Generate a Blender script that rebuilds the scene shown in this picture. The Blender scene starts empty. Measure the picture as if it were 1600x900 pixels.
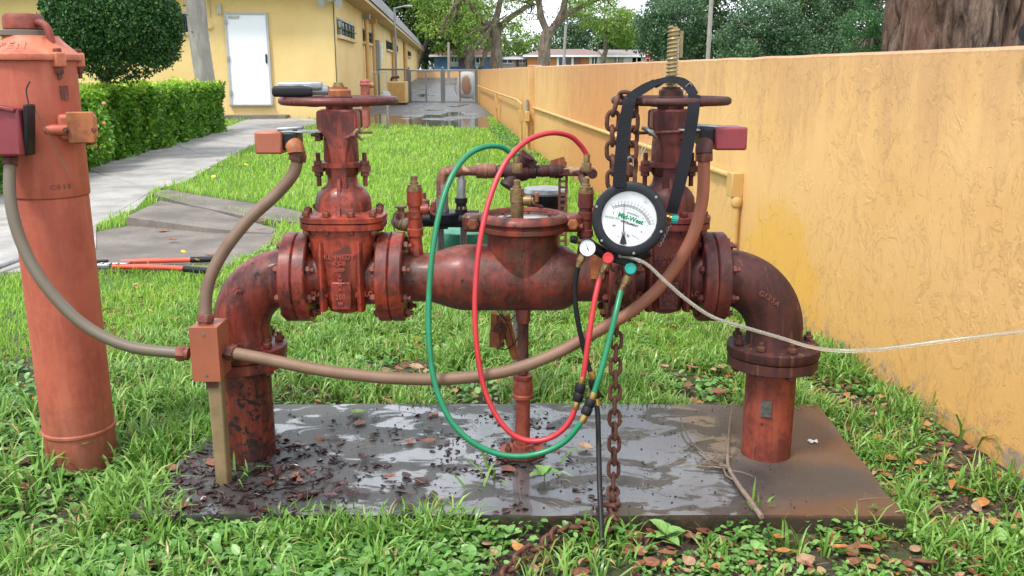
import bpy, math, random
import numpy as np
from mathutils import Vector, Matrix, Quaternion, noise as mnoise
random.seed(7); np.random.seed(7)
rng = np.random.RandomState(11)
PI = math.pi
C = bpy.context.scene.collection

# ------------------------------------------------------------------ camera
F = 1400.0; TH = math.atan(338/1400.0); H = 1.264
cam_d = bpy.data.cameras.new('camera'); cam = bpy.data.objects.new('camera', cam_d); C.objects.link(cam)
cam_d.lens = 31.5; cam_d.sensor_width = 36; cam_d.clip_start = 0.05; cam_d.clip_end = 900
cam.location = (0, 0, H); cam.rotation_euler = (PI/2 - TH, 0, 0)
bpy.context.scene.camera = cam
# ------------------------------------------------------------------ light: bright overcast
SUN_EL = math.radians(58); SUN_AZ = math.radians(222)   # azimuth clockwise from +Y: behind the camera, to the left
world = bpy.data.worlds.new('World'); bpy.context.scene.world = world; world.use_nodes = True
wn = world.node_tree; wn.nodes.clear()
wo = wn.nodes.new('ShaderNodeOutputWorld'); bg = wn.nodes.new('ShaderNodeBackground')
sk = wn.nodes.new('ShaderNodeTexSky'); sk.sky_type = 'NISHITA'; sk.sun_disc = False
sk.sun_elevation = SUN_EL; sk.sun_rotation = SUN_AZ; sk.air_density = 1.0; sk.dust_density = 1.5; sk.ozone_density = 1.0
wtc = wn.nodes.new('ShaderNodeTexCoord'); wnz = wn.nodes.new('ShaderNodeTexNoise')
wnz.inputs['Scale'].default_value = 3.2; wnz.inputs['Detail'].default_value = 6; wnz.inputs['Roughness'].default_value = 0.55
wmap = wn.nodes.new('ShaderNodeMapping'); wmap.inputs['Scale'].default_value = (1, 1, 2.2); wmap.inputs['Location'].default_value = (0, 0, 0)
wn.links.new(wtc.outputs['Generated'], wmap.inputs['Vector']); wn.links.new(wmap.outputs[0], wnz.inputs['Vector'])
wr = wn.nodes.new('ShaderNodeValToRGB'); wr.color_ramp.elements[0].position = 0.37; wr.color_ramp.elements[1].position = 0.52
wr.color_ramp.elements[0].color = (.22, .22, .22, 1)
wn.links.new(wnz.outputs[0], wr.inputs[0])
wm = wn.nodes.new('ShaderNodeMix'); wm.data_type = 'RGBA'
wn.links.new(wr.outputs[0], wm.inputs[0]); wn.links.new(sk.outputs[0], wm.inputs[6]); wm.inputs[7].default_value = (16.0, 16.9, 18.6, 1)
wn.links.new(wm.outputs[2], bg.inputs['Color']); bg.inputs['Strength'].default_value = 0.068
wn.links.new(bg.outputs[0], wo.inputs['Surface'])
sd = bpy.data.lights.new('sun', 'SUN'); sd.energy = 2.0; sd.angle = math.radians(11); sd.color = (1, .965, .91)
sun = bpy.data.objects.new('sun', sd); C.objects.link(sun)
sdir = Vector((math.sin(SUN_AZ)*math.cos(SUN_EL), math.cos(SUN_AZ)*math.cos(SUN_EL), math.sin(SUN_EL)))
sun.rotation_euler = sdir.to_track_quat('Z', 'Y').to_euler(); sun.location = sdir*30
vs = bpy.context.scene.view_settings; vs.view_transform = 'Standard'; vs.look = 'None'; vs.exposure = 0.95; vs.gamma = 1; vs.use_curve_mapping = False
bpy.context.scene.cycles.max_bounces = 6; bpy.context.scene.cycles.transparent_max_bounces = 8

# ------------------------------------------------------------------ survey helpers: photo direction -> point at a known real distance
cT, sT = math.cos(TH), math.sin(TH)
def ray(px, py):
    u = (px-800)/F; v = (450-py)/F
    return Vector((u, cT+v*sT, -sT+v*cT))
def P(px, py, Y):
    d = ray(px, py); t = Y/d.y
    return Vector((d.x*t, Y, H+d.z*t))
GZ = -0.06
def gz(y): return GZ if y < 40 else GZ + min(1, (y-40)/55.0)*0.7
def G(px, py, z=GZ):
    d = ray(px, py); t = (z-H)/d.z
    return Vector((d.x*t, d.y*t, z))
def plane_hit(px, py, a, b):          # vertical plane x = a + b*y
    d = ray(px, py); t = a/(d.x - b*d.y)
    return Vector((d.x*t, d.y*t, H+d.z*t))
WA, WB = 2.037, -.1097                 # boundary wall face
WB2 = -.0770                           # beyond the pier the wall runs a little straighter
def Wl(px, py): return plane_hit(px, py, WA, WB) if px > 828 else plane_hit(px, py, WA+15.3*(WB-WB2), WB2)
def wx(y): return np.where(np.asarray(y) < 15.3, WA+WB*np.asarray(y), WA+15.3*WB+(np.asarray(y)-15.3)*WB2) if hasattr(y, '__len__') else (WA+WB*y if y < 15.3 else WA+15.3*WB+(y-15.3)*WB2)

# ------------------------------------------------------------------ materials
def node(nt, typ, ins=None, **props):
    n = nt.nodes.new(typ)
    for k, v in props.items(): setattr(n, k, v)
    for k, v in (ins or {}).items():
        if isinstance(v, bpy.types.NodeSocket): nt.links.new(v, n.inputs[k])
        else: n.inputs[k].default_value = v
    return n
def c4(c): return (c[0], c[1], c[2], 1)
def mixc(nt, fac, a, b, blend='MIX'):
    n = nt.nodes.new('ShaderNodeMix'); n.data_type = 'RGBA'; n.blend_type = blend
    for i, v in ((0, fac), (6, a), (7, b)):
        if isinstance(v, bpy.types.NodeSocket): nt.links.new(v, n.inputs[i])
        else: n.inputs[i].default_value = c4(v) if i else v
    return n.outputs[2]
def ramp(nt, fac, stops):
    n = nt.nodes.new('ShaderNodeValToRGB'); e = n.color_ramp.elements
    while len(e) < len(stops): e.new(.5)
    for i, (p, c) in enumerate(stops):
        e[i].position = p; e[i].color = (c, c, c, 1) if isinstance(c, (int, float)) else c4(c)
    nt.links.new(fac, n.inputs[0]); return n.outputs[0]
def math_(nt, op, a, b=0.0, clamp=False):
    n = nt.nodes.new('ShaderNodeMath'); n.operation = op; n.use_clamp = clamp
    for i, v in ((0, a), (1, b)):
        if isinstance(v, bpy.types.NodeSocket): nt.links.new(v, n.inputs[i])
        else: n.inputs[i].default_value = v
    return n.outputs[0]
def noise_(nt, vec, scale, detail=4, rough=.55, dist=0):
    return node(nt, 'ShaderNodeTexNoise', {'Vector': vec, 'Scale': scale, 'Detail': detail, 'Roughness': rough, 'Distortion': dist}).outputs[0]
def mapped(nt, scale=(1, 1, 1), coord='Object', loc=(0, 0, 0), rot=(0, 0, 0)):
    t = nt.nodes.new('ShaderNodeTexCoord')
    return node(nt, 'ShaderNodeMapping', {'Vector': t.outputs[coord], 'Scale': scale, 'Location': loc, 'Rotation': rot}).outputs[0]
def newmat(name):
    m = bpy.data.materials.new(name); m.use_nodes = True; nt = m.node_tree; nt.nodes.clear()
    o = nt.nodes.new('ShaderNodeOutputMaterial'); b = nt.nodes.new('ShaderNodeBsdfPrincipled')
    nt.links.new(b.outputs[0], o.inputs[0]); return m, nt, b, o
def setin(nt, b, **kw):
    for k, v in kw.items():
        k = k.replace('_', ' ')
        if isinstance(v, bpy.types.NodeSocket): nt.links.new(v, b.inputs[k])
        else: b.inputs[k].default_value = c4(v) if isinstance(v, tuple) and len(v) == 3 else v
def bump(nt, b, h, strength=.3, dist=.002, prev=None):
    ins = {'Height': h, 'Strength': strength, 'Distance': dist}
    if prev is not None: ins['Normal'] = prev
    n = node(nt, 'ShaderNodeBump', ins); nt.links.new(n.outputs[0], b.inputs['Normal']); return n.outputs[0]

def paint(name, base, dark, light, chip=(.02, .012, .01), chips=.62, rough=.42, bumpd=.0012, rust=None, rust_t=.62, wet=.0, scale=1.0, grime=1.0, splash=0.0):
    """old thick paint on cast iron: blotches, vertical runs, chips and rust"""
    m, nt, b, o = newmat(name)
    v = mapped(nt, (scale,)*3); vr = mapped(nt, (scale*26, scale*26, scale*3.2))
    n1 = noise_(nt, v, 7, 5, .6); n2 = noise_(nt, v, 55, 6, .65, .3); n3 = noise_(nt, vr, 1, 4, .6); n4 = noise_(nt, v, 16, 6, .7, .6); n5 = noise_(nt, v, 260, 3)
    col = mixc(nt, ramp(nt, math_(nt, 'ADD', math_(nt, 'MULTIPLY', n1, .7), math_(nt, 'MULTIPLY', n2, .3)), [(.44, 0), (.56, 1)]), base, dark)
    col = mixc(nt, math_(nt, 'MULTIPLY', ramp(nt, n3, [(.52, 0), (.68, 1)]), .55), col, light)
    col = mixc(nt, math_(nt, 'MULTIPLY', ramp(nt, n3, [(.34, 1), (.46, 0)]), .5*grime), col, dark)
    ng = noise_(nt, mapped(nt, (scale*9, scale*9, scale*3.5), loc=(3, 1, 2)), 1, 6, .65)
    col = mixc(nt, math_(nt, 'MULTIPLY', ramp(nt, ng, [(.55, 0), (.62, 1)]), .45*grime), col, tuple(c*.45 for c in dark))
    col = mixc(nt, math_(nt, 'MULTIPLY', ramp(nt, noise_(nt, vr, 1.7, 3, .5, .4), [(.62, 0), (.70, 1)]), .30*grime), col, (.30, .11, .045))
    if rust: col = mixc(nt, math_(nt, 'MULTIPLY', ramp(nt, n4, [(rust_t, 0), (rust_t+.022, 1)]), .85), col, rust)
    both = math_(nt, 'ADD', math_(nt, 'MULTIPLY', n2, .55), math_(nt, 'MULTIPLY', n4, .45))
    cm = ramp(nt, both, [(chips, 0), (chips+.035, 1)])
    col = mixc(nt, cm, col, chip)
    if splash:
        sz = node(nt, 'ShaderNodeSeparateXYZ', {0: mapped(nt)}).outputs[2]
        sm = node(nt, 'ShaderNodeMapRange', {0: math_(nt, 'ADD', sz, math_(nt, 'MULTIPLY', math_(nt, 'SUBTRACT', n4, .5), .5)), 1: splash, 2: 0.0}).outputs[0]
        col = mixc(nt, math_(nt, 'MULTIPLY', sm, .7), col, (.11, .055, .03))
    r = math_(nt, 'ADD', math_(nt, 'MULTIPLY', n1, .35), rough-.10)
    r = math_(nt, 'ADD', r, math_(nt, 'MULTIPLY', cm, .3), True)
    r = math_(nt, 'ADD', r, math_(nt, 'MULTIPLY', math_(nt, 'SUBTRACT', ng, .5), .5), True)
    setin(nt, b, Base_Color=col, Roughness=r, Coat_Weight=wet, Coat_Roughness=.12, Specular_IOR_Level=.4)
    hh = math_(nt, 'ADD', math_(nt, 'MULTIPLY', n2, .6), math_(nt, 'MULTIPLY', n5, .35))
    hh = math_(nt, 'SUBTRACT', hh, math_(nt, 'MULTIPLY', cm, .35))
    bump(nt, b, hh, .55, bumpd); return m
def plain(name, col, rough=.5, metal=0, var=.25, nscale=30, bumpd=.0004, spec=.5, dark=None):
    m, nt, b, o = newmat(name); v = mapped(nt)
    n = noise_(nt, v, nscale, 4); d = dark or tuple(c*(1-var) for c in col)
    n2 = noise_(nt, v, nscale*.2, 3)
    cc = mixc(nt, ramp(nt, n, [(.35, 0), (.7, 1)]), col, d); cc = mixc(nt, math_(nt, 'MULTIPLY', ramp(nt, n2, [(.4, 0), (.65, 1)]), .5), cc, d)
    setin(nt, b, Base_Color=cc, Roughness=math_(nt, 'ADD', math_(nt, 'MULTIPLY', n, .25), rough-.12, True), Metallic=metal, Specular_IOR_Level=spec)
    bump(nt, b, n, .4, bumpd); return m
MT = {}
MT['red_left'] = paint('red_valve_paint', (.30, .040, .018), (.095, .016, .010), (.37, .060, .026), chips=.62, rust=(.085, .024, .014), rust_t=.56, rough=.36, wet=.15)
MT['red_elbow'] = paint('red_elbow_paint', (.21, .033, .02), (.07, .015, .011), (.26, .052, .03), chips=.575, rough=.4, wet=.1)
MT['maroon'] = paint('maroon_valve_paint', (.125, .022, .017), (.05, .012, .011), (.19, .036, .028), chips=.65, rust=(.10, .028, .015), rust_t=.58, rough=.44, wet=.0)
MT['brown'] = paint('brown_elbow_paint', (.062, .017, .014), (.034, .011, .010), (.10, .026, .018), chips=.66, rough=.58)
MT['riser_left'] = paint('left_riser_paint', (.16, .026, .014), (.045, .013, .009), (.30, .055, .026), chips=.52, rough=.46, wet=.05)
MT['riser_right'] = paint('right_riser_paint', (.25, .050, .026), (.12, .025, .017), (.31, .072, .042), chips=.62, rough=.52)
MT['check'] = paint('check_body_paint', (.18, .032, .020), (.065, .016, .011), (.28, .055, .03), chips=.59, rust=(.085, .038, .022), rust_t=.53, rough=.42, wet=.05)
MT['piv'] = paint('indicator_post_paint', (.41, .100, .056), (.35, .080, .045), (.47, .140, .085), chips=.68, rough=.54, bumpd=.0007, grime=.5, splash=.26)
MT['piv_cap'] = paint('indicator_cap_paint', (.46, .14, .07), (.33, .07, .04), (.54, .20, .11), chips=.65, rough=.44, bumpd=.001, grime=.4)
MT['orange_rust'] = paint('orange_rusty_steel', (.36, .12, .035), (.20, .06, .025), (.42, .19, .07), chips=.63, rough=.5)
MT['rust'] = paint('dark_rusty_iron', (.11, .04, .024), (.06, .024, .018), (.20, .075, .035), chips=.6, rough=.72, bumpd=.0016, scale=2)
MT['bolt'] = paint('bolt_iron', (.19, .05, .032), (.08, .025, .018), (.30, .10, .05), chips=.58, rough=.55, scale=2)
MT['bypass'] = paint('bypass_pipe_iron', (.20, .075, .045), (.11, .035, .028), (.36, .20, .10), chips=.6, rust=(.32, .21, .11), rust_t=.56, rough=.5)
MT['galv'] = plain('galvanised_pipe', (.36, .37, .36), .42, .5, .35)
MT['brass'] = plain('brass', (.50, .33, .11), .33, .85, .45, 60)
MT['dullbrass'] = plain('tarnished_brass', (.33, .22, .10), .45, .6, .5, 60)
MT['spindle'] = plain('greased_bronze_screw', (.36, .28, .13), .4, .4, .4)
MT['steel'] = plain('bright_steel', (.36, .37, .38), .35, .8, .35)
MT['blackpl'] = plain('black_plastic', (.011, .012, .015), .42, 0, .2, 80, spec=.3)
MT['blackrub'] = plain('black_rubber', (.010, .010, .011), .5, 0, .2, 120, spec=.3)
MT['webbing'] = plain('black_webbing', (.010, .011, .015), .8, 0, .3, 300, spec=.2)
MT['redhose'] = plain('red_rubber', (.50, .028, .035), .38, 0, .22, 25)
MT['greenhose'] = plain('green_rubber', (.008, .20, .085), .36, 0, .25, 25)
MT['redknob'] = plain('red_plastic', (.62, .03, .035), .3, 0, .1)
MT['teal'] = plain('teal_plastic', (.01, .32, .27), .32, 0, .15)
MT['greenplastic'] = plain('green_plastic', (.03, .24, .13), .5, 0, .3)
MT['conduit_tan'] = plain('tan_flexible_conduit', (.205, .135, .085), .6, 0, .4, 9, dark=(.12, .065, .04))
MT['conduit_grey'] = plain('grey_flexible_conduit', (.13, .115, .085), .5, 0, .3, 9, dark=(.14, .105, .065))
MT['conduit_red'] = plain('brown_red_flexible_conduit', (.26, .085, .035), .5, 0, .3, 7, dark=(.20, .08, .04))
MT['box_orange'] = plain('weathered_orange_box', (.36, .105, .052), .45, 0, .25, 10)
MT['box_maroon'] = plain('maroon_box', (.20, .024, .028), .42, 0, .25, 12)
MT['box_pink'] = plain('faded_maroon_box', (.25, .035, .045), .42, 0, .2, 12)
MT['post_old'] = plain('weathered_post', (.27, .19, .09), .6, 0, .45, 14, .001)
MT['white'] = plain('white_dial', (.80, .81, .80), .35, 0, .03)
MT['ink'] = plain('black_ink', (.015, .015, .015), .5)
MT['greenink'] = plain('green_ink', (.0, .27, .10), .5, 0, .05)
MT['greyink'] = plain('grey_ink', (.30, .33, .32), .5, 0, .05)
MT['redink'] = plain('red_ink', (.55, .12, .12), .5, 0, .05)
MT['whitepaint'] = plain('white_paint', (.80, .82, .86), .45, 0, .05, 2)
MT['frame'] = plain('grey_frame', (.45, .45, .43), .5)
MT['fence'] = plain('galvanised_fence', (.24, .25, .26), .45, .4, .2)
MT['darkglass'] = plain('dark_window', (.03, .04, .06), .12, 0, .3, 3)
MT['wirewhite'] = plain('white_cord', (.75, .74, .70), .6)

def clearmat():
    m, nt, b, o = newmat('clear_tubing')
    setin(nt, b, Base_Color=(.72, .69, .58), Roughness=.12, Transmission_Weight=.8, IOR=1.35); return m
MT['clear'] = clearmat()
def glassmat():
    m, nt, b, o = newmat('lens_glass')
    setin(nt, b, Base_Color=(1, 1, 1), Roughness=.02, Transmission_Weight=1.0, IOR=1.12); return m
MT['glass'] = glassmat()

# ------------------------------------------------------------------ mesh builder
WO = {}                                # build-space origin of each object
def catmull(pts, n=8):
    pts = [Vector(p) for p in pts]; out = []
    for i in range(len(pts)-1):
        p0 = pts[max(i-1, 0)]; p1 = pts[i]; p2 = pts[i+1]; p3 = pts[min(i+2, len(pts)-1)]
        for k in range(n):
            t = k/n
            out.append(.5*((2*p1)+(p2-p0)*t+(2*p0-5*p1+4*p2-p3)*t*t+(3*p1-p0-3*p2+p3)*t**3))
    out.append(pts[-1]); return out
def resample(pts, step):
    out = [pts[0].copy()]; acc = 0
    for a, b in zip(pts, pts[1:]):
        L = (b-a).length; s = step-acc
        while s <= L and L > 0:
            out.append(a.lerp(b, s/L)); s += step
        acc = (acc+L) % step if L > 0 else acc
    return out
def basis(d):
    d = Vector(d).normalized(); up = Vector((0, 0, 1)) if abs(d.z) < .9 else Vector((0, 1, 0))
    x = up.cross(d).normalized(); return x, d.cross(x), d
class MB:
    def __init__(s): s.v = []; s.f = []
    def ring(s, c, x, y, r, n, ry=None):
        i0 = len(s.v); ry = r if ry is None else ry
        for k in range(n):
            a = 2*PI*k/n; s.v.append(c+x*(r*math.cos(a))+y*(ry*math.sin(a)))
        return i0
    def bridge(s, a, b, n):
        for k in range(n):
            k2 = (k+1) % n; s.f.append((a+k, a+k2, b+k2, b+k))
    def cap(s, a, n, flip=False):
        s.f.append(tuple(range(a+n-1, a-1, -1)) if flip else tuple(range(a, a+n)))
    def lathe(s, prof, o, d=(0, 0, 1), n=32, caps=True):
        x, y, d = basis(d); o = Vector(o); last = None; first = None
        for r, h in prof:
            i = s.ring(o+d*h, x, y, max(r, 1e-4), n)
            if last is not None: s.bridge(last, i, n)
            else: first = i
            last = i
        if caps: s.cap(first, n, True); s.cap(last, n)
        return s
    def tube(s, pts, r, n=12, caps=True, closed=False, flat=None):
        pts = [Vector(p) for p in pts]; N = len(pts)
        rs = r if isinstance(r, (list, tuple)) else [r]*N
        last = None; first = None; nrm = None
        for i, p in enumerate(pts):
            if closed: t = pts[(i+1) % N]-pts[i-1]
            else: t = pts[min(i+1, N-1)]-pts[max(i-1, 0)]
            if t.length < 1e-9: t = Vector((0, 0, 1))
            t.normalize()
            if nrm is None: nrm = basis(t)[0]
            nrm = nrm-t*nrm.dot(t)
            nrm = nrm.normalized() if nrm.length > 1e-6 else basis(t)[0]
            b = t.cross(nrm)
            k = s.ring(p, nrm, b, rs[i], n, rs[i]*flat if flat else None)
            if last is not None: s.bridge(last, k, n)
            else: first = k
            last = k
        if closed: s.bridge(last, first, n)
        elif caps: s.cap(first, n, True); s.cap(last, n)
        return s
    def strip(s, pts, wdir, w, th):
        """flat strap: path, width direction per point or one"""
        pts = [Vector(p) for p in pts]; last = None
        for i, p in enumerate(pts):
            t = (pts[min(i+1, len(pts)-1)]-pts[max(i-1, 0)]).normalized()
            wd = wdir[i] if isinstance(wdir, list) else wdir
            wd = Vector(wd); wd = (wd-t*wd.dot(t)).normalized(); nn = t.cross(wd)
            i0 = len(s.v)
            for a, b in ((-1, -1), (1, -1), (1, 1), (-1, 1)): s.v.append(p+wd*(a*w/2)+nn*(b*th/2))
            if last is not None: s.bridge(last, i0, 4)
            else: s.cap(i0, 4, True)
            last = i0
        s.cap(last, 4); return s
    def loft(s, secs, o=(0, 0, 0), n=32, axis='Z', caps=True):
        """sections (h, hx, hy, exponent[, cx, cy]) stacked along an axis"""
        o = Vector(o); last = None
        for sec in secs:
            h, hx, hy, e = sec[:4]; cx, cy = (sec[4], sec[5]) if len(sec) > 4 else (0, 0)
            i0 = len(s.v)
            for k in range(n):
                a = 2*PI*(k+.5)/n; ca, sa = math.cos(a), math.sin(a)
                X = cx+hx*math.copysign(abs(ca)**(2/e), ca); Y = cy+hy*math.copysign(abs(sa)**(2/e), sa)
                if axis == 'Z': q = Vector((X, Y, h))
                elif axis == 'X': q = Vector((h, X, Y))
                else: q = Vector((Y, h, X))
                s.v.append(o+q)
            if last is not None: s.bridge(last, i0, n)
            else: first = i0
            last = i0
        if caps: s.cap(first, n, True); s.cap(last, n)
        return s
    def box(s, c, size, R=None):
        c = Vector(c); i0 = len(s.v); hx, hy, hz = size[0]/2, size[1]/2, size[2]/2
        for z in (-hz, hz):
            for x, y in ((-hx, -hy), (hx, -hy), (hx, hy), (-hx, hy)):
                q = Vector((x, y, z)); q = R @ q if R is not None else q; s.v.append(c+q)
        for f in ((3, 2, 1, 0), (4, 5, 6, 7), (0, 1, 5, 4), (1, 2, 6, 5), (2, 3, 7, 6), (3, 0, 4, 7)): s.f.append(tuple(i0+k for k in f))
        return s
    def prism(s, poly, o, ux, uy, depth):
        """polygon (2d) in plane ux,uy at o, extruded along ux x uy by depth both ways"""
        ux = Vector(ux); uy = Vector(uy); w = ux.cross(uy).normalized(); o = Vector(o); n = len(poly); a = len(s.v)
        for sg in (-1, 1):
            for (x, y) in poly: s.v.append(o+ux*x+uy*y+w*(sg*depth/2))
        s.cap(a, n, True); s.cap(a+n, n); s.bridge(a, a+n, n); return s
    def slab(s, pts, th):
        n = len(pts); a = len(s.v)
        for p in pts: s.v.append(Vector(p)-Vector((0, 0, th)))
        for p in pts: s.v.append(Vector(p))
        s.cap(a, n, True); s.cap(a+n, n); s.bridge(a, a+n, n); return s
    def hexn(s, o, d, r, h, stub=.0, sr=None):
        s.lathe([(r*.93, 0), (r, h*.12), (r, h*.85), (r*.86, h)], o, d, 6)
        if stub: s.lathe([(sr or r*.5, 0), (sr or r*.5, stub)], Vector(o)+Vector(d).normalized()*h, d, 10)
        return s
    def mesh(s, name, org, smooth=38):
        me = bpy.data.meshes.new(name); me.from_pydata([tuple(q-org) for q in s.v], [], s.f)
        if smooth:
            me.polygons.foreach_set('use_smooth', [True]*len(me.polygons)); me.set_sharp_from_angle(angle=math.radians(smooth))
        me.update(); return me
    def build(s, name, m, parent=None, org=None, smooth=38, bevel=0, label=None):
        if org is None: org = WO[parent.name] if parent is not None else Vector((0, 0, 0))
        org = Vector(org); me = s.mesh(name, org, smooth); me.materials.append(MT[m] if isinstance(m, str) else m)
        return link(name, me, parent, org, bevel, label)
def link(name, me, parent=None, org=(0, 0, 0), bevel=0, label=None, quat=None, scale=None):
    o = bpy.data.objects.new(name, me); C.objects.link(o); org = Vector(org)
    if parent is not None: o.parent = parent; o.location = org-WO[parent.name]
    else: o.location = org
    if quat is not None: o.rotation_mode = 'QUATERNION'; o.rotation_quaternion = quat
    if scale is not None: o.scale = scale if hasattr(scale, '__len__') else (scale,)*3
    WO[o.name] = org
    if bevel: b = o.modifiers.new('bevel', 'BEVEL'); b.width = bevel; b.segments = 2; b.limit_method = 'ANGLE'; b.angle_limit = math.radians(40)
    if label: o['label'] = label
    return o
def tag(o, label, cat, group=None, kind=None):
    if label: o['label'] = label
    if cat: o['category'] = cat
    if group: o['group'] = group
    if kind: o['kind'] = kind
    return o
def thing(name, label, cat, loc=(0, 0, 0), group=None):
    o = bpy.data.objects.new(name, None); C.objects.link(o); o.location = loc; WO[o.name] = Vector(loc); o.empty_display_size = .05
    return tag(o, label, cat, group)
def rnd(a, b): return random.uniform(a, b)
def text_mesh(body, size, depth, mat, bold=0.0, align='CENTER'):
    cu = bpy.data.curves.new('letters', 'FONT'); cu.body = body; cu.size = size; cu.extrude = depth; cu.align_x = align; cu.align_y = 'CENTER'; cu.offset = bold; cu.resolution_u = 3
    ob = bpy.data.objects.new('letters', cu); C.objects.link(ob); bpy.context.view_layer.update()
    me = bpy.data.meshes.new_from_object(ob.evaluated_get(bpy.context.evaluated_depsgraph_get()))
    bpy.data.objects.remove(ob); bpy.data.curves.remove(cu); me.materials.clear(); me.materials.append(MT[mat] if isinstance(mat, str) else mat)
    return me
def q_from(x, y, z):
    return Matrix((Vector(x).normalized(), Vector(y).normalized(), Vector(z).normalized())).transposed().to_quaternion()
FRONT = q_from((1, 0, 0), (0, 0, 1), (0, -1, 0))
def letters(body, size, depth, mat, parent, loc, quat=FRONT, bold=0.0, name='cast_letters'):
    return link(name, text_mesh(body, size, depth, mat, bold), parent, loc, quat=quat)

# fast scatter of one small template mesh
def scatter(name, tv, tf, pos, X, Y, Z, scale, mat, parent=None, tint=None, org=(0, 0, 0), smooth=False):
    tv = np.array(tv, dtype=np.float32); n = len(pos); k = len(tv)
    sc = np.asarray(scale, dtype=np.float32); sc = sc.reshape(n, -1)
    if sc.shape[1] == 1: sc = np.repeat(sc, 3, 1)
    L = tv[None, :, :]*sc[:, None, :]
    V = pos[:, None, :]+L[:, :, 0:1]*X[:, None, :]+L[:, :, 1:2]*Y[:, None, :]+L[:, :, 2:3]*Z[:, None, :]
    V = V.reshape(-1, 3)-np.array(org, dtype=np.float32)
    flat = np.array([i for f in tf for i in f]); tot = np.array([len(f) for f in tf])
    loops = (flat[None, :]+(np.arange(n)*k)[:, None]).reshape(-1); tots = np.tile(tot, n); starts = np.concatenate([[0], np.cumsum(tots)[:-1]])
    return rawmesh(name, V, loops, starts, tots, mat, parent, org, None if tint is None else np.repeat(tint, k), smooth)
def rawmesh(name, V, loops, starts, tots, mat, parent=None, org=(0, 0, 0), tint=None, smooth=False):
    me = bpy.data.meshes.new(name); me.vertices.add(len(V)); me.vertices.foreach_set('co', np.ascontiguousarray(V, dtype=np.float32).reshape(-1))
    me.loops.add(len(loops)); me.loops.foreach_set('vertex_index', loops.astype(np.int32))
    me.polygons.add(len(tots)); me.polygons.foreach_set('loop_start', starts.astype(np.int32)); me.polygons.foreach_set('loop_total', tots.astype(np.int32))
    if smooth: me.polygons.foreach_set('use_smooth', np.ones(len(tots), dtype=bool))
    if tint is not None:
        a = me.attributes.new('tint', 'FLOAT', 'POINT'); a.data.foreach_set('value', np.asarray(tint, dtype=np.float32))
    me.update(calc_edges=True); me.materials.append(MT[mat] if isinstance(mat, str) else mat)
    return link(name, me, parent, org)
def unit(a): return a/np.maximum(np.linalg.norm(a, axis=1, keepdims=True), 1e-6)
def frames(n, d, up):
    """leaf frame: Y along d, Z near up"""
    Y = unit(d); X = unit(np.cross(Y, up)); Z = np.cross(X, Y); return X, Y, Z
LEAF_FAR = ([(0, 0, 0), (.3, .5, .08), (0, 1, 0), (-.3, .5, .08)], [(0, 1, 2), (0, 2, 3)])
LEAF_NEAR = ([(0, 0, 0), (0, .33, -.05), (0, .68, -.05), (0, 1, -.16), (.2, .14, .02), (.31, .42, .03), (.22, .75, -.02), (-.2, .14, .02), (-.31, .42, .03), (-.22, .75, -.02)],
             [(0, 4, 5, 1), (1, 5, 6, 2), (2, 6, 3), (0, 1, 8, 7), (1, 2, 9, 8), (2, 3, 9)])
def leafmat(name, stops, rough=.5, trans=.35):
    m, nt, b, o = newmat(name)
    at = node(nt, 'ShaderNodeAttribute', attribute_name='tint')
    f = math_(nt, 'ADD', at.outputs['Fac'], math_(nt, 'MULTIPLY', math_(nt, 'SUBTRACT', noise_(nt, mapped(nt), 3, 3), .5), .35), True)
    col = ramp(nt, f, stops); setin(nt, b, Base_Color=col, Roughness=rough, Specular_IOR_Level=.35)
    tr = node(nt, 'ShaderNodeBsdfTranslucent', {'Color': col}); mx = node(nt, 'ShaderNodeMixShader', {0: trans})
    nt.links.new(b.outputs[0], mx.inputs[1]); nt.links.new(tr.outputs[0], mx.inputs[2]); nt.links.new(mx.outputs[0], o.inputs[0]); return m
MT['grass'] = leafmat('grass_blades', [(0, (.11, .23, .02)), (.45, (.23, .44, .04)), (.8, (.37, .60, .09)), (.93, (.40, .52, .10)), (1, (.46, .38, .17))], .42, .4)
MT['grassnear'] = leafmat('near_grass_blades', [(0, (.045, .13, .014)), (.5, (.15, .32, .045)), (.85, (.31, .49, .13)), (.94, (.36, .48, .13)), (1, (.42, .32, .15))], .30, .3)
MT['cover'] = leafmat('ground_cover_leaves', [(0, (.035, .12, .016)), (.5, (.12, .28, .05)), (1, (.30, .48, .16))], .34, .25)
MT['hedgeleaf'] = leafmat('hedge_leaves', [(0, (.04, .12, .014)), (.45, (.13, .30, .025)), (.85, (.34, .55, .04)), (1, (.50, .60, .08))], .4, .3)
MT['topiaryleaf'] = leafmat('topiary_leaves', [(0, (.012, .045, .010)), (.6, (.035, .11, .02)), (1, (.11, .23, .045))], .4, .2)
MT['treelight'] = leafmat('pale_tree_leaves', [(0, (.08, .16, .03)), (.6, (.20, .32, .05)), (1, (.42, .52, .10))], .5, .4)
MT['treedark'] = leafmat('dark_tree_leaves', [(0, (.025, .06, .02)), (.6, (.06, .125, .035)), (1, (.14, .22, .06))], .5, .3)
MT['treeblue'] = leafmat('blue_green_tree_leaves', [(0, (.04, .09, .045)), (.6, (.09, .17, .075)), (1, (.18, .29, .12))], .5, .3)
MT['pine'] = leafmat('pine_needles', [(0, (.02, .07, .03)), (.6, (.06, .16, .05)), (1, (.15, .28, .07))], .5, .3)
MT['deadleaf'] = leafmat('dead_leaves', [(0, (.05, .022, .016)), (.35, (.13, .05, .03)), (.7, (.27, .11, .055)), (.9, (.42, .18, .05)), (1, (.40, .27, .13))], .5, .12)
MT['wetleaf'] = leafmat('wet_dark_leaves', [(0, (.018, .012, .012)), (.6, (.05, .022, .02)), (1, (.15, .06, .04))], .22, .05)
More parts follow.
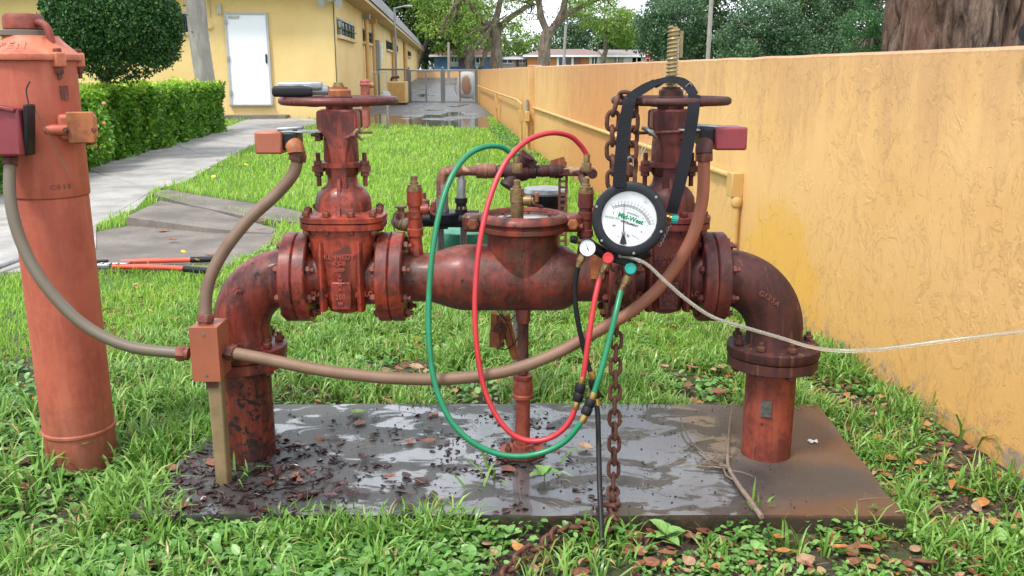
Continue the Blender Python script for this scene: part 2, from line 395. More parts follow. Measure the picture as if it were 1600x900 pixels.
MT['redcoat'] = plain('red_coated_tube', (.62, .075, .04), .35, 0, .2, 12)
MT['twigbark'] = plain('dry_twig_bark', (.27, .20, .15), .8, 0, .5, 90, .001)

MT['cast_red'] = plain('worn_raised_letters', (.34, .065, .038), .45, 0, .3, 60)
MT['cast_maroon'] = plain('worn_maroon_letters', (.16, .045, .036), .5, 0, .3, 60)
# ================================================================== SETTING
def V3(x=0.0, y=0.0, z=0.0): return Vector((x, y, z))
# --- materials of the setting
def ground_mat():
    m, nt, b, o = newmat('soil_and_thatch'); v = mapped(nt)
    n1 = noise_(nt, v, 1.3, 6, .6); n2 = noise_(nt, v, 22, 6, .7); n3 = noise_(nt, v, 140, 4, .7)
    soil = mixc(nt, ramp(nt, n2, [(.35, 0), (.65, 1)]), (.035, .024, .017), (.10, .07, .045))
    green = mixc(nt, ramp(nt, n2, [(.35, 0), (.65, 1)]), (.05, .10, .018), (.09, .17, .03))
    sep = node(nt, 'ShaderNodeSeparateXYZ', {0: mapped(nt)})
    far = node(nt, 'ShaderNodeMapRange', {0: sep.outputs[1], 1: 3.4, 2: 6.5}).outputs[0]
    f = math_(nt, 'ADD', far, math_(nt, 'MULTIPLY', ramp(nt, n1, [(.45, 0), (.6, 1)]), .35), True)
    col = mixc(nt, f, soil, green)
    setin(nt, b, Base_Color=col, Roughness=.85); bump(nt, b, math_(nt, 'ADD', n2, math_(nt, 'MULTIPLY', n3, .5)), 1, .02); return m
MT['ground'] = ground_mat()
def concrete_mat(name, a, d, stain, wet=False):
    m, nt, b, o = newmat(name); v = mapped(nt); sep = node(nt, 'ShaderNodeSeparateXYZ', {0: v})
    n1 = noise_(nt, v, 2.2, 6, .62); n2 = noise_(nt, v, 40, 6, .7); n3 = noise_(nt, v, 330, 2); vo = node(nt, 'ShaderNodeTexVoronoi', {'Vector': v, 'Scale': 160}).outputs[0]
    col = mixc(nt, ramp(nt, n1, [(.38, 0), (.62, 1)]), a, d); col = mixc(nt, math_(nt, 'MULTIPLY', ramp(nt, n2, [(.4, 0), (.65, 1)]), .6), col, d)
    ag = ramp(nt, noise_(nt, v, 210, 2), [(.66, 0), (.72, 1)]); col = mixc(nt, math_(nt, 'MULTIPLY', ag, .75), col, tuple(min(1, c*2.2) for c in a))
    if wet:
        X, Y = sep.outputs[0], sep.outputs[1]; wob = math_(nt, 'MULTIPLY', math_(nt, 'SUBTRACT', noise_(nt, v, 3.5, 5, .6), .5), .55)
        # rusty brown band along the right end and the front edge
        rx = node(nt, 'ShaderNodeMapRange', {0: math_(nt, 'ADD', X, wob), 1: .55, 2: .95}).outputs[0]
        ry = node(nt, 'ShaderNodeMapRange', {0: math_(nt, 'ADD', Y, math_(nt, 'MULTIPLY', wob, .35)), 1: 2.50, 2: 2.42}).outputs[0]
        st = math_(nt, 'MULTIPLY', math_(nt, 'MAXIMUM', rx, ry), math_(nt, 'ADD', ramp(nt, n1, [(.3, .35), (.6, 1)]), 0), True)
        st = math_(nt, 'MULTIPLY', st, node(nt, 'ShaderNodeMapRange', {0: X, 1: -.35, 2: .1}).outputs[0])
        col = mixc(nt, math_(nt, 'MULTIPLY', st, .85), col, stain)
        sa = math_(nt, 'DIVIDE', math_(nt, 'SUBTRACT', X, .92), .36); sb_ = math_(nt, 'DIVIDE', math_(nt, 'SUBTRACT', Y, 2.63), .15); sd2 = math_(nt, 'ADD', math_(nt, 'ADD', math_(nt, 'MULTIPLY', sa, sa), math_(nt, 'MULTIPLY', sb_, sb_)), math_(nt, 'MULTIPLY', wob, 3.0))
        col = mixc(nt, math_(nt, 'MULTIPLY', ramp(nt, sd2, [(.35, 1), (1.2, 0)]), .8), col, (.055, .050, .046))
        ag2 = math_(nt, 'MULTIPLY', ramp(nt, noise_(nt, v, 130, 2), [(.70, 0), (.73, 1)]), node(nt, 'ShaderNodeMapRange', {0: X, 1: .2, 2: .8}).outputs[0]); col = mixc(nt, math_(nt, 'MULTIPLY', ag2, .6), col, (.45, .41, .34))
        # standing water in the middle, damp sheen elsewhere
        wy = node(nt, 'ShaderNodeMapRange', {0: math_(nt, 'ABSOLUTE', math_(nt, 'SUBTRACT', Y, 2.80), 0.), 1: .62, 2: .36}).outputs[0]
        wxm = node(nt, 'ShaderNodeMapRange', {0: math_(nt, 'ABSOLUTE', math_(nt, 'SUBTRACT', X, -.1), 0.), 1: 1.05, 2: .6}).outputs[0]
        w = math_(nt, 'ADD', math_(nt, 'MULTIPLY', wy, wxm), math_(nt, 'MULTIPLY', wob, 1.6))
        w = ramp(nt, w, [(.30, 0), (.46, 1)]); pc = node(nt, 'ShaderNodeMapRange', {0: math_(nt, 'ABSOLUTE', math_(nt, 'SUBTRACT', X, .22), 0.), 1: .75, 2: .30}).outputs[0]
        pn = math_(nt, 'ADD', noise_(nt, mapped(nt, (1, 1.7, 1)), 5.5, 6, .62, .6), math_(nt, 'MULTIPLY', pc, .115))
        w2 = ramp(nt, pn, [(.555, 0), (.60, 1)])
        pud = math_(nt, 'MULTIPLY', w, w2)
        col = mixc(nt, math_(nt, 'MULTIPLY', math_(nt, 'MAXIMUM', w, pud), .72), col, (.034, .033, .031))
        r = math_(nt, 'SUBTRACT', math_(nt, 'SUBTRACT', .50, math_(nt, 'MULTIPLY', w, .22)), math_(nt, 'MULTIPLY', pud, .25), True)
        side = node(nt, 'ShaderNodeMapRange', {0: sep.outputs[2], 1: -.004, 2: -.012}).outputs[0]; col = mixc(nt, math_(nt, 'MULTIPLY', side, .8), col, (.035, .030, .018))  # dark mossy dirt on the slab sides, with lip shade painted into the colour
        setin(nt, b, Base_Color=col, Roughness=r, Coat_Weight=math_(nt, 'MULTIPLY', pud, .9), Coat_Roughness=.05, Specular_IOR_Level=math_(nt, 'ADD', math_(nt, 'ADD', .40, math_(nt, 'MULTIPLY', w, .1)), math_(nt, 'MULTIPLY', pud, .5)))
        vs_ = mapped(nt, (1, 2.2, 1)); rip = noise_(nt, vs_, 80, 6, .8)
        hgt = math_(nt, 'ADD', math_(nt, 'MULTIPLY', n2, .8), math_(nt, 'MULTIPLY', n3, .3)); hgt = math_(nt, 'ADD', hgt, math_(nt, 'MULTIPLY', rip, .8))
        hgt = math_(nt, 'MULTIPLY', hgt, math_(nt, 'SUBTRACT', 1.0, math_(nt, 'MULTIPLY', pud, .62)))
        bump(nt, b, hgt, .6, .0042)
    else:
        setin(nt, b, Base_Color=col, Roughness=.7); bump(nt, b, math_(nt, 'ADD', n2, math_(nt, 'MULTIPLY', n3, .4)), .6, .004)
    return m
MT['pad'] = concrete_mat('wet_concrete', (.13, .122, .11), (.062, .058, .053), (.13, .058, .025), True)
MT['walk'] = concrete_mat('pale_walk_concrete', (.40, .38, .35), (.235, .22, .20), (.2, .1, .05))
MT['oldslab'] = concrete_mat('dark_broken_concrete', (.205, .175, .145), (.105, .088, .072), (.2, .1, .05))
def asphalt_mat():
    m, nt, b, o = newmat('wet_asphalt'); v = mapped(nt); sep = node(nt, 'ShaderNodeSeparateXYZ', {0: v})
    n1 = noise_(nt, mapped(nt, (.7, .25, 1)), 1.1, 5, .6); n2 = noise_(nt, v, 30, 4, .6)
    near = node(nt, 'ShaderNodeMapRange', {0: sep.outputs[1], 1: 31, 2: 24}).outputs[0]
    w = ramp(nt, math_(nt, 'ADD', math_(nt, 'MULTIPLY', near, .22), n1), [(.52, 0), (.62, 1)])
    col = mixc(nt, n2, (.07, .068, .066), (.12, .115, .11)); farc = node(nt, 'ShaderNodeMapRange', {0: sep.outputs[1], 1: 32, 2: 55}).outputs[0]
    col = mixc(nt, farc, col, (.125, .122, .12)); col = mixc(nt, w, col, (.05, .048, .046))
    setin(nt, b, Base_Color=col, Roughness=math_(nt, 'SUBTRACT', .55, math_(nt, 'MULTIPLY', w, .47))); bump(nt, b, math_(nt, 'MULTIPLY', n2, math_(nt, 'SUBTRACT', 1.05, w)), .4, .01); return m
MT['asphalt'] = asphalt_mat()
def wall_mat():
    m, nt, b, o = newmat('ochre_stucco'); v = mapped(nt); sep = node(nt, 'ShaderNodeSeparateXYZ', {0: v}); Y, Z = sep.outputs[1], sep.outputs[2]
    n1 = noise_(nt, v, 1.6, 6, .6); n2 = noise_(nt, v, 9, 6, .65, .4); n3 = noise_(nt, v, 60, 5, .7)
    base = mixc(nt, ramp(nt, n1, [(.35, 0), (.65, 1)]), (.69, .42, .17), (.65, .37, .135))
    base = mixc(nt, math_(nt, 'MULTIPLY', ramp(nt, n2, [(.55, 0), (.8, 1)]), .45), base, (.76, .47, .21))
    hz = node(nt, 'ShaderNodeMapRange', {0: math_(nt, 'ADD', Z, math_(nt, 'MULTIPLY', math_(nt, 'SUBTRACT', n1, .5), 1.2)), 1: .55, 2: -.05}).outputs[0]
    base = mixc(nt, math_(nt, 'MULTIPLY', hz, .6), base, (.56, .28, .055))
    # orange rust wash far along and a bright yellow repaint patch near the downpipe
    def spot(y0, z0, ry, rz):
        a = math_(nt, 'DIVIDE', math_(nt, 'SUBTRACT', Y, y0), ry); c = math_(nt, 'DIVIDE', math_(nt, 'SUBTRACT', Z, z0), rz)
        d = math_(nt, 'ADD', math_(nt, 'MULTIPLY', a, a), math_(nt, 'MULTIPLY', c, c))
        d = math_(nt, 'ADD', d, math_(nt, 'MULTIPLY', math_(nt, 'SUBTRACT', n2, .5), 1.4)); return d
    s1 = ramp(nt, spot(9.6, .7, 3.2, 2.2), [(.1, 1), (1.0, 0)]); base = mixc(nt, math_(nt, 'MULTIPLY', s1, .62), base, (.50, .17, .055))
    s2 = ramp(nt, spot(4.85, .10, .62, .55), [(.45, 1), (.85, 0)]); base = mixc(nt, math_(nt, 'MULTIPLY', s2, .65), base, (.66, .35, .05))
    top = node(nt, 'ShaderNodeMapRange', {0: math_(nt, 'ADD', Z, math_(nt, 'MULTIPLY', math_(nt, 'SUBTRACT', n3, .5), .05)), 1: 1.325, 2: 1.345}).outputs[0]
    base = mixc(nt, math_(nt, 'MULTIPLY', top, .7), base, (.42, .24, .17))
    vr = mapped(nt, (1, 7, .7)); drip = noise_(nt, vr, 1.0, 5, .6)
    base = mixc(nt, math_(nt, 'MULTIPLY', ramp(nt, drip, [(.5, 0), (.72, 1)]), .14), base, (.52, .27, .10))
    tpd = node(nt, 'ShaderNodeMapRange', {0: math_(nt, 'ADD', Z, math_(nt, 'MULTIPLY', math_(nt, 'SUBTRACT', drip, .5), 1.6)), 1: .95, 2: 1.30}).outputs[0]
    base = mixc(nt, math_(nt, 'MULTIPLY', tpd, .35), base, (.38, .20, .11))
    cn = noise_(nt, mapped(nt, (1, 1.0, .55), rot=(.3, 0, 0)), 2.3, 8, .62, .3); ck = math_(nt, 'MULTIPLY', ramp(nt, math_(nt, 'ABSOLUTE', math_(nt, 'SUBTRACT', cn, .5)), [(.0, 1), (.0035, 0)]), ramp(nt, n1, [(.60, 0), (.66, 1)]))
    base = mixc(nt, math_(nt, 'MULTIPLY', ck, .4), base, (.20, .10, .04))
    low = node(nt, 'ShaderNodeMapRange', {0: math_(nt, 'ADD', Z, math_(nt, 'MULTIPLY', math_(nt, 'SUBTRACT', n3, .5), .3)), 1: .10, 2: .0}).outputs[0]
    base = mixc(nt, math_(nt, 'MULTIPLY', low, ramp(nt, n2, [(.5, 0), (.6, .8)])), base, (.22, .20, .17))
    crack = node(nt, 'ShaderNodeTexVoronoi', {'Vector': mapped(nt, (1, 1, .55)), 'Scale': 1.1}, feature='DISTANCE_TO_EDGE').outputs[0]
    cr = math_(nt, 'MULTIPLY', ramp(nt, math_(nt, 'ADD', crack, math_(nt, 'MULTIPLY', n3, .012)), [(.006, 1), (.010, 0)]), ramp(nt, n1, [(.5, 0), (.56, 1)]))
    setin(nt, b, Base_Color=base, Roughness=.62, Specular_IOR_Level=.35)
    # trowelled ridges: stretched diagonal noise, thresholded
    vd = mapped(nt, (1, 2.0, 1.0), rot=(.5, 0, 0)); rd = noise_(nt, vd, 2.6, 7, .62, .7); vd2 = mapped(nt, (1, 1.6, 1.2), rot=(-.4, 0, 0)); rd2 = noise_(nt, vd2, 7, 7, .7, 1.5)
    rid = ramp(nt, rd, [(.52, 0), (.55, 1), (.66, .2)]); rid2 = math_(nt, 'MULTIPLY', ramp(nt, rd2, [(.56, 0), (.60, 1), (.66, .5)]), ramp(nt, n1, [(.4, 0), (.55, 1)]))
    hgt = math_(nt, 'ADD', math_(nt, 'MULTIPLY', rid, .35), math_(nt, 'MULTIPLY', rid2, .9)); hgt = math_(nt, 'ADD', hgt, math_(nt, 'MULTIPLY', n3, .35))
    bump(nt, b, hgt, .5, .009); return m
MT['wall'] = wall_mat()
MT['wallpipe'] = plain('ochre_painted_pipe', (.60, .36, .12), .5, 0, .2, 12)
def stucco(name, a, d, s=3):
    m, nt, b, o = newmat(name); v = mapped(nt); n1 = noise_(nt, v, .6, 5, .6); n2 = noise_(nt, mapped(nt, (1, 1, .3)), s, 6, .65)
    col = mixc(nt, ramp(nt, n1, [(.35, 0), (.7, 1)]), a, d); col = mixc(nt, math_(nt, 'MULTIPLY', ramp(nt, n2, [(.5, 0), (.75, 1)]), .4), col, d)
    setin(nt, b, Base_Color=col, Roughness=.8); bump(nt, b, noise_(nt, v, 14, 5, .7), .5, .02); return m
MT['cream'] = stucco('cream_yellow_stucco', (.74, .55, .24), (.66, .46, .18))
MT['soffit'] = stucco('soffit_paint', (.62, .47, .26), (.5, .37, .2))
def shingle_mat():
    m, nt, b, o = newmat('grey_shingles'); v = mapped(nt); n = noise_(nt, mapped(nt, (1, 3, .5)), 4, 5, .7); n2 = noise_(nt, v, .7, 4)
    col = mixc(nt, n, (.13, .13, .14), (.30, .30, .31)); col = mixc(nt, n2, col, (.2, .19, .18)); setin(nt, b, Base_Color=col, Roughness=.85)
    w = node(nt, 'ShaderNodeTexWave', {'Vector': mapped(nt), 'Scale': 1.6, 'Distortion': .6}, bands_direction='Z').outputs[1]
    bump(nt, b, w, .6, .03); return m
MT['shingle'] = shingle_mat()
def bark_mat(name, a, d, s=1, hd=.03, moss=None):
    m, nt, b, o = newmat(name); v = mapped(nt, (s, s, s*.22)); n = noise_(nt, v, 14, 7, .7, .8); n2 = noise_(nt, v, 50, 5, .7); n3 = noise_(nt, mapped(nt), 2, 3)
    col = mixc(nt, ramp(nt, n, [(.38, 0), (.6, 1)]), d, a); col = mixc(nt, math_(nt, 'MULTIPLY', ramp(nt, n3, [(.45, 0), (.65, 1)]), .5), col, moss or d)
    setin(nt, b, Base_Color=col, Roughness=.9); bump(nt, b, math_(nt, 'ADD', n, math_(nt, 'MULTIPLY', n2, .4)), 1, hd); return m
MT['bark'] = bark_mat('grey_brown_bark', (.24, .19, .14), (.07, .05, .035))
MT['bigbark'] = bark_mat('red_brown_furrowed_bark', (.25, .175, .125), (.04, .022, .016), 1.6, .05, (.20, .095, .055))
MT['palmbark'] = bark_mat('grey_palm_bark', (.34, .31, .28), (.22, .20, .18), .6, .012)

# --- ground sheet
mb = MB(); ys = [-8, 0, 40, 50, 60, 70, 80, 95, 400]; 
for y in ys:
    for x in (-400, 400): mb.v.append(V3(x, y, gz(y)))
for i in range(len(ys)-1): mb.f.append((2*i, 2*i+1, 2*i+3, 2*i+2))
tag(mb.build('ground', 'ground'), None, None, kind='structure')
# --- sidewalk of cast slabs with joints
walk_px = [(-160, 430), (-120, 300), (60, 282), (135, 263), (185, 240), (260, 221), (335, 205), (385, 187), (440, 183), (492, 186), (496, 193), (455, 204), (400, 224), (345, 252), (290, 284), (240, 296), (212, 326), (150, 352), (150, 388), (60, 424)]
WALK = [G(x, y, -.03) for x, y in walk_px]
sw = MB().slab([G(x, y, -.034) for x, y in walk_px], .12).build('sidewalk', 'walk'); tag(sw, None, None, kind='structure')
# slabs are laid in the walk: cut as quads between left and right edge
Lp = [(-160, 428), (-125, 330), (133, 264), (260, 221), (333, 206)]; Rp = [(60, 424), (150, 352), (240, 297), (345, 252), (400, 224)]
for i in range(4):
    a, b_, c, d = G(*Lp[i], -.028), G(*Rp[i], -.028), G(*Rp[i+1], -.028), G(*Lp[i+1], -.028)
    cen = (a+b_+c+d)/4; pts = [cen+(q-cen)*.992 for q in (a, b_, c, d)]
    MB().slab(pts, .05).build('paving_slab', 'walk', sw, bevel=.006)
pts = [G(x, y, -.028) for x, y in [(403, 222), (336, 205), (388, 188), (440, 184), (490, 187), (494, 193), (455, 204)]]
cen = sum(pts, Vector())/len(pts); MB().slab([cen+(q-cen)*.99 for q in pts], .05).build('paving_slab', 'walk', sw, bevel=.006)
# broken, tilted slabs of the older path
op = MB().slab([G(x, y, -.042) for x, y in [(120, 423), (135, 365), (215, 350), (330, 352), (432, 362), (420, 385), (350, 418)]], .08).build('old_path', 'oldslab', bevel=.006); tag(op, None, None, kind='structure')
def tilted(px, zs, th, name='broken_slab'):
    return MB().slab([G(x, y, z) for (x, y), z in zip(px, zs)], th).build(name, 'oldslab', op, bevel=.008)
tilted([(197, 338), (250, 313), (330, 328), (432, 357), (425, 364), (330, 356)], [.035, .03, .01, -.03, -.035, .0], .12)
tilted([(232, 301), (262, 296), (330, 308), (440, 324), (505, 338), (500, 350), (400, 340), (300, 320)], [-.005, -.005, -.005, -.01, -.02, -.02, -.01, -.01], .07)
# --- asphalt yard
asp = [G(528, 187), G(575, 195), G(640, 198), G(700, 200), G(772, 203)]
mb = MB(); rows = [24, 40, 60, 80, 95]
left = lambda y: -5.0-.0694*(y-26.5)+.0
front = [V3(p.x, p.y, GZ+.005) for p in asp]
mb.v += front; mb.v += [V3(left(26.6), 26.6, GZ+.005), V3(wx(26.6), 26.6, GZ+.005)]
mb.f.append((0, 1, 2, 3, 4, 6, 5)); last = (5, 6)
for y in (41, 50, 60, 80, 95):
    i = len(mb.v); mb.v += [V3(left(y), y, gz(y)+.005), V3(wx(y) if y < 42 else -.030*y, y, gz(y)+.005)]; mb.f.append((last[0], last[1], i+1, i)); last = (i, i+1)
tag(mb.build('asphalt_yard', 'asphalt'), None, None, kind='structure')
# --- concrete pad
PADZ = 0.0
pad = [V3(-1.13, 2.40, 0), V3(1.150, 2.395, 0), V3(1.195, 3.30, 0), V3(-1.09, 3.30, 0)]
PAD = pad
_pe = []
for _a, _b in zip(pad, pad[1:]+pad[:1]):
    _n = int((_b-_a).length/.045)
    for _i in range(_n):
        _q = _a.lerp(_b, _i/_n); _d = (_b-_a).normalized(); _k = mnoise.noise(_q*9)*.007+mnoise.noise(_q*31)*.005+(.012*max(0, mnoise.noise(_q*4.3+V3(7, 1, 0))-.25)); _pe.append(_q+V3(-_d.y, _d.x)*_k)
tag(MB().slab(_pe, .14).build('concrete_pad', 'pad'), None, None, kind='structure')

# --- boundary wall
mb = MB(); n = 0; prof = []
Y = -1.0; yy = []
while Y < 16: yy.append(Y); Y += .12
yy += [16, 20, 26, 32, 41]
for y in yy:
    x = wx(y); pj = .03 if y < 15.0 else -.05
    tz = 1.347+(mnoise.noise(Vector((0, y*3, 0)))*.006 if y < 16 else 0)
    pr = [(x-pj, gz(y)-.3), (x-pj, tz-.012), (x-pj+.012, tz), (x+.19, tz), (x+.2, gz(y)-.3)]
    i = len(mb.v); mb.v += [V3(a, y, b) for a, b in pr]
    if y != yy[0]:
        for k in range(4): mb.f.append((i-5+k, i+k, i+k+1, i-5+k+1))
mb.f.append((0, 1, 2, 3, 4)); mb.f.append(tuple(range(len(mb.v)-1, len(mb.v)-6, -1)))
bw = thing('boundary_wall', 'long ochre orange stuccoed garden wall running back along the right side', 'wall')
mb.build('wall_panel', 'wall', bw, smooth=20)
yq = 15.3; MB().box((wx(yq)+.02, yq, .62), (.22, .55, 1.50)).build('pier', 'wall', bw, bevel=.01)
cr = MB().slab([V3(left(95)-2, 95, 1.46), V3(-1.5, 95, 1.46), V3(-1.5, 95.25, 1.46), V3(left(95)-2, 95.25, 1.46)], 1.3)
tag(cr.build('cross_wall', 'wall'), 'low orange wall closing the far end of the asphalt yard', 'wall')
def W_off(px, py, off=.055):
    p = Wl(px, py); return p+Vector((-off, 0, 0))
def wall_pipe(label, pts, boxes, r):
    t = thing('wall_conduit', label, 'conduit', tuple(W_off(*pts[0])), 'painted conduits along the boundary wall')
    q = [W_off(*p, off=r+.03) for p in pts]
    for a, b_ in zip(q, q[1:]): MB().tube([a, b_], r, 12).build('pipe', 'wallpipe', t)
    for (px, py, w, h) in boxes:
        c = W_off(px, py, off=.065); R = Matrix.Rotation(math.atan(-WB), 3, 'Z')
        MB().box(c, (.075, w, h), R).build('junction_box', 'wallpipe', t, bevel=.006)
    return t
wall_pipe('ochre conduit along the near half of the wall to a downpipe behind the right elbow', [(838, 168), (1163, 277)], [(1165, 288, .10, .15)], .021)
pA = Wl(1167, 300); t = bpy.data.objects['wall_conduit']
MB().tube([V3(pA.x-.06, pA.y, pA.z+.02), V3(pA.x-.06, pA.y, GZ-.02)], .022, 12).build('downpipe', 'wallpipe', t)
MB().lathe([(.03, 0), (.036, .01), (.036, .05), (.03, .06)], (pA.x-.06, pA.y, pA.z-.09), n=12).build('coupling', 'wallpipe', t)
t2 = wall_pipe('ochre conduit on the far half of the wall with two drops', [(748, 134), (779, 145), (812, 156), (820, 163)], [(819, 181, .3, .2), (779.5, 162, .2, .25)], .022)
for px, py in ((820, 163), (779.5, 146)):
    q = W_off(px, py, .07); MB().tube([q, V3(q.x, q.y, GZ)], .026, 10).build('downpipe', 'wallpipe', t2)
t3 = thing('wall_conduit', 'short grey and ochre drop box on the wall pier', 'conduit', tuple(W_off(834, 186)), 'painted conduits along the boundary wall')
q = V3(wx(15.0)-.14, 15.0, 0)
MB().box((q.x, q.y, .55), (.08, .22, .16)).build('junction_box', 'wallpipe', t3, bevel=.01); MB().tube([V3(q.x, q.y, .5), V3(q.x, q.y, -.05)], .025, 8).build('pipe', 'wallpipe', t3)
MB().tube([V3(q.x, q.y, .6), V3(q.x, q.y, .82)], .02, 8).build('pipe', 'galv', t3)
cp = Wl(1634, 62)
tag(MB().lathe([(.0, 0), (.030, .002), (.034, .012), (.034, .028), (.03, .034), (.0, .035)], (cp.x-.05, cp.y-.02, 1.385), (-1, -.3, 0), 28).lathe([(.012, 0), (.012, .08)], (cp.x-.03, cp.y-.02, 1.385), (1, 0, 0), 12).build('round_cap', 'blackpl'), 'dark round cap sticking up at the top right edge of the wall', 'cap')

# --- yellow building
BX, BY, BS = -5.0, 26.5, -.0694
bldg = thing('school_building', 'long cream yellow single storey building with grey mansard roof and white door', 'building', (BX, BY, GZ))
u_side = Vector((BS, 1, 0)).normalized(); u_front = Vector((-1, BS, 0)).normalized()
A0 = V3(BX, BY, 0)
def Bs(s, z, off=0): return A0+u_side*s+u_front*(-off)+V3(0, 0, z)        # side wall, off outward (+x)
def Bf(s, z, off=0): return A0+u_front*s-u_side*off+V3(0, 0, z)           # front wall, off toward camera
LS, LF = 75, 26; ZT = 3.42
mb = MB(); mb.prism([(0, 0), (LF, 0), (LF, 1), (0, 1)], (0, 0, 0), (1, 0, 0), (0, 1, 0), 1)
c0, c1, c2, c3 = Bs(0, 0), Bf(LF, 0), Bf(LF, 0)+u_side*LS, Bs(LS, 0)
MB().slab([V3(q.x, q.y, ZT) for q in (c0, c1, c2, c3)][::-1], ZT+.4).build('wall', 'cream', bldg)
e = .6
def outl(off, z): return [Bs(-off, z, off), Bf(LF, z, off), Bf(LF, z)+u_side*LS, Bs(LS, z, off)]
MB().slab(outl(e, 3.55)[::-1], .12).build('soffit', 'soffit', bldg)
lo = outl(e+.05, 3.56); hi = outl(.10, 4.55); mb = MB(); mb.v = lo+hi; mb.bridge(0, 4, 4); mb.cap(4, 4); mb.build('mansard_roof', 'shingle', bldg, smooth=0)
def on_front(px, py):
    d = ray(px, py); nrm = -u_side; t_ = (A0-Vector((0, 0, H))).dot(nrm)/d.dot(nrm); p = d*t_+Vector((0, 0, H)); return (p-A0).dot(u_front), p.z
def on_side(px, py):
    d = ray(px, py); nrm = -u_front; t_ = (A0-Vector((0, 0, H))).dot(nrm)/d.dot(nrm); p = d*t_+Vector((0, 0, H)); return (p-A0).dot(u_side), p.z
def panel(fn, s0, s1, z0, z1, off, th, name, m, parent, bevel=0, label=None):
    return MB().slab([fn(s0, z0, off), fn(s1, z0, off), fn(s1, z0, off-th), fn(s0, z0, off-th)], 0).build(name, m, parent) if False else _panel(fn, s0, s1, z0, z1, off, th, name, m, parent, bevel, label)
def _panel(fn, s0, s1, z0, z1, off, th, name, m, parent, bevel, label):
    mb = MB(); mb.v = [fn(s0, z0, off-th), fn(s1, z0, off-th), fn(s1, z1, off-th), fn(s0, z1, off-th), fn(s0, z0, off), fn(s1, z0, off), fn(s1, z1, off), fn(s0, z1, off)]
    for f in ((3, 2, 1, 0), (4, 5, 6, 7), (0, 1, 5, 4), (1, 2, 6, 5), (2, 3, 7, 6), (3, 0, 4, 7)): mb.f.append(f)
    return mb.build(name, m, parent, smooth=0, bevel=bevel, label=label)
s1, z1 = on_front(354, 23); s0, z0 = on_front(424, 163)
dr = _panel(Bf, s0, s1, z0, z1, .05, .06, 'door', 'whitepaint', bldg, 0, None)
for a in ((s0-.06, s0, z0, z1+.06), (s1, s1+.06, z0, z1+.06), (s0, s1, z1, z1+.06)): _panel(Bf, a[0], a[1], a[2], a[3], .08, .09, 'door_frame', 'frame', dr, 0, None)
_panel(Bf, s0+.03, s0+.07, z0+1.15, z0+1.4, .09, .05, 'handle', 'blackpl', dr, 0, None)
for _h in (.25, 1.2, 2.2): _panel(Bf, s1-.02, s1+.05, z0+_h, z0+_h+.14, .10, .04, 'hinge', 'galv', dr, 0, None)
_panel(Bf, s0-.08, s1+.08, z0-.05, z0, .10, .11, 'threshold', 'galv', dr, 0, None)
_panel(Bf, s1-.35, s1-.05, z1-.10, z1-.03, .09, .05, 'door_closer', 'frame', dr, 0, None)
_panel(Bf, s0-.5, s1+.9, GZ, GZ+.12, .7, .7, 'door_step', 'oldslab', bldg, 0, None)
s1, z1 = on_front(352, 12); s0, z0 = on_front(347, 22); _panel(Bf, s0, s0+.12, z0, z0+.25, .08, .08, 'door_light', 'frame', bldg, 0, None)
for (xa, ya, xb, yb) in ((272, 22, 297, 50), (-60, 24, -30, 52)):
    sa, za = on_front(xb, yb); sb, zb = on_front(xa, ya)
    w = _panel(Bf, sa, sb, za, zb, .03, .04, 'window', 'darkglass', bldg, 0, None)
    for k in range(7): s_ = sa+(sb-sa)*(k+.5)/7; _panel(Bf, s_-.012, s_+.012, za, zb, .08, .02, 'bar', 'ink', w, 0, None)
    _panel(Bf, sa-.05, sb+.05, za-.08, za, .08, .09, 'sill', 'soffit', w, 0, None); _panel(Bf, sa-.03, sb+.03, zb, zb+.05, .06, .07, 'frame', 'frame', w, 0, None)
s_, z_ = on_front(327, 0); MB().tube([Bf(s_, 3.4, .03), Bf(s_, 2.75, .03)], .02, 8).build('cable', 'soffit', bldg)
s_, z_ = on_front(328, 41); MB().lathe([(0.11, 0), (.11, .04), (.06, .09)], Bf(s_, z_, .0), -u_side, 16).build('bell', 'cream', bldg)
s_, z_ = on_front(525, 20); MB().tube([Bf(.05, 3.4, .03), Bf(.05, .6, .03)], .012, 6).build('cable', 'ink', bldg)
fl = thing('flood_light', 'pair of grey flood lamps under the eave at the building corner', 'lamp', tuple(Bf(.1, 3.2, .2)))
MB().box(Bf(.1, 3.3, .15), (.12, .12, .25)).build('bracket', 'frame', fl)
for k in (-1, 1): MB().lathe([(.05, 0), (.07, .08), (.12, .16), (.12, .18)], Bf(.1+.16*k, 3.18, .2), Vector((-.5*k, -.8, -.35)), 16).build('lamp_head', 'frame', fl)
for i, (xa, ya, xb, yb) in enumerate(((527, 31, 551, 59), (567, 47, 579, 68), (603.5, 64, 611, 79), (614, 69, 620, 82), (637, 80, 641, 89))):
    sa, za = on_side(xa, yb); sb, zb = on_side(xb, ya); zt = on_side(xa, ya)[1]; za = on_side(xa, ya+ (yb-ya)*.83)[1]
    w = _panel(Bs, sa, sb, za, zt, .03, .05, 'window', 'darkglass', bldg, 0, None)
    _panel(Bs, sa-.1, sb+.1, za-.1, za, .12, .13, 'sill', 'soffit', w, 0, None); _panel(Bs, sa-.06, sb+.06, zt, zt+.06, .08, .09, 'frame', 'frame', w, 0, None)
    for k in range(5): s_ = sa+(sb-sa)*(k+.5)/5; _panel(Bs, s_-.02, s_+.02, za, zt, .09, .03, 'bar', 'frame' if i == 0 and k == 0 else 'ink', w, 0, None)
    zz = (za+zt)/2; _panel(Bs, sa, sb, zz-.015, zz+.015, .11, .02, 'bar', 'ink', w, 0, None)
sa, z1 = on_side(582, 58); sb, _z = on_side(598, 66); 
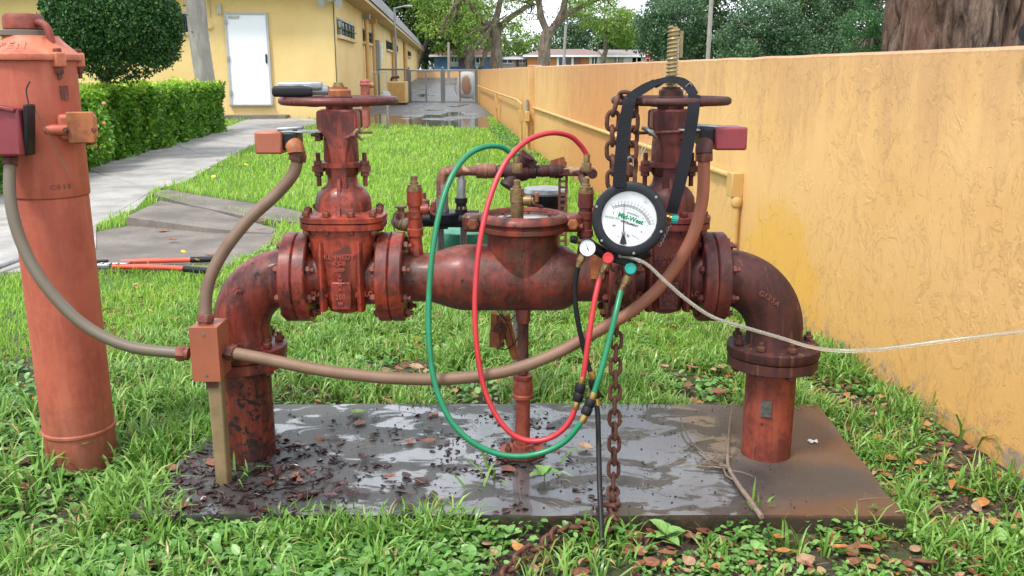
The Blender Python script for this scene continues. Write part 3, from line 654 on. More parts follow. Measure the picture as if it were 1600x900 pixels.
for k in range(5):
    s_ = sa+(sb-sa)*k/5
    for j in range(3): _panel(Bs, s_, s_+(sb-sa)*.09, z1-.28-j*.26, z1-.28-j*.26+.2, .03, .04, 'vent_block', 'whitepaint', bldg, 0, None)
for px, py, r in ((566.5, 40, .13), (577.5, 45, .11), (610, 60, .16), (630, 80, .22)):
    s_, z_ = on_side(px, py); MB().tube([Bs(s_, 3.3, .14), Bs(s_, GZ, .14)], r*.62, 10).build('downpipe', 'wallpipe', bldg)
    MB().box(Bs(s_, 3.25, .16), (.25, .25, .18)).build('hopper', 'galv' if px < 570 else 'wallpipe', bldg)
eb = thing('electric_box', 'grey electric meter box on the side wall beside the gate', 'box', tuple(Bs(on_side(587, 105)[0], GZ, .1)))
s_, z_ = on_side(587, 105); _panel(Bs, s_, s_+.8, z_-.1, z_+1.15, .18, .18, 'cabinet', 'galv', eb, .01, None); _panel(Bs, s_+.1, s_+.7, z_, z_+.9, .2, .02, 'cabinet_door', 'frame', eb, 0, None); MB().tube([Bs(s_+.4, z_, .1), Bs(s_+.4, GZ, .1)], .04, 8).build('pipe', 'galv', eb)
# light pole in front of the side wall
lp = P(620.5, 155, 41); t = thing('lamp_post', 'thin grey lamp post with short arm beside the building', 'lamp post', (lp.x, lp.y, GZ))
MB().tube([V3(lp.x, lp.y, GZ), V3(lp.x, lp.y, 4.0)], .05, 8).build('pole', 'galv', t); MB().tube([V3(lp.x, lp.y, 3.95), V3(lp.x+.5, lp.y-.2, 4.05)], .03, 8).build('arm', 'galv', t)
MB().loft([(0, .08, .05, 3), (.35, .14, .06, 3)], (lp.x+.45, lp.y-.2, 4.03), 12, 'X').build('lamp_head', 'galv', t)
# yellow cabinet
q = P(605.5, 154, 37); t = thing('equipment_cabinet', 'square yellow metal cabinet on a dark plinth in front of the gate', 'cabinet', (q.x+.4, q.y, GZ))
MB().box((q.x+.38, q.y+.4, .46), (.76, .8, .84)).build('cabinet', 'cream', t, bevel=.02); MB().box((q.x+.38, q.y+.4, -.0), (.72, .76, .14)).build('plinth', 'ink', t)
MB().box((q.x+.38, q.y-.003, .46), (.66, .02, .72)).build('cover_panel', 'wallpipe', t, bevel=.005); MB().tube([V3(q.x+.1, q.y+.4, .9), V3(q.x+.15, q.y+.4, 1.02), V3(q.x+.45, q.y+.4, 1.05)], .05, 8).build('valve_fitting', 'rust', t)
# chain link gates
def gate(label, xa, xb, y, z0, z1, cat='gate', grp='chain link gates across the yard'):
    t = thing('chain_link_gate', label, cat, ((xa+xb)/2, y, z0), grp)
    for a, b_ in (((xa, z0), (xa, z1)), ((xb, z0), (xb, z1)), ((xa, z1), (xb, z1)), ((xa, z0+.06), (xb, z0+.06)), (((xa+xb)/2, z0+.06), ((xa+xb)/2, z1))):
        MB().tube([V3(a[0], y, a[1]), V3(b_[0], y, b_[1])], .034, 8).build('frame_tube', 'fence', t)
    mb = MB(); w = xb-xa; h = z1-z0-.06; st = .11; k = -h
    while k < w:
        for sg in (1, -1):
            a0 = max(0, k); a1 = min(w, k+h)
            if a1 > a0:
                za, zb = (a0-k, a1-k) if sg > 0 else (h-(a0-k), h-(a1-k))
                mb.tube([V3(xa+a0, y+.004*sg, z0+.06+za), V3(xa+a1, y+.004*sg, z0+.06+zb)], .0055, 3, False)
        k += st
    o = mb.build('wire_mesh', 'fence', t); o['kind'] = 'stuff'; return t
gy = 40.0; X = lambda px: P(px, 150, gy).x
gate('narrow chain link panel beside the yellow cabinet', X(592), X(637), gy, GZ, 1.36, 'fence')
gate('left leaf of the double chain link gate', X(642), X(690), gy, GZ, 1.32)
gate('right leaf of the double chain link gate, beside the round tank', X(694.5), X(743), gy, GZ, 1.32)
for px, lb in ((639.5, 'left steel gate post with thin cap'), (692.3, 'middle steel drop post between the two gate leaves'), (745.5, 'right steel gate post against the orange wall')):
    t = thing('gate_post', lb, 'post', (X(px), gy, GZ)); MB().tube([V3(X(px), gy, GZ-.1), V3(X(px), gy, 1.42)], .04, 10).build('post', 'fence', t); MB().lathe([(.05, 0), (.045, .03), (.01, .06)], (X(px), gy, 1.42), n=10).build('cap', 'fence', t)
def tankmat():
    m, nt, b, o = newmat('pale_tank_with_rust'); v = mapped(nt); n = noise_(nt, v, 3, 5, .6)
    sep = node(nt, 'ShaderNodeSeparateXYZ', {0: v}); d = math_(nt, 'ADD', math_(nt, 'MULTIPLY', sep.outputs[0], sep.outputs[0]), math_(nt, 'MULTIPLY', math_(nt, 'MULTIPLY', sep.outputs[2], sep.outputs[2]), .35))
    f = ramp(nt, math_(nt, 'ADD', d, math_(nt, 'MULTIPLY', n, .12)), [(.10, 1), (.13, 0)]); setin(nt, b, Base_Color=mixc(nt, f, (.42, .42, .40), (.24, .11, .06)), Roughness=.6); return m
MT['tank'] = tankmat()
q = P(729.5, 150, 42.5); t = thing('steel_tank', 'upright pale oval tank with a big rust patch behind the gate', 'tank', (q.x, q.y, GZ))
mb = MB(); mb.lathe([(.0, -.62), (.2, -.60), (.34, -.5), (.42, -.3), (.43, 0), (.42, .3), (.34, .5), (.2, .6), (0, .62)], (q.x, q.y, .66), n=28); mb.build('shell', 'tank', t, org=(q.x, q.y-.15, .66))
for k in (-1, 1): MB().box((q.x+.3*k, q.y, .1), (.05, .3, .45)).build('leg', 'galv', t)
MB().tube([V3(q.x-.45, q.y, .2), V3(q.x-.55, q.y, .5), V3(q.x-.5, q.y, 1.0)], .02, 6).build('pipe', 'galv', t)
# background standpipe on the lawn
q = G(573, 203); t = thing('standpipe', 'small faded red standpipe at the edge of the lawn, behind the left handwheel', 'standpipe', tuple(q)); s = .0152
MT['pipefar'] = paint('faded_red_standpipe', (.40, .12, .09), (.28, .06, .045), (.48, .2, .15), chips=.66, rough=.5)
MB().lathe([(.09, -.05), (.09, .55), (.10, .56)], q, n=16).build('pipe', 'pipefar', t); MB().lathe([(.13, .55), (.14, .57), (.14, .62), (.11, .64), (.13, .68), (.14, .7), (.14, .73)], q, n=16).build('flange', 'bolt', t)
MB().lathe([(.11, .73), (.11, 1.0), (.13, 1.02), (.13, 1.05), (.11, 1.06), (.11, 1.12), (.06, 1.16)], q, n=16).build('upper_pipe', 'pipefar', t); MB().tube([q+V3(0, 0, 1.02), q+V3(.2, 0, 1.02)], .06, 10).build('outlet', 'pipefar', t)
t = thing('yard_valve', 'small grey valve beside the faded red standpipe', 'valve', (q.x+.4, q.y+.6, GZ)); MB().tube([V3(q.x+.42, q.y+.6, GZ), V3(q.x+.42, q.y+.6, .75), V3(q.x+.3, q.y+.6, .8)], .035, 8).build('pipe', 'galv', t); MB().lathe([(.10, 0), (.10, .02)], (q.x+.42, q.y+.55, .72), (0, -1, .2), 16).build('hand_wheel', 'galv', t); MB().tube([V3(q.x+.1, q.y+.6, 1.05), V3(q.x+.1, q.y+.6, 1.25), V3(q.x+.42, q.y+.6, 1.25), V3(q.x+.42, q.y+.6, .8)], .012, 6).build('wire_guard', 'galv', t)

# --- houses beyond
def hmat(n, c): MT[n] = stucco(n, c, tuple(k*.85 for k in c), 1)
hmat('house_blue', (.14, .27, .52)); hmat('house_orange', (.60, .24, .09)); hmat('house_cream', (.50, .40, .28)); hmat('house_white', (.62, .60, .58)); hmat('roof_red', (.26, .10, .09)); hmat('roof_brown', (.22, .14, .12)); hmat('roof_grey', (.24, .19, .175))
def house(label, x0, x1, ye, yt, Y, wallm, roofm, gable, openings, depth=9):
    a = P(x0, ye, Y); b_ = P(x1, ye, Y); z0 = gz(Y)-.2; ze = a.z; zt = P(x0, yt, Y).z
    t = thing('house', label, 'house', ((a.x+b_.x)/2, Y, z0))
    MB().slab([V3(a.x, Y, ze), V3(b_.x, Y, ze), V3(b_.x, Y+depth, ze), V3(a.x, Y+depth, ze)], ze-z0).build('wall', wallm, t)
    o_ = .5; A_, B_ = a.x-o_, b_.x+o_; Y0, Y1 = Y-o_, Y+depth+o_; ym = (Y0+Y1)/2; ins = 2.5 if not gable else .02
    mb = MB(); mb.v = [V3(A_, Y0, ze), V3(B_, Y0, ze), V3(B_, Y1, ze), V3(A_, Y1, ze), V3(A_+ins, ym, zt), V3(B_-ins, ym, zt)]
    if gable == 2: mb.v[4:] = [V3((A_+B_)/2, Y0, zt), V3((A_+B_)/2, Y1, zt)]; mb.f = [(0, 1, 4), (1, 2, 5, 4), (2, 3, 5), (3, 0, 4, 5), (3, 2, 1, 0)]
    else: mb.f = [(0, 1, 5, 4), (1, 2, 5), (2, 3, 4, 5), (3, 0, 4), (3, 2, 1, 0)]
    mb.build('roof', roofm, t, smooth=0)
    MB().box(((A_+B_)/2, Y0+.02, ze-.1), (B_-A_, .1, .2)).build('fascia', 'whitepaint', t)
    for (kind, p0, q0, p1, q1) in openings:
        c0 = P(p0, q0, Y); c1 = P(p1, q1, Y); m_ = {'window': 'darkglass', 'door': 'roof_red', 'shutter': 'whitepaint', 'bay': 'house_white'}[kind]
        w = MB().box(((c0.x+c1.x)/2, Y-.06, (c0.z+c1.z)/2), (abs(c1.x-c0.x), .2, abs(c0.z-c1.z))).build(kind, m_, t)
        if kind == 'window': MB().box(((c0.x+c1.x)/2, Y-.1, (c0.z+c1.z)/2), (.12, .2, abs(c0.z-c1.z)-.05)).build('mullion', 'whitepaint', w); MB().box(((c0.x+c1.x)/2, Y-.12, min(c0.z, c1.z)), (abs(c1.x-c0.x)+.3, .2, .12)).build('sill', 'whitepaint', w)
    return t
house('far blue house with red hipped roof beyond the end of the yard', 678, 778, 86, 75, 100, 'house_blue', 'roof_red', 0, [('bay', 742, 89, 757, 104), ('window', 745, 91, 754, 99), ('bay', 703, 88, 716, 104), ('window', 706, 90, 713, 98), ('door', 720, 91, 725, 104)])
house('low white carport house between the blue and the orange house', 780, 822, 90, 86, 103, 'house_white', 'roof_grey', 0, [('window', 786, 93, 800, 99), ('door', 806, 93, 811, 104), ('window', 813, 93, 819, 99)])
house('far orange house with brown roof and pale columns', 824, 948, 86, 75, 98, 'house_orange', 'roof_brown', 0, [('window', 874, 90, 891, 103), ('door', 897, 91, 907, 104), ('shutter', 921, 89, 925, 103), ('shutter', 932, 89, 938, 103), ('window', 925, 90, 932, 102), ('shutter', 850, 88, 858, 103), ('shutter', 870, 88, 873, 104), ('shutter', 893, 88, 896, 104)])
house('small far cream house with grey gabled roof right of the orange one', 948, 1014, 86, 76, 96, 'house_cream', 'roof_grey', 1, [('bay', 974, 88, 1012, 104), ('window', 988, 90, 1001, 99), ('window', 962, 89, 966, 99)])
q = P(1014, 93, 70); t = thing('stop_sign', 'tiny red octagonal stop sign right of the cream house', 'sign', (q.x, q.y, gz(70)))
MB().tube([V3(q.x, q.y, gz(70)), V3(q.x, q.y, q.z+.3)], .04, 6).build('post', 'galv', t); a = PI/8
MB().prism([(.38*math.cos(a+k*PI/4), .38*math.sin(a+k*PI/4)) for k in range(8)], (q.x, q.y-.06, q.z), (1, 0, 0), (0, 0, 1), .03).build('sign_plate', 'redknob', t); letters('STOP', .26, .004, 'white', t, (q.x, q.y-.09, q.z), name='lettering', bold=.006)
q = P(1059, 95, 18); t = thing('sign_post', 'grey and brown post standing right behind the brass screw stem', 'post', (q.x, q.y, gz(18)))
MB().box((q.x-.01, q.y, .9), (.05, .05, 2.05)).build('steel_post', 'galv', t); MB().box((q.x+.055, q.y-.01, 1.78), (.06, .03, .5)).build('board', 'post_old', t)
for px0, px1, yb, yt, Y, lb in ((1106, 1121, 93, -160, 55, 'leaning grey utility pole against the dark trees'), (1022.5, 1023.5, 100, 45, 90, ''), (701, 701, 105, 66, 70, 'thin grey pole in front of the blue house'), (880.5, 884, 105, 40, 60, 'pale utility pole in front of the orange house')):
    if not lb: continue
    a = P(px0, yb, Y); b_ = P(px1, yt, Y); a = a+(a-b_).normalized()*2
    tag(MB().tube([a, b_], .13 if Y == 55 else .09, 8).build('utility_pole', 'palmbark'), lb, 'pole')

# --- trees
def leaf_blob(centers, radii, n, size, flat=.75):
    """n leaves spread through clumps; returns positions and frames"""
    centers = np.array(centers, dtype=np.float64); radii = np.array(radii, dtype=np.float64)
    w = radii**2; w /= w.sum(); k = rng.choice(len(centers), n, p=w)
    d = unit(rng.normal(size=(n, 3))); r = radii[k]*(rng.uniform(.35, 1.0, n)**.5)
    pos = centers[k]+d*r[:, None]*np.array([1, 1, flat]); dirs = unit(d*.7+rng.normal(size=(n, 3))*.8+np.array([0, 0, -.25]))
    up = unit(rng.normal(size=(n, 3))*.55+np.array([0, 0, 1.0])+d*.4); return pos, dirs, up, k
def crown(parent, blobs, nclump, per, leaf, mat, name='crown', spread=.32):
    """blobs: (center, radius): each filled with leaf clumps, clumps with leaves"""
    bc = np.array([list(b[0]) for b in blobs]); br = np.array([b[1] for b in blobs])
    cpos, _, _, _ = leaf_blob(bc, br, nclump, 1, .8); cr_ = np.full(nclump, br.mean()*spread)*rng.uniform(.6, 1.3, nclump)
    pos, dirs, up, k = leaf_blob(cpos, cr_, nclump*per, 1, .55); X_, Y_, Z_ = frames(len(pos), dirs, up)
    t0 = rng.uniform(.15, .75, nclump)[k]; tint = np.clip(t0+rng.normal(0, .13, len(pos)), 0, 1); sc = leaf*rng.uniform(.7, 1.35, len(pos))
    o = scatter(name, LEAF_FAR[0], LEAF_FAR[1], pos, X_, Y_, Z_, sc, mat, parent, tint, org=tuple(WO[parent.name])); return o
def tree(label, base, r0, segs, blobs, nclump, per, leaf, mat, bark='bark', group=None, name='tree', limbs=True, spread=.32):
    """segs: list of polylines [(point, radius)...] given as the trunk first, then limbs"""
    t = thing(name, label, 'tree', tuple(base), group)
    for i, s in enumerate(segs):
        pts = catmull([q for q, r in s], 5); rr = np.interp(np.linspace(0, 1, len(pts)), np.linspace(0, 1, len(s)), [r for q, r in s])
        pts = [q+Vector((mnoise.noise(q*1.3), mnoise.noise(q*1.3+Vector((9, 0, 0))), 0))*rr[j]*.7 for j, q in enumerate(pts)]
        MB().tube(pts, list(rr), 12).build('trunk' if i == 0 else 'limb', bark, t)
    if limbs:
        tips = segs[0][-1][0]; mb = MB()
        for c, r in blobs:
            c = Vector(c); a = min((s[-1][0] for s in segs), key=lambda q: (q-c).length)
            for k in range(3):
                e_ = c+Vector((rnd(-1, 1), rnd(-1, 1), rnd(-.6, .8)))*r*.7; m_ = a.lerp(e_, .5)+Vector((rnd(-1, 1), rnd(-1, 1), rnd(-.2, .6)))*r*.25
                mb.tube(catmull([a, m_, e_], 4), list(np.linspace(r0*.22, r0*.05, 9)), 6)
        mb.build('branches', bark, t)
    crown(t, blobs, nclump, per, leaf, mat, spread=spread); return t
def B(px, py, Y, r): return (P(px, py, Y), r)
# trunks beyond the end of the wall
q = P(778, 104, 38); q.z = gz(38)
tree('bushy tree with a dark forked trunk behind the far end of the orange wall', q, .3, [[(q, .30), (P(777, 90, 38), .24), (P(775, 55, 38), .20), (P(768, 38, 38), .16)], [(P(775, 58, 38), .15), (P(795, 30, 38.5), .13), (P(830, 5, 39), .08)], [(P(770, 45, 38), .15), (P(745, 20, 37.5), .12), (P(722, -5, 37), .07)], [(P(772, 50, 38), .18), (P(778, 15, 38), .12), (P(784, -40, 38), .10), (P(775, -250, 38.5), .07), (P(790, -430, 39), .04)]],
     [B(720, 20, 37, 1.0), B(745, -10, 38, 1.2), B(790, -30, 38, 1.4), B(765, 25, 38.5, .8), B(815, -5, 39, 1.0), B(735, 60, 37, .5), B(850, -50, 39, 1.4), B(700, 50, 37, .7), B(740, 75, 37, .35), B(800, 30, 38, .6), B(840, 20, 39, .5), B(760, -160, 38, 1.8), B(820, -260, 39, 2.0), B(720, -330, 38, 1.9), B(900, -180, 39, 1.5), B(780, -430, 39, 2.0)], 520, 26, .11, 'treelight')
q = P(846, 104, 30); q.z = gz(30)
tree('tree with a pale leaning forked trunk behind the wall', q, .24, [[(q, .24), (P(848, 90, 30), .20), (P(856, 48, 30), .19)], [(P(855, 52, 30), .12), (P(846, 25, 30), .11), (P(832, -30, 30), .08)], [(P(858, 50, 30), .13), (P(876, 25, 30), .12), (P(890, -20, 30), .09), (P(930, -170, 31), .05), (P(985, -390, 31), .02)], [(P(862, 45, 30), .12), (P(900, 15, 30.5), .07), (P(950, -8, 31), .04)]],
     [B(880, -60, 30, 1.3), B(930, -20, 31, .8), B(850, -40, 30, 1.0), B(960, 5, 31, .5), B(905, -5, 30, .6), B(800, -30, 30, .8), B(930, -150, 31, .6), B(880, -230, 31, .7), B(985, -400, 31, .7), B(1010, -270, 31, .45)], 250, 22, .10, 'treelight')
q = P(730, 105, 96.5); q.z = gz(96.5)
tree('slim pale trunked tree at the far end of the wall', q, .22, [[(q, .32), (P(733, 80, 96.5), 0.49), (P(727, 55, 96.5), 0.38), (P(715, 30, 96.5), 0.23)], [(P(728, 60, 96.5), 0.23), (P(745, 35, 96.5), 0.13)], [(P(752, 104, 96.5), 0.27), (P(758, 85, 96.5), 0.23), (P(766, 60, 96.5), 0.15)]],
     [B(700, 20, 96.5, 2.67), B(720, 45, 95.8, 1.84), B(745, 40, 96.5, 1.64), B(690, -10, 96.5, 3.07), B(760, 60, 96.5, 1.43), B(770, 80, 97.5, 1.02), B(705, 70, 97.5, 1.64), B(735, 15, 96.5, 2.67), B(680, 40, 96.5, 2.05)], 330, 26, .29, 'treelight')
for (lb, px, Y, mat, blobs, nc, per, leaf) in (
    ('dark spreading tree behind the grey roof', 640, 106, 'treedark', [(640, 15, 4.4), (690, 35, 3.1), (620, -30, 5), (680, -20, 4.7), (605, 20, 3), (700, 60, 2)], 480, 28, .38),
    ('bright yellow green tree overhanging the roof end', 645, 104, 'treelight', [(655, 5, 2.8), (690, 25, 2.4), (640, -20, 3.4), (715, 0, 3.2), (670, 45, 1.6), (730, 35, 2.0)], 380, 26, .32),
    ('low green tree between the yellow building and the blue house', 665, 108, 'treedark', [(662, 80, 2), (668, 60, 2.2), (655, 50, 2.1), (672, 95, 1.5)], 160, 20, .3),
    ('light green trees above the blue house', 790, 112, 'treelight', [(700, 62, 2.4), (750, 60, 2.6), (800, 62, 2.5), (720, 40, 3), (830, 68, 2)], 320, 20, .32),
    ('feathery green tree behind the orange house roof', 900, 118, 'treeblue', [(880, 62, 2.6), (915, 55, 3.2), (950, 60, 2.8), (905, 35, 3)], 330, 20, .34),
    ('tall olive tree with gaps of sky above the orange house', 940, 92, 'treelight', [(930, 20, 2.6), (960, 35, 2.2), (975, 50, 1.7), (985, 62, 1.4), (905, 10, 1.6)], 230, 20, .27),
    ('bright green round tree behind the cream house', 975, 120, 'treedark', [(965, 62, 2.6), (985, 48, 3), (1000, 66, 2.2)], 240, 22, .34),
    ('mid green tree left of the leaning pole', 1040, 66, 'treeblue', [(1030, 40, 1.9), (1050, 70, 1.8), (1022, 72, 1.4), (1065, 30, 2), (1035, 15, 1.4)], 420, 26, .20),
    ('tall dark tree behind the leaning pole', 1090, 72, 'treedark', [(1080, 20, 2.6), (1105, 55, 2.2), (1070, -20, 2.8), (1120, 5, 2.6), (1085, 80, 1.6)], 520, 26, .22),
    ('wide blue green tree right of the leaning pole', 1190, 58, 'treeblue', [(1170, 55, 1.9), (1200, 30, 2.0), (1225, 65, 1.7), (1160, 85, 1.1), (1145, 65, 1.2), (1215, 88, 1.0)], 560, 28, .17),
    ('darkest dense tree in the middle of the far tree line', 1245, 66, 'treedark', [(1235, 10, 2.6), (1270, 35, 2.2), (1260, 75, 1.8), (1200, -10, 2.6), (1290, 5, 2.3)], 560, 26, .20),
    ('dense blue green tree beside the big pine', 1300, 60, 'treeblue', [(1300, 50, 1.8), (1320, 20, 2), (1290, 82, 1.4), (1340, -5, 2)], 420, 26, .18),
    ('pine tree with tiered drooping branches beside the big trunk', 1355, 40, 'pine', [(1370, 10, .8), (1340, 38, .8), (1385, 40, .7), (1325, 62, .55), (1360, 66, .8), (1390, 72, .6), (1350, 88, .7), (1335, 80, .5), (1375, 88, .6), (1380, -25, .8)], 480, 30, .09),
    ('leafy dark tree partly behind the big rough trunk', 1420, 62, 'treedark', [(1400, 20, 2.2), (1430, 60, 2), (1390, 70, 1.6), (1460, 10, 2.5), (1560, 20, 3), (1500, 50, 2.4)], 420, 24, .22)):
    b0 = P(px, 100, Y); b0.z = gz(Y)-.1; bl = [(P(a, b_, Y+rnd(-1.5, 1.5)), r) for a, b_, r in blobs]; tp = sum((Vector(c) for c, r in bl), Vector())/len(bl)
    tree(lb, b0, .28, [[(b0, .3), (b0.lerp(tp, .5), .22), (tp, .12)]], bl, nc, per, leaf, mat, group='trees of the far tree line' if Y > 50 else None, name='pine_tree' if mat == 'pine' else 'tree', spread=.3)

bl = []
pos, dirs, up, k = leaf_blob([P(px, rnd(78, 92), 128+rnd(-6, 6)) for px in range(560, 1500, 22)]+[P(px, rnd(58, 84), 140) for px in range(1000, 1700, 25)], [3.2]*43+[4.0]*28, 26000, 1)
X_, Y_, Z_ = frames(len(pos), dirs, up); tag(scatter('far_woodland', *LEAF_FAR, pos, X_, Y_, Z_, rng.uniform(.4, .75, len(pos)), 'treedark', None, np.clip(rng.normal(.45, .2, len(pos)), 0, 1)), 'far off belt of woodland beyond the houses', 'woodland', kind='stuff')

# big furrowed trunk behind the wall, right
bt = thing('big_tree', 'huge furrowed red brown tree trunk rising behind the wall at the right', 'tree', (2.99, 5.9, GZ))
nA, nZ = 300, 110; vv = np.zeros((nZ+1, nA, 3)); 
for j in range(nZ+1):
    z = GZ-.1+j*4.4/nZ; rb = .56+.14*math.exp(-(z)*.9)
    for i in range(nA):
        a = 2*PI*i/nA; tw = a+.10*math.sin(z*.9); q_ = Vector((math.cos(tw)*2.1, math.sin(tw)*2.1, z*.42))
        lob = abs(mnoise.noise(q_*1.15)); lob2 = abs(mnoise.noise(Vector((math.cos(tw)*7, math.sin(tw)*7, z*1.3)))); fine = mnoise.noise(Vector((math.cos(tw)*26, math.sin(tw)*26, z*5)))
        r = rb*(1-.22*math.exp(-(lob*8)**2)-.11*math.exp(-(lob2*8)**2)+.022*fine); vv[j, i] = (2.99+r*math.cos(a), 5.9+r*math.sin(a), z)
idx = np.arange((nZ+1)*nA).reshape(nZ+1, nA); qd = np.stack([idx[:-1], np.roll(idx[:-1], -1, 1), np.roll(idx[1:], -1, 1), idx[1:]], -1).reshape(-1, 4)
rawmesh('trunk', vv.reshape(-1, 3)-np.array((2.99, 5.9, GZ)), qd.reshape(-1), np.arange(len(qd))*4, np.full(len(qd), 4), 'bigbark', bt, (2.99, 5.9, GZ), smooth=True)
for k in range(5):
    a = k*1.27; st = V3(2.99, 5.9, 3.9); e_ = st+V3(math.cos(a)*2, math.sin(a)*2, 2.0); MB().tube(catmull([st, st.lerp(e_, .5)+V3(0, 0, .3), e_], 5), list(np.linspace(.26, .09, 11)), 12).build('limb', 'bigbark', bt)
crown(bt, [(V3(2.99+math.cos(k*1.27)*2.2, 5.9+math.sin(k*1.27)*2.2, 6.4), 1.1) for k in range(5)]+[(V3(2.95, 5.9, 7.2), 1.4)], 260, 16, .12, 'treedark')
# palm
q = G(338, 185); q = V3(q.x, 20.5, GZ); q.x = P(338, 182, 20.5).x
q.x = P(331, 182, 20.5).x; pts = [q, P(324, 145, 20.5), P(316.5, 100, 20.5), P(310, 50, 20.5), P(305.5, 0, 20.5), P(301, -60, 20.5), P(299, -130, 20.5)]
pm = thing('palm_tree', 'smooth grey palm trunk standing behind the hedge before the yellow building', 'tree', tuple(q))
pp = resample(catmull(pts, 8), .1); MB().tube(pp, [.27-.06*min(1, i/9)+(.004 if i % 2 else 0) for i in range(len(pp))], 18).build('trunk', 'palmbark', pm)
tp = pts[-1]; pos = []; dr_ = []
for k in range(14):
    a = k*2*PI/14+rnd(-.1, .1); fr = [tp+V3(math.cos(a)*s_*2.2, math.sin(a)*s_*2.2, .9*math.sin(s_*2.4)) for s_ in np.linspace(0, 1, 14)]; MB().tube(fr, list(np.linspace(.03, .006, 14)), 5).build('frond_rib', 'greenplastic', pm)
    for a_, b_ in zip(fr[2:], fr[3:]):
        d = (b_-a_).normalized(); sd_ = d.cross(V3(0, 0, 1)).normalized()
        for sg in (-1, 1):
            for h_ in (0, .5): pos.append(a_.lerp(b_, h_)); dr_.append((d*.5+sd_*sg+V3(0, 0, -.3)))
pos = np.array([list(p) for p in pos]); dr_ = np.array([list(p) for p in dr_]); X_, Y_, Z_ = frames(len(pos), dr_, np.tile([0, 0, 1.], (len(pos), 1)))
scatter('fronds', *LEAF_FAR, pos, X_, Y_, Z_, np.tile([.12, .6, .3], (len(pos), 1)), 'treedark', pm, rng.uniform(.3, .8, len(pos)), tuple(WO[pm.name]))

# topiary ball
tc = P(178, 36, 14.0); base = V3(P(168, 130, 14).x, 14.0, GZ)
tp_ = thing('topiary_tree', 'clipped dark green ball topiary above the hedge', 'tree', tuple(base))
MB().tube(catmull([base, V3(base.x+.03, 14, .7), V3(base.x-.04, 14, 1.2)], 5), list(np.linspace(.10, .07, 11)), 12).build('trunk', 'bark', tp_)
mb = MB()
for k in range(9):
    a = k*.7; e_ = tc+V3(math.cos(a)*.55, math.sin(a)*.55, rnd(-.55, .2)); s_ = V3(base.x-.04, 14, 1.15); mb.tube(catmull([s_, s_.lerp(e_, .5)+V3(0, 0, -.08), e_], 4), list(np.linspace(.045, .012, 9)), 6)
mb.build('branches', 'bark', tp_)
n = 52000; d = unit(rng.normal(size=(n, 3))); nz = np.array([mnoise.noise(Vector(q_)*3.2)*.10+mnoise.noise(Vector(q_)*9)*.05 for q_ in d]); shell = rng.uniform(0, 1, n)**.45
rad = (1.0+nz)*(.72+.28*shell); keep = ~((d[:, 2] < -.72) & (rng.uniform(0, 1, n) < .8)); 
rad = np.where(rng.uniform(0, 1, n) < .012, rad*1.09, rad); pos = np.array(list(tc))+d*rad[:, None]*np.array([.97, .97, .86]); pos = pos[keep]; d = d[keep]; n = len(pos)
dirs = unit(d*.6+rng.normal(size=(n, 3))*.9); up = unit(d+rng.normal(size=(n, 3))*.5); X_, Y_, Z_ = frames(n, dirs, up)
scatter('crown', *LEAF_FAR, pos, X_, Y_, Z_, .052*rng.uniform(.7, 1.3, n), 'topiaryleaf', tp_, np.clip(rng.normal(.45, .22, n), 0, 1), tuple(base))
# clipped hedge
hd = thing('hedge', 'clipped box shaped green hedge along the sidewalk', 'hedge', (-6.0, 14, GZ))
def hedge_pts(n):
    t = rng.uniform(0, 1, n); Y = 8.6+t*12.0; xf = -5.80-.085*(Y-12.0); face = rng.choice(4, n, p=[.50, .33, .06, .11]); u = rng.uniform(0, 1, n); depth = rng.uniform(0, 1, n)**2*.22
    W_ = 1.5; hgt = 1.02; pos = np.zeros((n, 3)); nr = np.zeros((n, 3))
    for f, (nx, ny, nz_) in enumerate(((1, 0, 0), (0, 0, 1), (0, 1, 0), (0, -1, 0))):
        s_ = face == f; nr[s_] = (nx, ny, nz_)
        if f == 0: pos[s_] = np.stack([xf[s_]-depth[s_], Y[s_], GZ+.04+u[s_]*hgt], 1)
        elif f == 1: pos[s_] = np.stack([xf[s_]-u[s_]*W_, Y[s_], GZ+hgt-depth[s_]], 1)
        elif f == 2: pos[s_] = np.stack([-5.8-.085*8.6-t[s_]*W_, 20.6-depth[s_], GZ+.04+u[s_]*hgt], 1)
        else: pos[s_] = np.stack([-5.5-t[s_]*W_, 8.6+depth[s_], GZ+.04+u[s_]*hgt], 1)
    lump = np.array([mnoise.noise(Vector((p[0]*2.2, p[1]*2.2, p[2]*2.2))) for p in pos])*.16
    out_ = np.where(rng.uniform(0, 1, n) < .03, rng.uniform(.03, .13, n), 0)
    return pos+nr*(lump+out_)[:, None], nr
pos, nr = hedge_pts(80000); n = len(pos); dirs = unit(nr*.7+rng.normal(size=(n, 3))*.8+np.array([0, 0, .3])); up = unit(nr*.8+rng.normal(size=(n, 3))*.5+np.array([0, 0, .6])); X_, Y_, Z_ = frames(n, dirs, up)
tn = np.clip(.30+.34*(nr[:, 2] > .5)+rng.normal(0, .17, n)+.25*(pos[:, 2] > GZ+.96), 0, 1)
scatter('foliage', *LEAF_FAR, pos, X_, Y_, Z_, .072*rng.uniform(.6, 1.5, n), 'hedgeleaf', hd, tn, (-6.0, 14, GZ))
mb = MB()
for k in range(60):
    Y = 8.8+k*.2; x = -5.8-.085*(Y-12)-rnd(.25, 1.2); mb.tube([V3(x, Y, GZ), V3(x+rnd(-.1, .1), Y+rnd(-.1, .1), .5), V3(x+rnd(-.2, .2), Y+rnd(-.2, .2), .85)], [.025, .018, .008], 5)
mb.build('stem', 'bark', hd)
ic = MB(); ic.v = [V3(-5.8-.085*(y-12)-xo, y, z) for y in (8.9, 20.3) for xo, z in ((.25, GZ), (.25, .72), (1.25, .72), (1.25, GZ))]; ic.bridge(0, 4, 4); ic.cap(0, 4, True); ic.cap(4, 4)
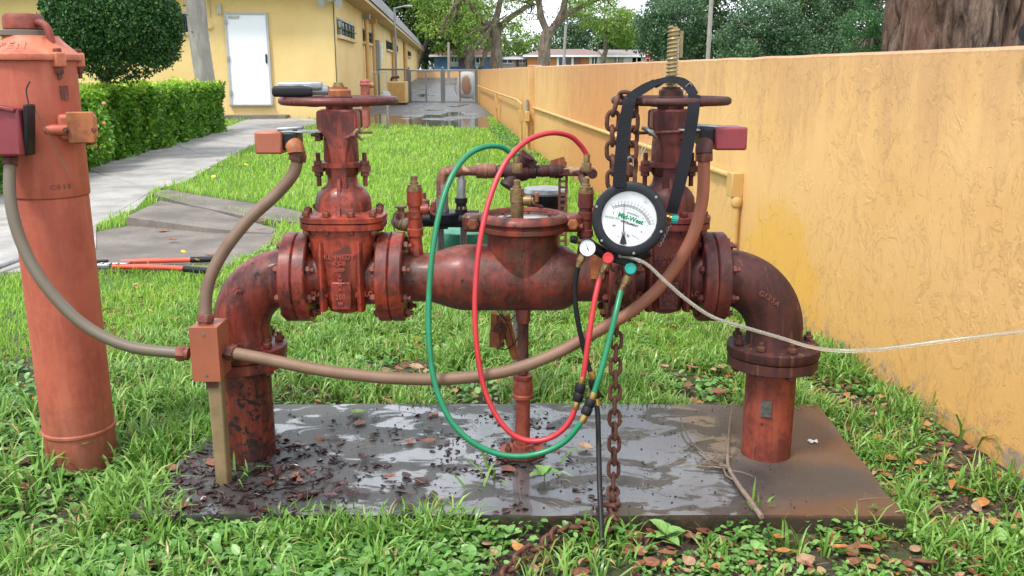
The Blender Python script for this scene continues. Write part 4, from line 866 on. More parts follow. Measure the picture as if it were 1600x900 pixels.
MT['hedgecore'] = plain('shaded_twigs', (.02, .03, .012), .9, 0, .5, 20, .01); ic.build('twig_mass', 'hedgecore', hd, smooth=0)
fb = thing('flowering_bush', 'small bush with pale orange flowers between post and hedge', 'bush', (-5.25, 12.0, GZ))
pos, dirs, up, k = leaf_blob([V3(-5.6, 12.1, .55), V3(-5.55, 11.9, .3), V3(-5.75, 12.3, .7)], [.26, .28, .26], 1500, 1); X_, Y_, Z_ = frames(len(pos), dirs, up); scatter('foliage', *LEAF_FAR, pos, X_, Y_, Z_, .07*rng.uniform(.7, 1.3, len(pos)), 'hedgeleaf', fb, rng.uniform(.1, .7, len(pos)), (-5.25, 12, GZ))
MT['petal'] = plain('orange_petals', (.55, .22, .08), .6); mb = MB()
for k in range(26):
    c = V3(-5.55+rnd(-.25, .2), 11.75+rnd(-.1, .3), rnd(.25, .95)); mb.lathe([(.0, 0), (.03, .008), (.022, .02), (0, .024)], c, (rnd(-.5, .5), -1, rnd(0, 1)), 6)
mb.build('flowers', 'petal', fb)['kind'] = 'stuff'
def longmat():
    m, nt, b, o = newmat('tan_to_rust_conduit'); v = mapped(nt); x = node(nt, 'ShaderNodeSeparateXYZ', {0: v}).outputs[0]; n = noise_(nt, v, 12, 4)
    f = node(nt, 'ShaderNodeMapRange', {0: math_(nt, 'ADD', x, math_(nt, 'MULTIPLY', n, .15)), 1: 1.05, 2: 1.42}).outputs[0]
    col = mixc(nt, f, mixc(nt, n, (.24, .145, .085), (.135, .075, .045)), mixc(nt, n, (.30, .10, .045), (.20, .06, .035))); setin(nt, b, Base_Color=col, Roughness=.6); bump(nt, b, n, .3, .001); return m
MT['conduit_long'] = longmat()
MT['wetlabel'] = plain('worn_label', (.10, .10, .09), .5, 0, .6, 90)
# ================================================================== BACKFLOW ASSEMBLY
YP = 2.84; ZC = .617
asm = thing('backflow_preventer', 'rusty red cast iron backflow preventer assembly with two handwheel valves on the wet slab', 'backflow preventer', (0, YP, 0))
def mk_bolt(L, d, name, mat, r=.0145, stub=.012):
    mb = MB(); d = Vector(d)
    mb.hexn(d*(L/2), d, r, .015, stub, r*.52); mb.hexn(-d*(L/2), -d, r, .013, .004, r*.5); mb.lathe([(r*.5, -L/2-.002), (r*.5, L/2+.002)], (0, 0, 0), d, 8)
    me = mb.mesh(name, Vector((0, 0, 0)), 30); me.materials.append(MT[mat]); return me
def ring_bolts(parent, c, axis, R, n, me, ph=.5):
    x, y, d = basis(axis)
    for k in range(n):
        a = 2*PI*(k+ph)/n; link('bolt', me, parent, Vector(c)+x*(R*math.cos(a))+y*(R*math.sin(a)))
def flange_x(x0, x1, parent, mat, r=.145, name='flange', label=None):
    w = x1-x0
    return MB().lathe([(r*.55, 0), (r-.004, 0), (r, .004), (r, w-.004), (r-.004, w), (r*.55, w)], (x0, YP, ZC), (1, 0, 0), 64).build(name, mat, parent, label=label)
bx_l = mk_bolt(.084, (1, 0, 0), 'bolt', 'bolt'); bx_r = mk_bolt(.084, (1, 0, 0), 'bolt', 'maroon')

def gate_valve(cx, mat, open_, label, seal, mir=1):
    lt = 'cast_red' if mir > 0 else 'cast_maroon'
    x0, x1 = cx-.150, cx+.150
    mb = MB()
    mb.lathe([(.098, 0), (.093, .03), (.090, .06), (.095, .12), (.095, .18), (.090, .24), (.093, .27), (.098, .30)], (x0, YP, ZC), (1, 0, 0), 40)
    # seat bosses and tapered bonnet neck
    mb.loft([(ZC-.112, .030, .05, 2.5), (ZC-.10, .056, .075, 2.8), (ZC-.05, .068, .099, 3.4), (ZC+.03, .085, .103, 4), (ZC+.09, .099, .102, 4), (ZC+.15, .108, .098, 4), (ZC+.168, .120, .10, 3.6)], (cx, YP, 0), 40)
    v = mb.build('gate_valve', mat, asm, org=(cx, YP, ZC), label=label)
    # raised pad with cast marks
    MB().prism([(-.030, -.090), (.030, -.090), (.034, -.03), (.030, .0), (-.030, .0), (-.034, -.03)], (cx, YP-.098, ZC+.005), (1, 0, 0), (0, 0, 1), .02).build('name_pad', mat, v, bevel=.004)
    for sx in (-1, 1): MB().loft([(ZC-.09, .012, .03, 2), (ZC+.05, .014, .034, 2), (ZC+.13, .01, .02, 2)], (cx+sx*.060, YP-.086, 0), 16).build('casting_rib', mat, v)
    # flanges
    flange_x(x0-.0415, x0-.0008, v, 'red_elbow' if mir > 0 else mat); flange_x(x0+.0008, x0+.0415, v, mat); flange_x(x1-.0415, x1-.0008, v, mat); flange_x(x1+.0008, x1+.0415, v, mat)
    for xx in (x0, x1): ring_bolts(v, (xx, YP, ZC), (1, 0, 0), .119, 8, bx_l if mir > 0 else bx_r)
    # bonnet flanges
    z = ZC+.165
    mb = MB().loft([(z, .118, .098, 3.4), (z+.003, .133, .112, 3.4), (z+.020, .133, .112, 3.4), (z+.022, .130, .109, 3.4)], (cx, YP, 0), 56); mb.build('body_flange', mat, v)
    mb = MB().loft([(z+.0235, .130, .109, 3.4), (z+.026, .134, .113, 3.4), (z+.040, .134, .113, 3.4), (z+.043, .129, .108, 3.4), (z+.046, .10, .085, 2.6), (z+.054, .088, .082, 2.2), (z+.075, .0885, .083, 2), (z+.095, .086, .080, 2), (z+.112, .077, .073, 2), (z+.125, .064, .062, 2), (z+.134, .052, .052, 2), (z+.145, .047, .047, 2), (z+.175, .045, .045, 2)], (cx, YP, 0), 56)
    mb.build('bonnet', mat, v); z1 = z+.150
    bz = mk_bolt(.044, (0, 0, 1), 'bolt', 'bolt' if mir > 0 else 'maroon', .0125, .003)
    for sx, sy in ((-.104, -.079), (.104, -.079), (-.038, -.094), (.038, -.094), (-.104, .079), (.104, .079), (-.038, .094), (.038, .094), (-.114, 0), (.114, 0)): link('bolt', bz, v, (cx+sx, YP+sy, z+.0235))
    # packing gland
    MB().lathe([(.045, 0), (.052, .01), (.054, .03), (.068, .032), (.068, .046), (.055, .050), (.054, .10), (.050, .14)], (cx, YP, z1+.01), n=28).build('packing_gland', mat, v)
    for sx in (-1, 1):
        MB().box((cx+sx*.072, YP-.005, z1+.035), (.035, .034, .018)).hexn((cx+sx*.073, YP-.005, z1+.044), (0, 0, 1), .015, .016, .025, .007).hexn((cx+sx*.073, YP-.005, z1+.025), (0, 0, -1), .014, .014, .01, .007).lathe([(.0075, -.07), (.0075, .03)], (cx+sx*.073, YP-.005, z1+.05), n=8).build('gland_bolt', 'bolt' if mir > 0 else 'maroon', v)
    # yoke
    zt = 1.150; zm = z+.10
    outl = [(-.026, zm+.01), (.026, zm+.01), (.024, zm+.05), (.025, zm+.12), (.036, zt-.09), (.050, zt-.07), (.062, zt-.055), (.062, zt-.006), (.055, zt), (-.055, zt), (-.062, zt-.006), (-.062, zt-.055), (-.050, zt-.07), (-.036, zt-.09), (-.025, zm+.12), (-.024, zm+.05)]
    mb = MB()
    mb.prism(outl, (cx, YP-.048, 0), (1, 0, 0), (0, 0, 1), .017); mb.build('yoke_arm', mat, v, bevel=.004)
    MB().prism(outl, (cx, YP+.048, 0), (1, 0, 0), (0, 0, 1), .017).build('yoke_arm', mat, v, bevel=.004)
    MB().loft([(zt-.065, .050, .042, 4), (zt-.055, .061, .052, 4), (zt-.012, .061, .052, 4), (zt+.001, .055, .046, 4)], (cx, YP, 0), 32).build('yoke_hub', mat, v)
    MB().prism([(-.02, zm+.06), (.004, zm+.06), (.022, zm-.02), (.034, z+.044), (0, z+.044)], (cx, YP-.060, 0), (0, -1, 0), (0, 0, 1), .011).build('yoke_rib', mat, v, bevel=.002)
    if open_ is not None:
        top = open_
    # handwheel
    zw = 1.177; hw = MB(); R = .172
    hw.tube([V3(cx+R*math.cos(a), YP+R*math.sin(a), zw) for a in np.linspace(0, 2*PI, 72, endpoint=False)], .0125, 14, closed=True)
    wm_ = 'rust' if mir > 0 else 'brown'
    wheel = hw.build('handwheel', MT['maroon'] if mir > 0 else MT['brown'], v, org=(cx, YP, zw))
    mb = MB()
    for k in range(5):
        a = 2*PI*k/5+.35; mb.tube(catmull([V3(cx+.025*math.cos(a), YP+.025*math.sin(a), zw), V3(cx+.10*math.cos(a), YP+.10*math.sin(a), zw-.008), V3(cx+R*math.cos(a), YP+R*math.sin(a), zw)], 5), .0095, 10)
    mb.lathe([(.040, -.026), (.042, -.02), (.042, .012), (.036, .016)], (cx, YP, zw), n=28); mb.build('wheel_spokes', MT['maroon'] if mir > 0 else MT['brown'], v)
    MB().lathe([(.036, .012), (.038, .014), (.038, .030), (.034, .034), (.028, .036), (.028, .041)], (cx, YP, zw), n=28).build('wheel_nut', 'orange_rust' if mir > 0 else 'brown', v)
    if open_ is None:
        MB().lathe([(.018, .04), (.018, .046), (.015, .048), (.015, .052)], (cx, YP, zw), n=20).build('stem_cap', 'dullbrass', v); MB().lathe([(.013, 0), (.013, .25)], (cx, YP, z1+.05), n=14).build('stem', 'spindle', v)
    else:
        MB().lathe([(.012, 0), (.012, .25)], (cx, YP, z1+.05), n=14).build('lower_stem', 'spindle', v)
        prof = []; zz = 0; Ls = open_-(zw+.03); pit = .0118
        mb = MB(); mb.lathe([(.0135, 0), (.0135, Ls)], (cx, YP, zw+.03), n=24)
        nT = int(Ls/pit*20); pts = []; 
        for k in range(nT):
            a = 2*PI*k/20; pts.append(V3(cx+.0150*math.cos(a), YP+.0150*math.sin(a), zw+.034+pit*k/20))
        mb.tube(pts, .0042, 6); mb.lathe([(.0135, 0), (.0135, .004)], (cx, YP, open_), n=20)
        mb.build('threaded_stem', 'spindle', v, smooth=50)
    # cast marks
    yf = YP-.1035
    for s_, sz, zz in (('KENNEDY', .021, .085), ('KS-II', .021, .063), ('2009', .016, .044), ('A', .013, .024), ('W', .013, .010), ('W', .013, -.004), ('A', .013, -.018), ('250', .022, -.043), ('W', .015, -.064)):
        letters(s_, sz, .0028, lt, v, (cx-.002, yf if zz > 0 else YP-.109, ZC+zz), bold=.0006)
    letters('FLG', .022, .0035, lt, v, (cx-.078, YP-.097, ZC-.035), bold=.0006); letters('x', .018, .0035, lt, v, (cx-.048, YP-.101, ZC-.037), bold=.0004); letters('5', .018, .0035, lt, v, (cx+.048, YP-.101, ZC-.037), bold=.0004); letters('FLG', .022, .0035, lt, v, (cx+.080, YP-.097, ZC-.035), bold=.0006)
    return v
vl = gate_valve(-.537, 'red_left', None, 'left valve in glossy red paint with its stem wound down', None, 1)
vr = gate_valve(.493, 'maroon', 1.393, 'right valve in darker maroon paint with its brass coloured screw raised', None, -1)

# elbows, lower flanges and risers
def elbow(xf, xr, mat, label, sgn):
    """from a horizontal end at xf to a vertical axis at xr"""
    R = abs(xf-xr); c = V3(xf-sgn*0.0, YP, ZC-R); pts = []
    pts.append(V3(xf+sgn*.004, YP, ZC))
    for k in range(25):
        a = k*PI/2/24; pts.append(V3(xf-sgn*R*math.sin(a), YP, ZC-R+R*math.cos(a)))
    zb = .360; pts.append(V3(xr, YP, zb+.02)); pts.append(V3(xr, YP, zb))
    n = len(pts); rr = [.089+.004*math.sin(PI*i/(n-1)) for i in range(n)]; rr[-1] = .103; rr[-2] = .092; rr[0] = .095
    return MB().tube(pts, rr, 44).build('pipe_elbow', mat, asm, org=(xr, YP, ZC), label=label), zb
el, zb = elbow(-.687-.035, -.888, 'red_elbow', 'left red elbow with black flaked patches and a round cast emblem', 1)
er, zb = elbow(.643+.035, .865, 'brown', 'right dull brown elbow', -1)
def lower(x, mat, fm, el_, label, rmat, rr):
    MB().lathe([(.09, 0), (rr-.003, 0), (rr, .004), (rr, .030), (rr-.012, .036), (.095, .040)], (x, YP, .357), n=64).build('flange', fm, el_)
    MB().lathe([(.082, -.008), (.10, -.004), (rr-.008, 0), (rr-.004, .003), (rr-.004, .034), (rr-.008, .037), (.08, .037)], (x, YP, .317), n=64).build('lower_flange', fm, el_)
    bz = mk_bolt(.078, (0, 0, 1), 'bolt', 'rust' if x > 0 else 'bolt', .0155); ring_bolts(el_, (x, YP, .357), (0, 0, 1), rr*.83, 8, bz, .25)
    rp = MB().lathe([(.0815, -.05), (.0815, .312), (.084, .314)], (x, YP, 0), n=56).build('riser_pipe', rmat, asm, org=(x, YP, 0), label=label); return rp
rl = lower(-.888, 'red_elbow', 'red_elbow', el, 'left riser with black flaking paint', 'riser_left', .140)
rr_ = lower(.865, 'brown', 'brown', er, 'right riser in duller faded red', 'riser_right', .150)


# cast emblem on left elbow, letters on right elbow, small plate on right riser
ex = P(374, 461, YP-.09); dn = Vector((-.25, -1, .1)).normalized()
MB().lathe([(.023, -.01), (.023, .004), (.019, .004), (.019, .002), (0, .002)], ex+Vector((0, .006, 0)), dn, 28).build('cast_emblem', 'red_elbow', el)
mb = MB()
for k in range(3): xx, yy_, dd = basis(dn); o_ = ex+dn*.001+xx*(.008*(k-1)); mb.tube([o_-yy_*.012+xx*.003, o_+xx*-.002, o_+yy_*.012+xx*.003], .0018, 6)
mb.build('emblem_rib', 'red_elbow', el)
for i, ch in enumerate('G125A'):
    a = math.radians(52-8.0*i); R = .187; cxx = .678+R*math.sin(math.radians(90)-a)*1.0; 
    px = (1190, 1196, 1202, 1208, 1214)[i]; py = (459, 462, 466, 470, 475)[i]
    q = P(px, py, YP-.092); tdir = Vector((.8, 0, -.6)).normalized(); ndir = Vector((.05, -1, .06)).normalized(); udir = ndir.cross(tdir).normalized()
    letters(ch, .024, .003, 'cast_maroon', er, q+ndir*.0, q_from(tdir, udir, ndir), bold=.0008)
MB().box((.865-.032, YP-.0785, .190), (.034, .006, .055), Matrix.Rotation(-.38, 3, 'Z')).build('old_label', 'wetlabel' if 'wetlabel' in MT else 'ink', rr_)

# check valve body
CXB = .035
mb = MB()
z_b = ZC-.003
prof = [(.079, -.345), (.079, -.262), (.083, -.25), (.095, -.215), (.104, -.18), (.1075, -.155), (.1080, -.12), (.1080, .145), (.105, .168), (.097, .185), (.086, .199), (.080, .205), (.079, .21), (.079, .31)]
mb.lathe([(r, h) for r, h in prof], (0, YP, z_b), (1, 0, 0), 56)
cb = mb.build('check_valve_body', 'check', asm, org=(0, YP, ZC))
MB().lathe([(.1075, 0), (.1105, .002), (.1105, .006), (.1075, .008)], (-.1155, YP, z_b), (1, 0, 0), 56).build('weld_seam', 'check', cb)
# turret rising to the grooved clamp, flared into the body
mb = MB().loft([(z_b+.0, .113, .104, 2), (z_b+.05, .114, .1095, 2), (z_b+.085, .114, .111, 2), (z_b+.125, .114, .114, 2), (z_b+.165, .117, .117, 2)], (CXB, YP, 0), 56); mb.build('turret', 'check', cb)
zr = z_b+.150
MB().lathe([(.117, 0), (.134, .003), (.142, .010), (.142, .022), (.134, .026), (.134, .030), (.142, .034), (.146, .040), (.144, .050), (.134, .060), (.122, .063), (.116, .060), (.112, .050)], (CXB, YP, zr), n=72, caps=False).build('grooved_coupling', 'check', cb)
MT['lidwet'] = plain('wet_lid_metal', (.11, .085, .06), .08, .3, .4, 14)
MB().lathe([(.118, 0), (.118, .049), (.02, .051), (.0, .051)][0:3], (CXB, YP, zr), n=56).build('lid', 'lidwet', cb)
mb = MB()
for k in range(6): a = k*1.05+.3; mb.lathe([(.006, 0), (.006, .004), (0, .005)], (CXB+.09*math.cos(a), YP+.09*math.sin(a), zr+.051), n=8)
mb.build('lid_stud', 'bolt', cb)
for sx in (-1, 1):
    x = CXB+sx*.158; MB().loft([(zr+.004, .030, .028, 3), (zr+.012, .036, .034, 3), (zr+.050, .036, .034, 3), (zr+.058, .028, .028, 3)], (x, YP, 0), 24).build('coupling_lug', 'check', cb)
    MB().lathe([(.009, -.036), (.009, .036)], (x, YP, zr+.03), (0, 1, 0), 8).hexn((x, YP-.032, zr+.030), (0, -1, 0), .019, .014, .012, .011).hexn((x, YP+.032, zr+.03), (0, 1, 0), .019, .014).build('bolt', 'orange_rust', cb)
MB().tube([V3(.205, YP-.02, zr+.02), V3(.225, YP-.02, zr+.02)], .014, 8).build('plug', 'check', cb)
pl = P(929, 408, YP-.085); MB().box(pl+V3(.01, 0, -.02), (.045, .004, .075)).build('tag_plate', 'orange_rust', cb, bevel=.001)

# test cocks
def test_cock(x, y, z0, z1, label, lever, mat, brass_only=False):
    """z0 base, z1 top"""
    h = z1-z0
    mb = MB()
    if brass_only: prof = [(.020, 0), (.021, .004), (.021, h*.40), (.024, h*.41), (.024, h*.62), (.019, h*.63), (.019, h*.72)]
    else: prof = [(.026, -.02), (.024, .02), (.021, .035), (.021, h*.26), (.026, h*.27), (.026, h*.36), (.022, h*.37), (.022, h*.50), (.0245, h*.51), (.0245, h*.60), (.021, h*.61), (.021, h*.66), (.025, h*.67), (.025, h*.86)]
    c = mb.lathe(prof, (x, y, z0), n=28).build('test_cock', mat, asm, org=(x, y, z0), label=label)
    MB().hexn((x, y, z0+h*(.62 if brass_only else .855)), (0, 0, 1), .025, h*.06).build('hex_collar', 'dullbrass', c)
    MB().lathe([(.022, 0), (.022, .012), (.014, .014), (.014, .02), (.011, .022), (.011, .038), (.007, .04)], (x, y, z0+h*(.68 if brass_only else .90)), n=18).build('nipple', 'dullbrass', c)
    if lever:
        zl = z0+h*(.62 if not brass_only else .45); sg = 1
        MB().lathe([(.017, .02), (.017, .045), (.012, .046), (.012, .052)], (x, y, zl), (1, -.1, 0), 14).build('side_port', mat, c)
        MB().box((x+.062, y-.006, zl+.012), (.012, .03, .03)).build('lever', 'orange_rust' if brass_only else mat, c, bevel=.002); MB().tube(catmull([V3(x+.048, y-.008, zl), V3(x+.06, y-.014, zl-.012), V3(x+.082, y-.012, zl-.02)], 4), [.006]*8+[.004], 8).build('lever_tail', 'bolt', c)
    return c
q = P(650, 400, YP-.0); test_cock(q.x+.0, YP, ZC+.070, P(643, 282, YP).z, 'left test cock, closed with a brass cap', True, 'red_left')
test_cock(P(915, 330, YP).x, YP, ZC+.070, P(915, 286, YP).z, 'right test cock with the red hose on it', True, 'maroon')
test_cock(P(808, 300, YP).x, YP, zr+.051, P(808, 283, YP).z, 'middle brass test cock on the lid with the green hose on it', True, 'dullbrass', True)
TC_M = V3(P(808, 300, YP).x, YP, P(808, 268, YP).z); TC_R = V3(P(915, 330, YP).x, YP, P(915, 266, YP).z)

# bypass line behind the body, Y = 3.12
YB = 3.12

def Q(px, py, Y=YB): return P(px, py, Y)
byp = MB().tube(catmull([Q(690, 332), Q(690, 290), Q(690, 282), Q(694, 271), Q(704, 267), Q(715, 267)], 5), .0185, 16).build('bypass_elbow', 'bypass', asm, org=Q(690, 300))
MB().lathe([(.024, 0), (.024, .05)], Q(690, 332), n=14).build('galvanised_nipple', 'galv', byp); MB().tube([Q(692, 325), Q(692, 288)], .0195, 14).build('galvanised_pipe', 'galv', byp)
h1 = MB().tube([Q(712, 267), Q(914, 268)], .0165, 16).build('bypass_pipe', 'bypass', asm, org=Q(800, 268))
for a, b_, r, m_ in ((706, 722, .021, 'bypass'), (744, 775, .026, 'bypass'), (776, 792, .022, 'brown'), (826, 838, .027, 'brown'), (838, 858, .021, 'brown'), (858, 880, .025, 'brown')):
    p0, p1 = Q(a, 267), Q(b_, 267); L = (p1-p0).length; MB().lathe([(r*.9, 0), (r, L*.1), (r, L*.42), (r*1.07, L*.45), (r*1.07, L*.55), (r, L*.58), (r, L*.9), (r*.9, L)], p0, p1-p0, 12 if r > .024 else 18).build('union', m_, h1)
bc = Q(808, 268)
mb = MB().lathe([(.024, -.045), (.032, -.03), (.036, 0), (.032, .03), (.024, .045)], bc, (1, 0, 0), 20); mb.lathe([(.026, 0), (.026, .06), (.03, .062), (.03, .07)], bc, (.5, -.2, .85), 18); mb.lathe([(.026, 0), (.026, .05), (.031, .052), (.031, .065)], bc, (-.5, -.3, -.8), 18)
mb.build('bypass_check', 'brown', h1); MB().box(bc+V3(.035, -.02, .045), (.07, .012, .03), Matrix.Rotation(.7, 3, 'Y')).build('cast_wing', 'brown', h1)
MB().box(Q(872, 255)+V3(0, -.01, 0), (.05, .003, .035), Matrix.Rotation(-.3, 3, 'Y')).build('tag_plate', 'orange_rust', h1); MB().tube([Q(864, 266), Q(864, 250)], .006, 8).build('tag_stem', 'bolt', h1)
# perforated hanger strut
hs = MB(); a = Q(880, 268)
for zt_, zb_ in ((0, 1),):
    for k in range(13): 
        z_ = a.z-.02-k*.021
        hs.box((a.x-.012, YB, z_), (.008, .02, .0215)).box((a.x+.012, YB, z_), (.008, .02, .0215)); hs.box((a.x, YB, z_+.007), (.016, .02, .006))
hs.build('perforated_strut', 'bypass', h1)
MB().hexn(Q(880, 258), (0, 0, 1), .012, .012, .01).box(Q(880, 268), (.035, .045, .02)).build('strut_clamp', 'maroon', h1)
# second drop at px 721 with its brass cock, the black meter body below
d2 = MB().tube([Q(721, 280), Q(721, 322)], .0155, 14).build('bypass_drop', 'galv', asm, org=Q(721, 300))
MB().lathe([(.022, 0), (.022, .03), (.018, .032), (.018, .05), (.022, .052), (.022, .07)], Q(721, 340), n=14).build('drop_fitting', 'blackrub', d2); MB().hexn(Q(721, 322), (0, 0, -1), .02, .02).build('hex_nut', 'dullbrass', d2); MB().tube([Q(712, 272), Q(730, 272)], .004, 6).tube([Q(721, 284), Q(721, 268)], .011, 10).build('clip', 'galv', d2)
wmx = MB().lathe([(.02, 0), (.026, .004), (.026, .05), (.034, .052), (.034, .10), (.028, .102), (.028, .17), (.033, .174), (.033, .21)], Q(655, 343), (1, 0, 0), 20).build('water_meter_body', 'blackpl', asm, org=Q(700, 343))
MB().loft([(0, .05, .05, 2.4), (.03, .055, .055, 2.4), (.036, .05, .05, 2.4)], Q(695, 346)+V3(0, 0, .0), 24).build('meter_cover', 'blackpl', wmx)
for px in (676, 696): MB().hexn(Q(px, 330), (0, 0, 1), .013, .014, .015).build('bolt', 'steel', wmx)
MB().lathe([(.018, 0), (.018, .05), (.024, .052), (.024, .075), (.012, .08), (.012, .10)], Q(661, 332)-V3(0, 0, .03), n=14).build('drain_cock', 'bypass', wmx)
le = MB().tube(catmull([V3(P(650, 352, YP).x, YP, P(650, 352, YP).z), P(640, 352, 2.93), P(628, 350, 3.0), P(622, 346, 3.05), P(640, 343, YB), P(655, 343, YB)], 5), .023, 16).build('side_elbow', 'bypass', asm, org=Q(630, 345))
MB().lathe([(.018, 0), (.022, .002), (.022, .02), (.012, .022), (.012, .035), (.02, .036), (.02, .042)], P(627, 341, 3.0), n=14).build('cap', 'bypass', le); MB().tube(catmull([P(627, 328, 3.0), P(617, 332, 3.0), P(614, 350, 3.0), P(618, 362, 3.0)], 5), .002, 5).build('cap_wire', 'galv', le)
# right end of the bypass line comes back to the body
MB().tube(catmull([Q(908, 268), Q(922, 268, 3.08), Q(926, 272, 3.0)], 5), .0165, 14).build('bypass_return', 'brown', h1)
MB().tube([V3(P(908, 300, YP).x+.02, YP, P(908, 300, YP).z), V3(P(908, 300, YP).x+.02, YB-.0, P(908, 300, YP).z+.02)], .012, 10).build('return_nipple', 'brown', h1)
# round black meter with white lid and the green box
c = P(853, 318, 3.25); mt = thing('water_meter', 'round black water meter with pale lid behind the clamp ring', 'meter', (c.x, c.y, c.z-.05))
MB().lathe([(.05, -.06), (.065, -.05), (.07, .0), (.078, .02), (.078, .035)], c, n=32).build('housing', 'blackrub', mt); MB().lathe([(.082, .036), (.084, .042), (.078, .056), (.02, .064), (0, .065)], c, n=32).build('lid', 'galv', mt)
MB().tube(catmull([c+V3(-.02, -.06, -.03), c+V3(-.06, -.07, .0), c+V3(-.05, -.08, .035)], 5), .005, 6).build('hook', 'ink', mt)
MB().tube([c+V3(0, 0, -.05), V3(c.x, c.y, ZC), V3(c.x, YP+.05, ZC)], .018, 12).build('pipe', 'galv', mt)
c = P(727, 372, 3.3); t = thing('valve_box', 'green plastic cover seen through the gap behind the check body', 'box', (c.x, c.y, 0)); MB().lathe([(.105, 0), (.11, .02), (.11, .09), (.10, .12)], (c.x, c.y, c.z-.09), n=32).build('drum', 'greenplastic', t); MB().lathe([(.012, 0), (.012, c.z-.09-GZ)], (c.x+.19, c.y+.0, GZ), n=12).tube([V3(c.x+.19, c.y, c.z-.085), V3(c.x, c.y, c.z-.085)], .012, 8).build('leg', 'galv', t)
for px in (724, 688): 
    q0 = P(px, 332, YB+.05); MB().tube([q0, V3(q0.x, q0.y, ZC-.02), V3(q0.x, YP+.05, ZC-.02)], .012, 10).build('support_leg', 'galv', wmx)
# relief valve under the body

Yr = 3.0; R_ = lambda px, py: P(px, py, Yr)
rvb = MB().box(R_(772, 498), (.022, .05, .045)).box(R_(773, 528), (.035, .06, .055)).box(R_(771, 513), (.02, .03, .05)).build('relief_bracket', 'orange_rust', asm, org=R_(780, 510), bevel=.004)
MB().tube([R_(786, 492), R_(806, 560)], [.024, .014], 12).build('relief_body', 'orange_rust', rvb); MB().lathe([(.016, 0), (.02, .01), (.02, .03), (.026, .032), (.026, .05), (.008, .09)], R_(780, 492), (.1, -.2, -1), 12).build('relief_plug', 'bolt', rvb)
MB().lathe([(.012, 0), (.018, .012), (.006, .03)], R_(784, 532), (-.5, 0, -.8), 12).build('drain_tip', 'bypass', rvb)
mb = MB()
for pts in ([(778, 486), (786, 497), (797, 500), (806, 492)], [(806, 486), (814, 500), (812, 512), (806, 516)], [(776, 544), (790, 546), (803, 538), (812, 520)], [(783, 488), (795, 512), (803, 540)]): mb.tube(catmull([P(x, y, Yr-.03) for x, y in pts], 5), .0022, 5)
mb.build('tubing', 'ink', rvb)
# support stand
sx_ = P(817, 600, YP).x; z_s = P(817, 583, YP).z; z_s2 = P(817, 622, YP).z
st = MB().lathe([(.0245, -.01), (.0245, z_s2+.01)], (sx_, YP, 0), n=24).build('support_stand', 'riser_right', asm, org=(sx_, YP, 0))
MB().lathe([(.030, 0), (.035, .004), (.035, .014), (.0315, .018), (.034, .03), (.034, .05), (.030, .066), (.032, .07), (.032, .082), (.024, .084)], (sx_, YP, z_s2), n=28).build('coupling', 'riser_right', st)
MB().lathe([(.0185, 0), (.0185, P(817, 498, YP).z-z_s)], (sx_, YP, z_s), n=20).build('screw_jack', 'rust', st)
zq = P(817, 500, YP).z; MB().loft([(zq, .020, .02, 3), (zq+.012, .024, .022, 3), (zq+.045, .024, .024, 4), (zq+.048, .022, .022, 4)], (sx_, YP-.03, 0), 20).build('jack_head', 'riser_right', st)
MB().lathe([(.075, 0), (.078, .002), (.078, .012), (.07, .016), (.035, .02), (.033, .034)], (sx_, YP, .001), n=36).build('foot_flange', 'riser_right', st)
bz = mk_bolt(.018, (0, 0, 1), 'bolt', 'rust', .011); ring_bolts(st, (sx_, YP, .011), (0, 0, 1), .058, 4, bz, .35)

# ================================================================== POST INDICATOR VALVE at left
px_, py_ = -1.488, 2.88
piv = thing('indicator_post', 'tall orange red post indicator valve standing in the grass at the left', 'indicator post', (px_, py_, GZ))
ZJ = P(80, 312, py_-.12).z
MB().lathe([(.113, -.08), (.113, ZJ-GZ-.003)], (px_, py_, GZ), n=64).build('barrel', 'piv', piv)
MB().lathe([(.114, 0), (.118, .004), (.118, .012), (.114, .016)], (px_, py_, P(120, 690, py_-.11).z), n=64).build('bead', 'piv', piv)
zcap = P(60, 95, py_-.12).z
MB().lathe([(.112, -.003), (.1165, 0), (.118, .004), (.118, zcap-ZJ)], (px_, py_, ZJ), n=64).build('upper_barrel', 'piv', piv)
MB().lathe([(.120, 0), (.134, .003), (.136, .010), (.134, .020), (.125, .026), (.108, .042), (.090, .058), (.080, .070), (.078, .076)], (px_, py_, zcap), n=64).build('bonnet_cap', 'piv_cap', piv)
MB().lathe([(.076, 0), (.078, .002), (.078, .016), (.074, .018)], (px_-.025, py_, zcap+.0745), n=40).build('washer', 'conduit_grey', piv)
MB().loft([(0, .050, .050, 2.8), (.004, .054, .054, 2.8), (.035, .054, .054, 2.8), (.048, .047, .047, 2.6)], (px_-.02, py_, zcap+.093), 28).build('operating_nut', 'riser_right', piv)
MB().tube(catmull([V3(px_+.03, py_-.02, zcap+.115), V3(px_+.055, py_-.03, zcap+.11), V3(px_+.072, py_-.035, zcap+.09), V3(px_+.078, py_-.035, zcap+.05), V3(px_+.08, py_-.035, zcap+.03)], 6), .0115, 14).build('lifting_eye', 'riser_right', piv)
for a_ in (-.55, .5, 2.1, 3.6): MB().box((px_+.125*math.cos(a_), py_+.125*math.sin(a_), zcap+.004), (.035, .035, .045), Matrix.Rotation(a_, 3, 'Z')).build('bolt_lug', 'piv_cap', piv, bevel=.005); MB().hexn((px_+.125*math.cos(a_), py_+.125*math.sin(a_), zcap-.018), (0, 0, -1), .013, .02, .015).hexn((px_+.125*math.cos(a_), py_+.125*math.sin(a_), zcap+.026), (0, 0, 1), .013, .012).build('bolt', 'bolt', piv)
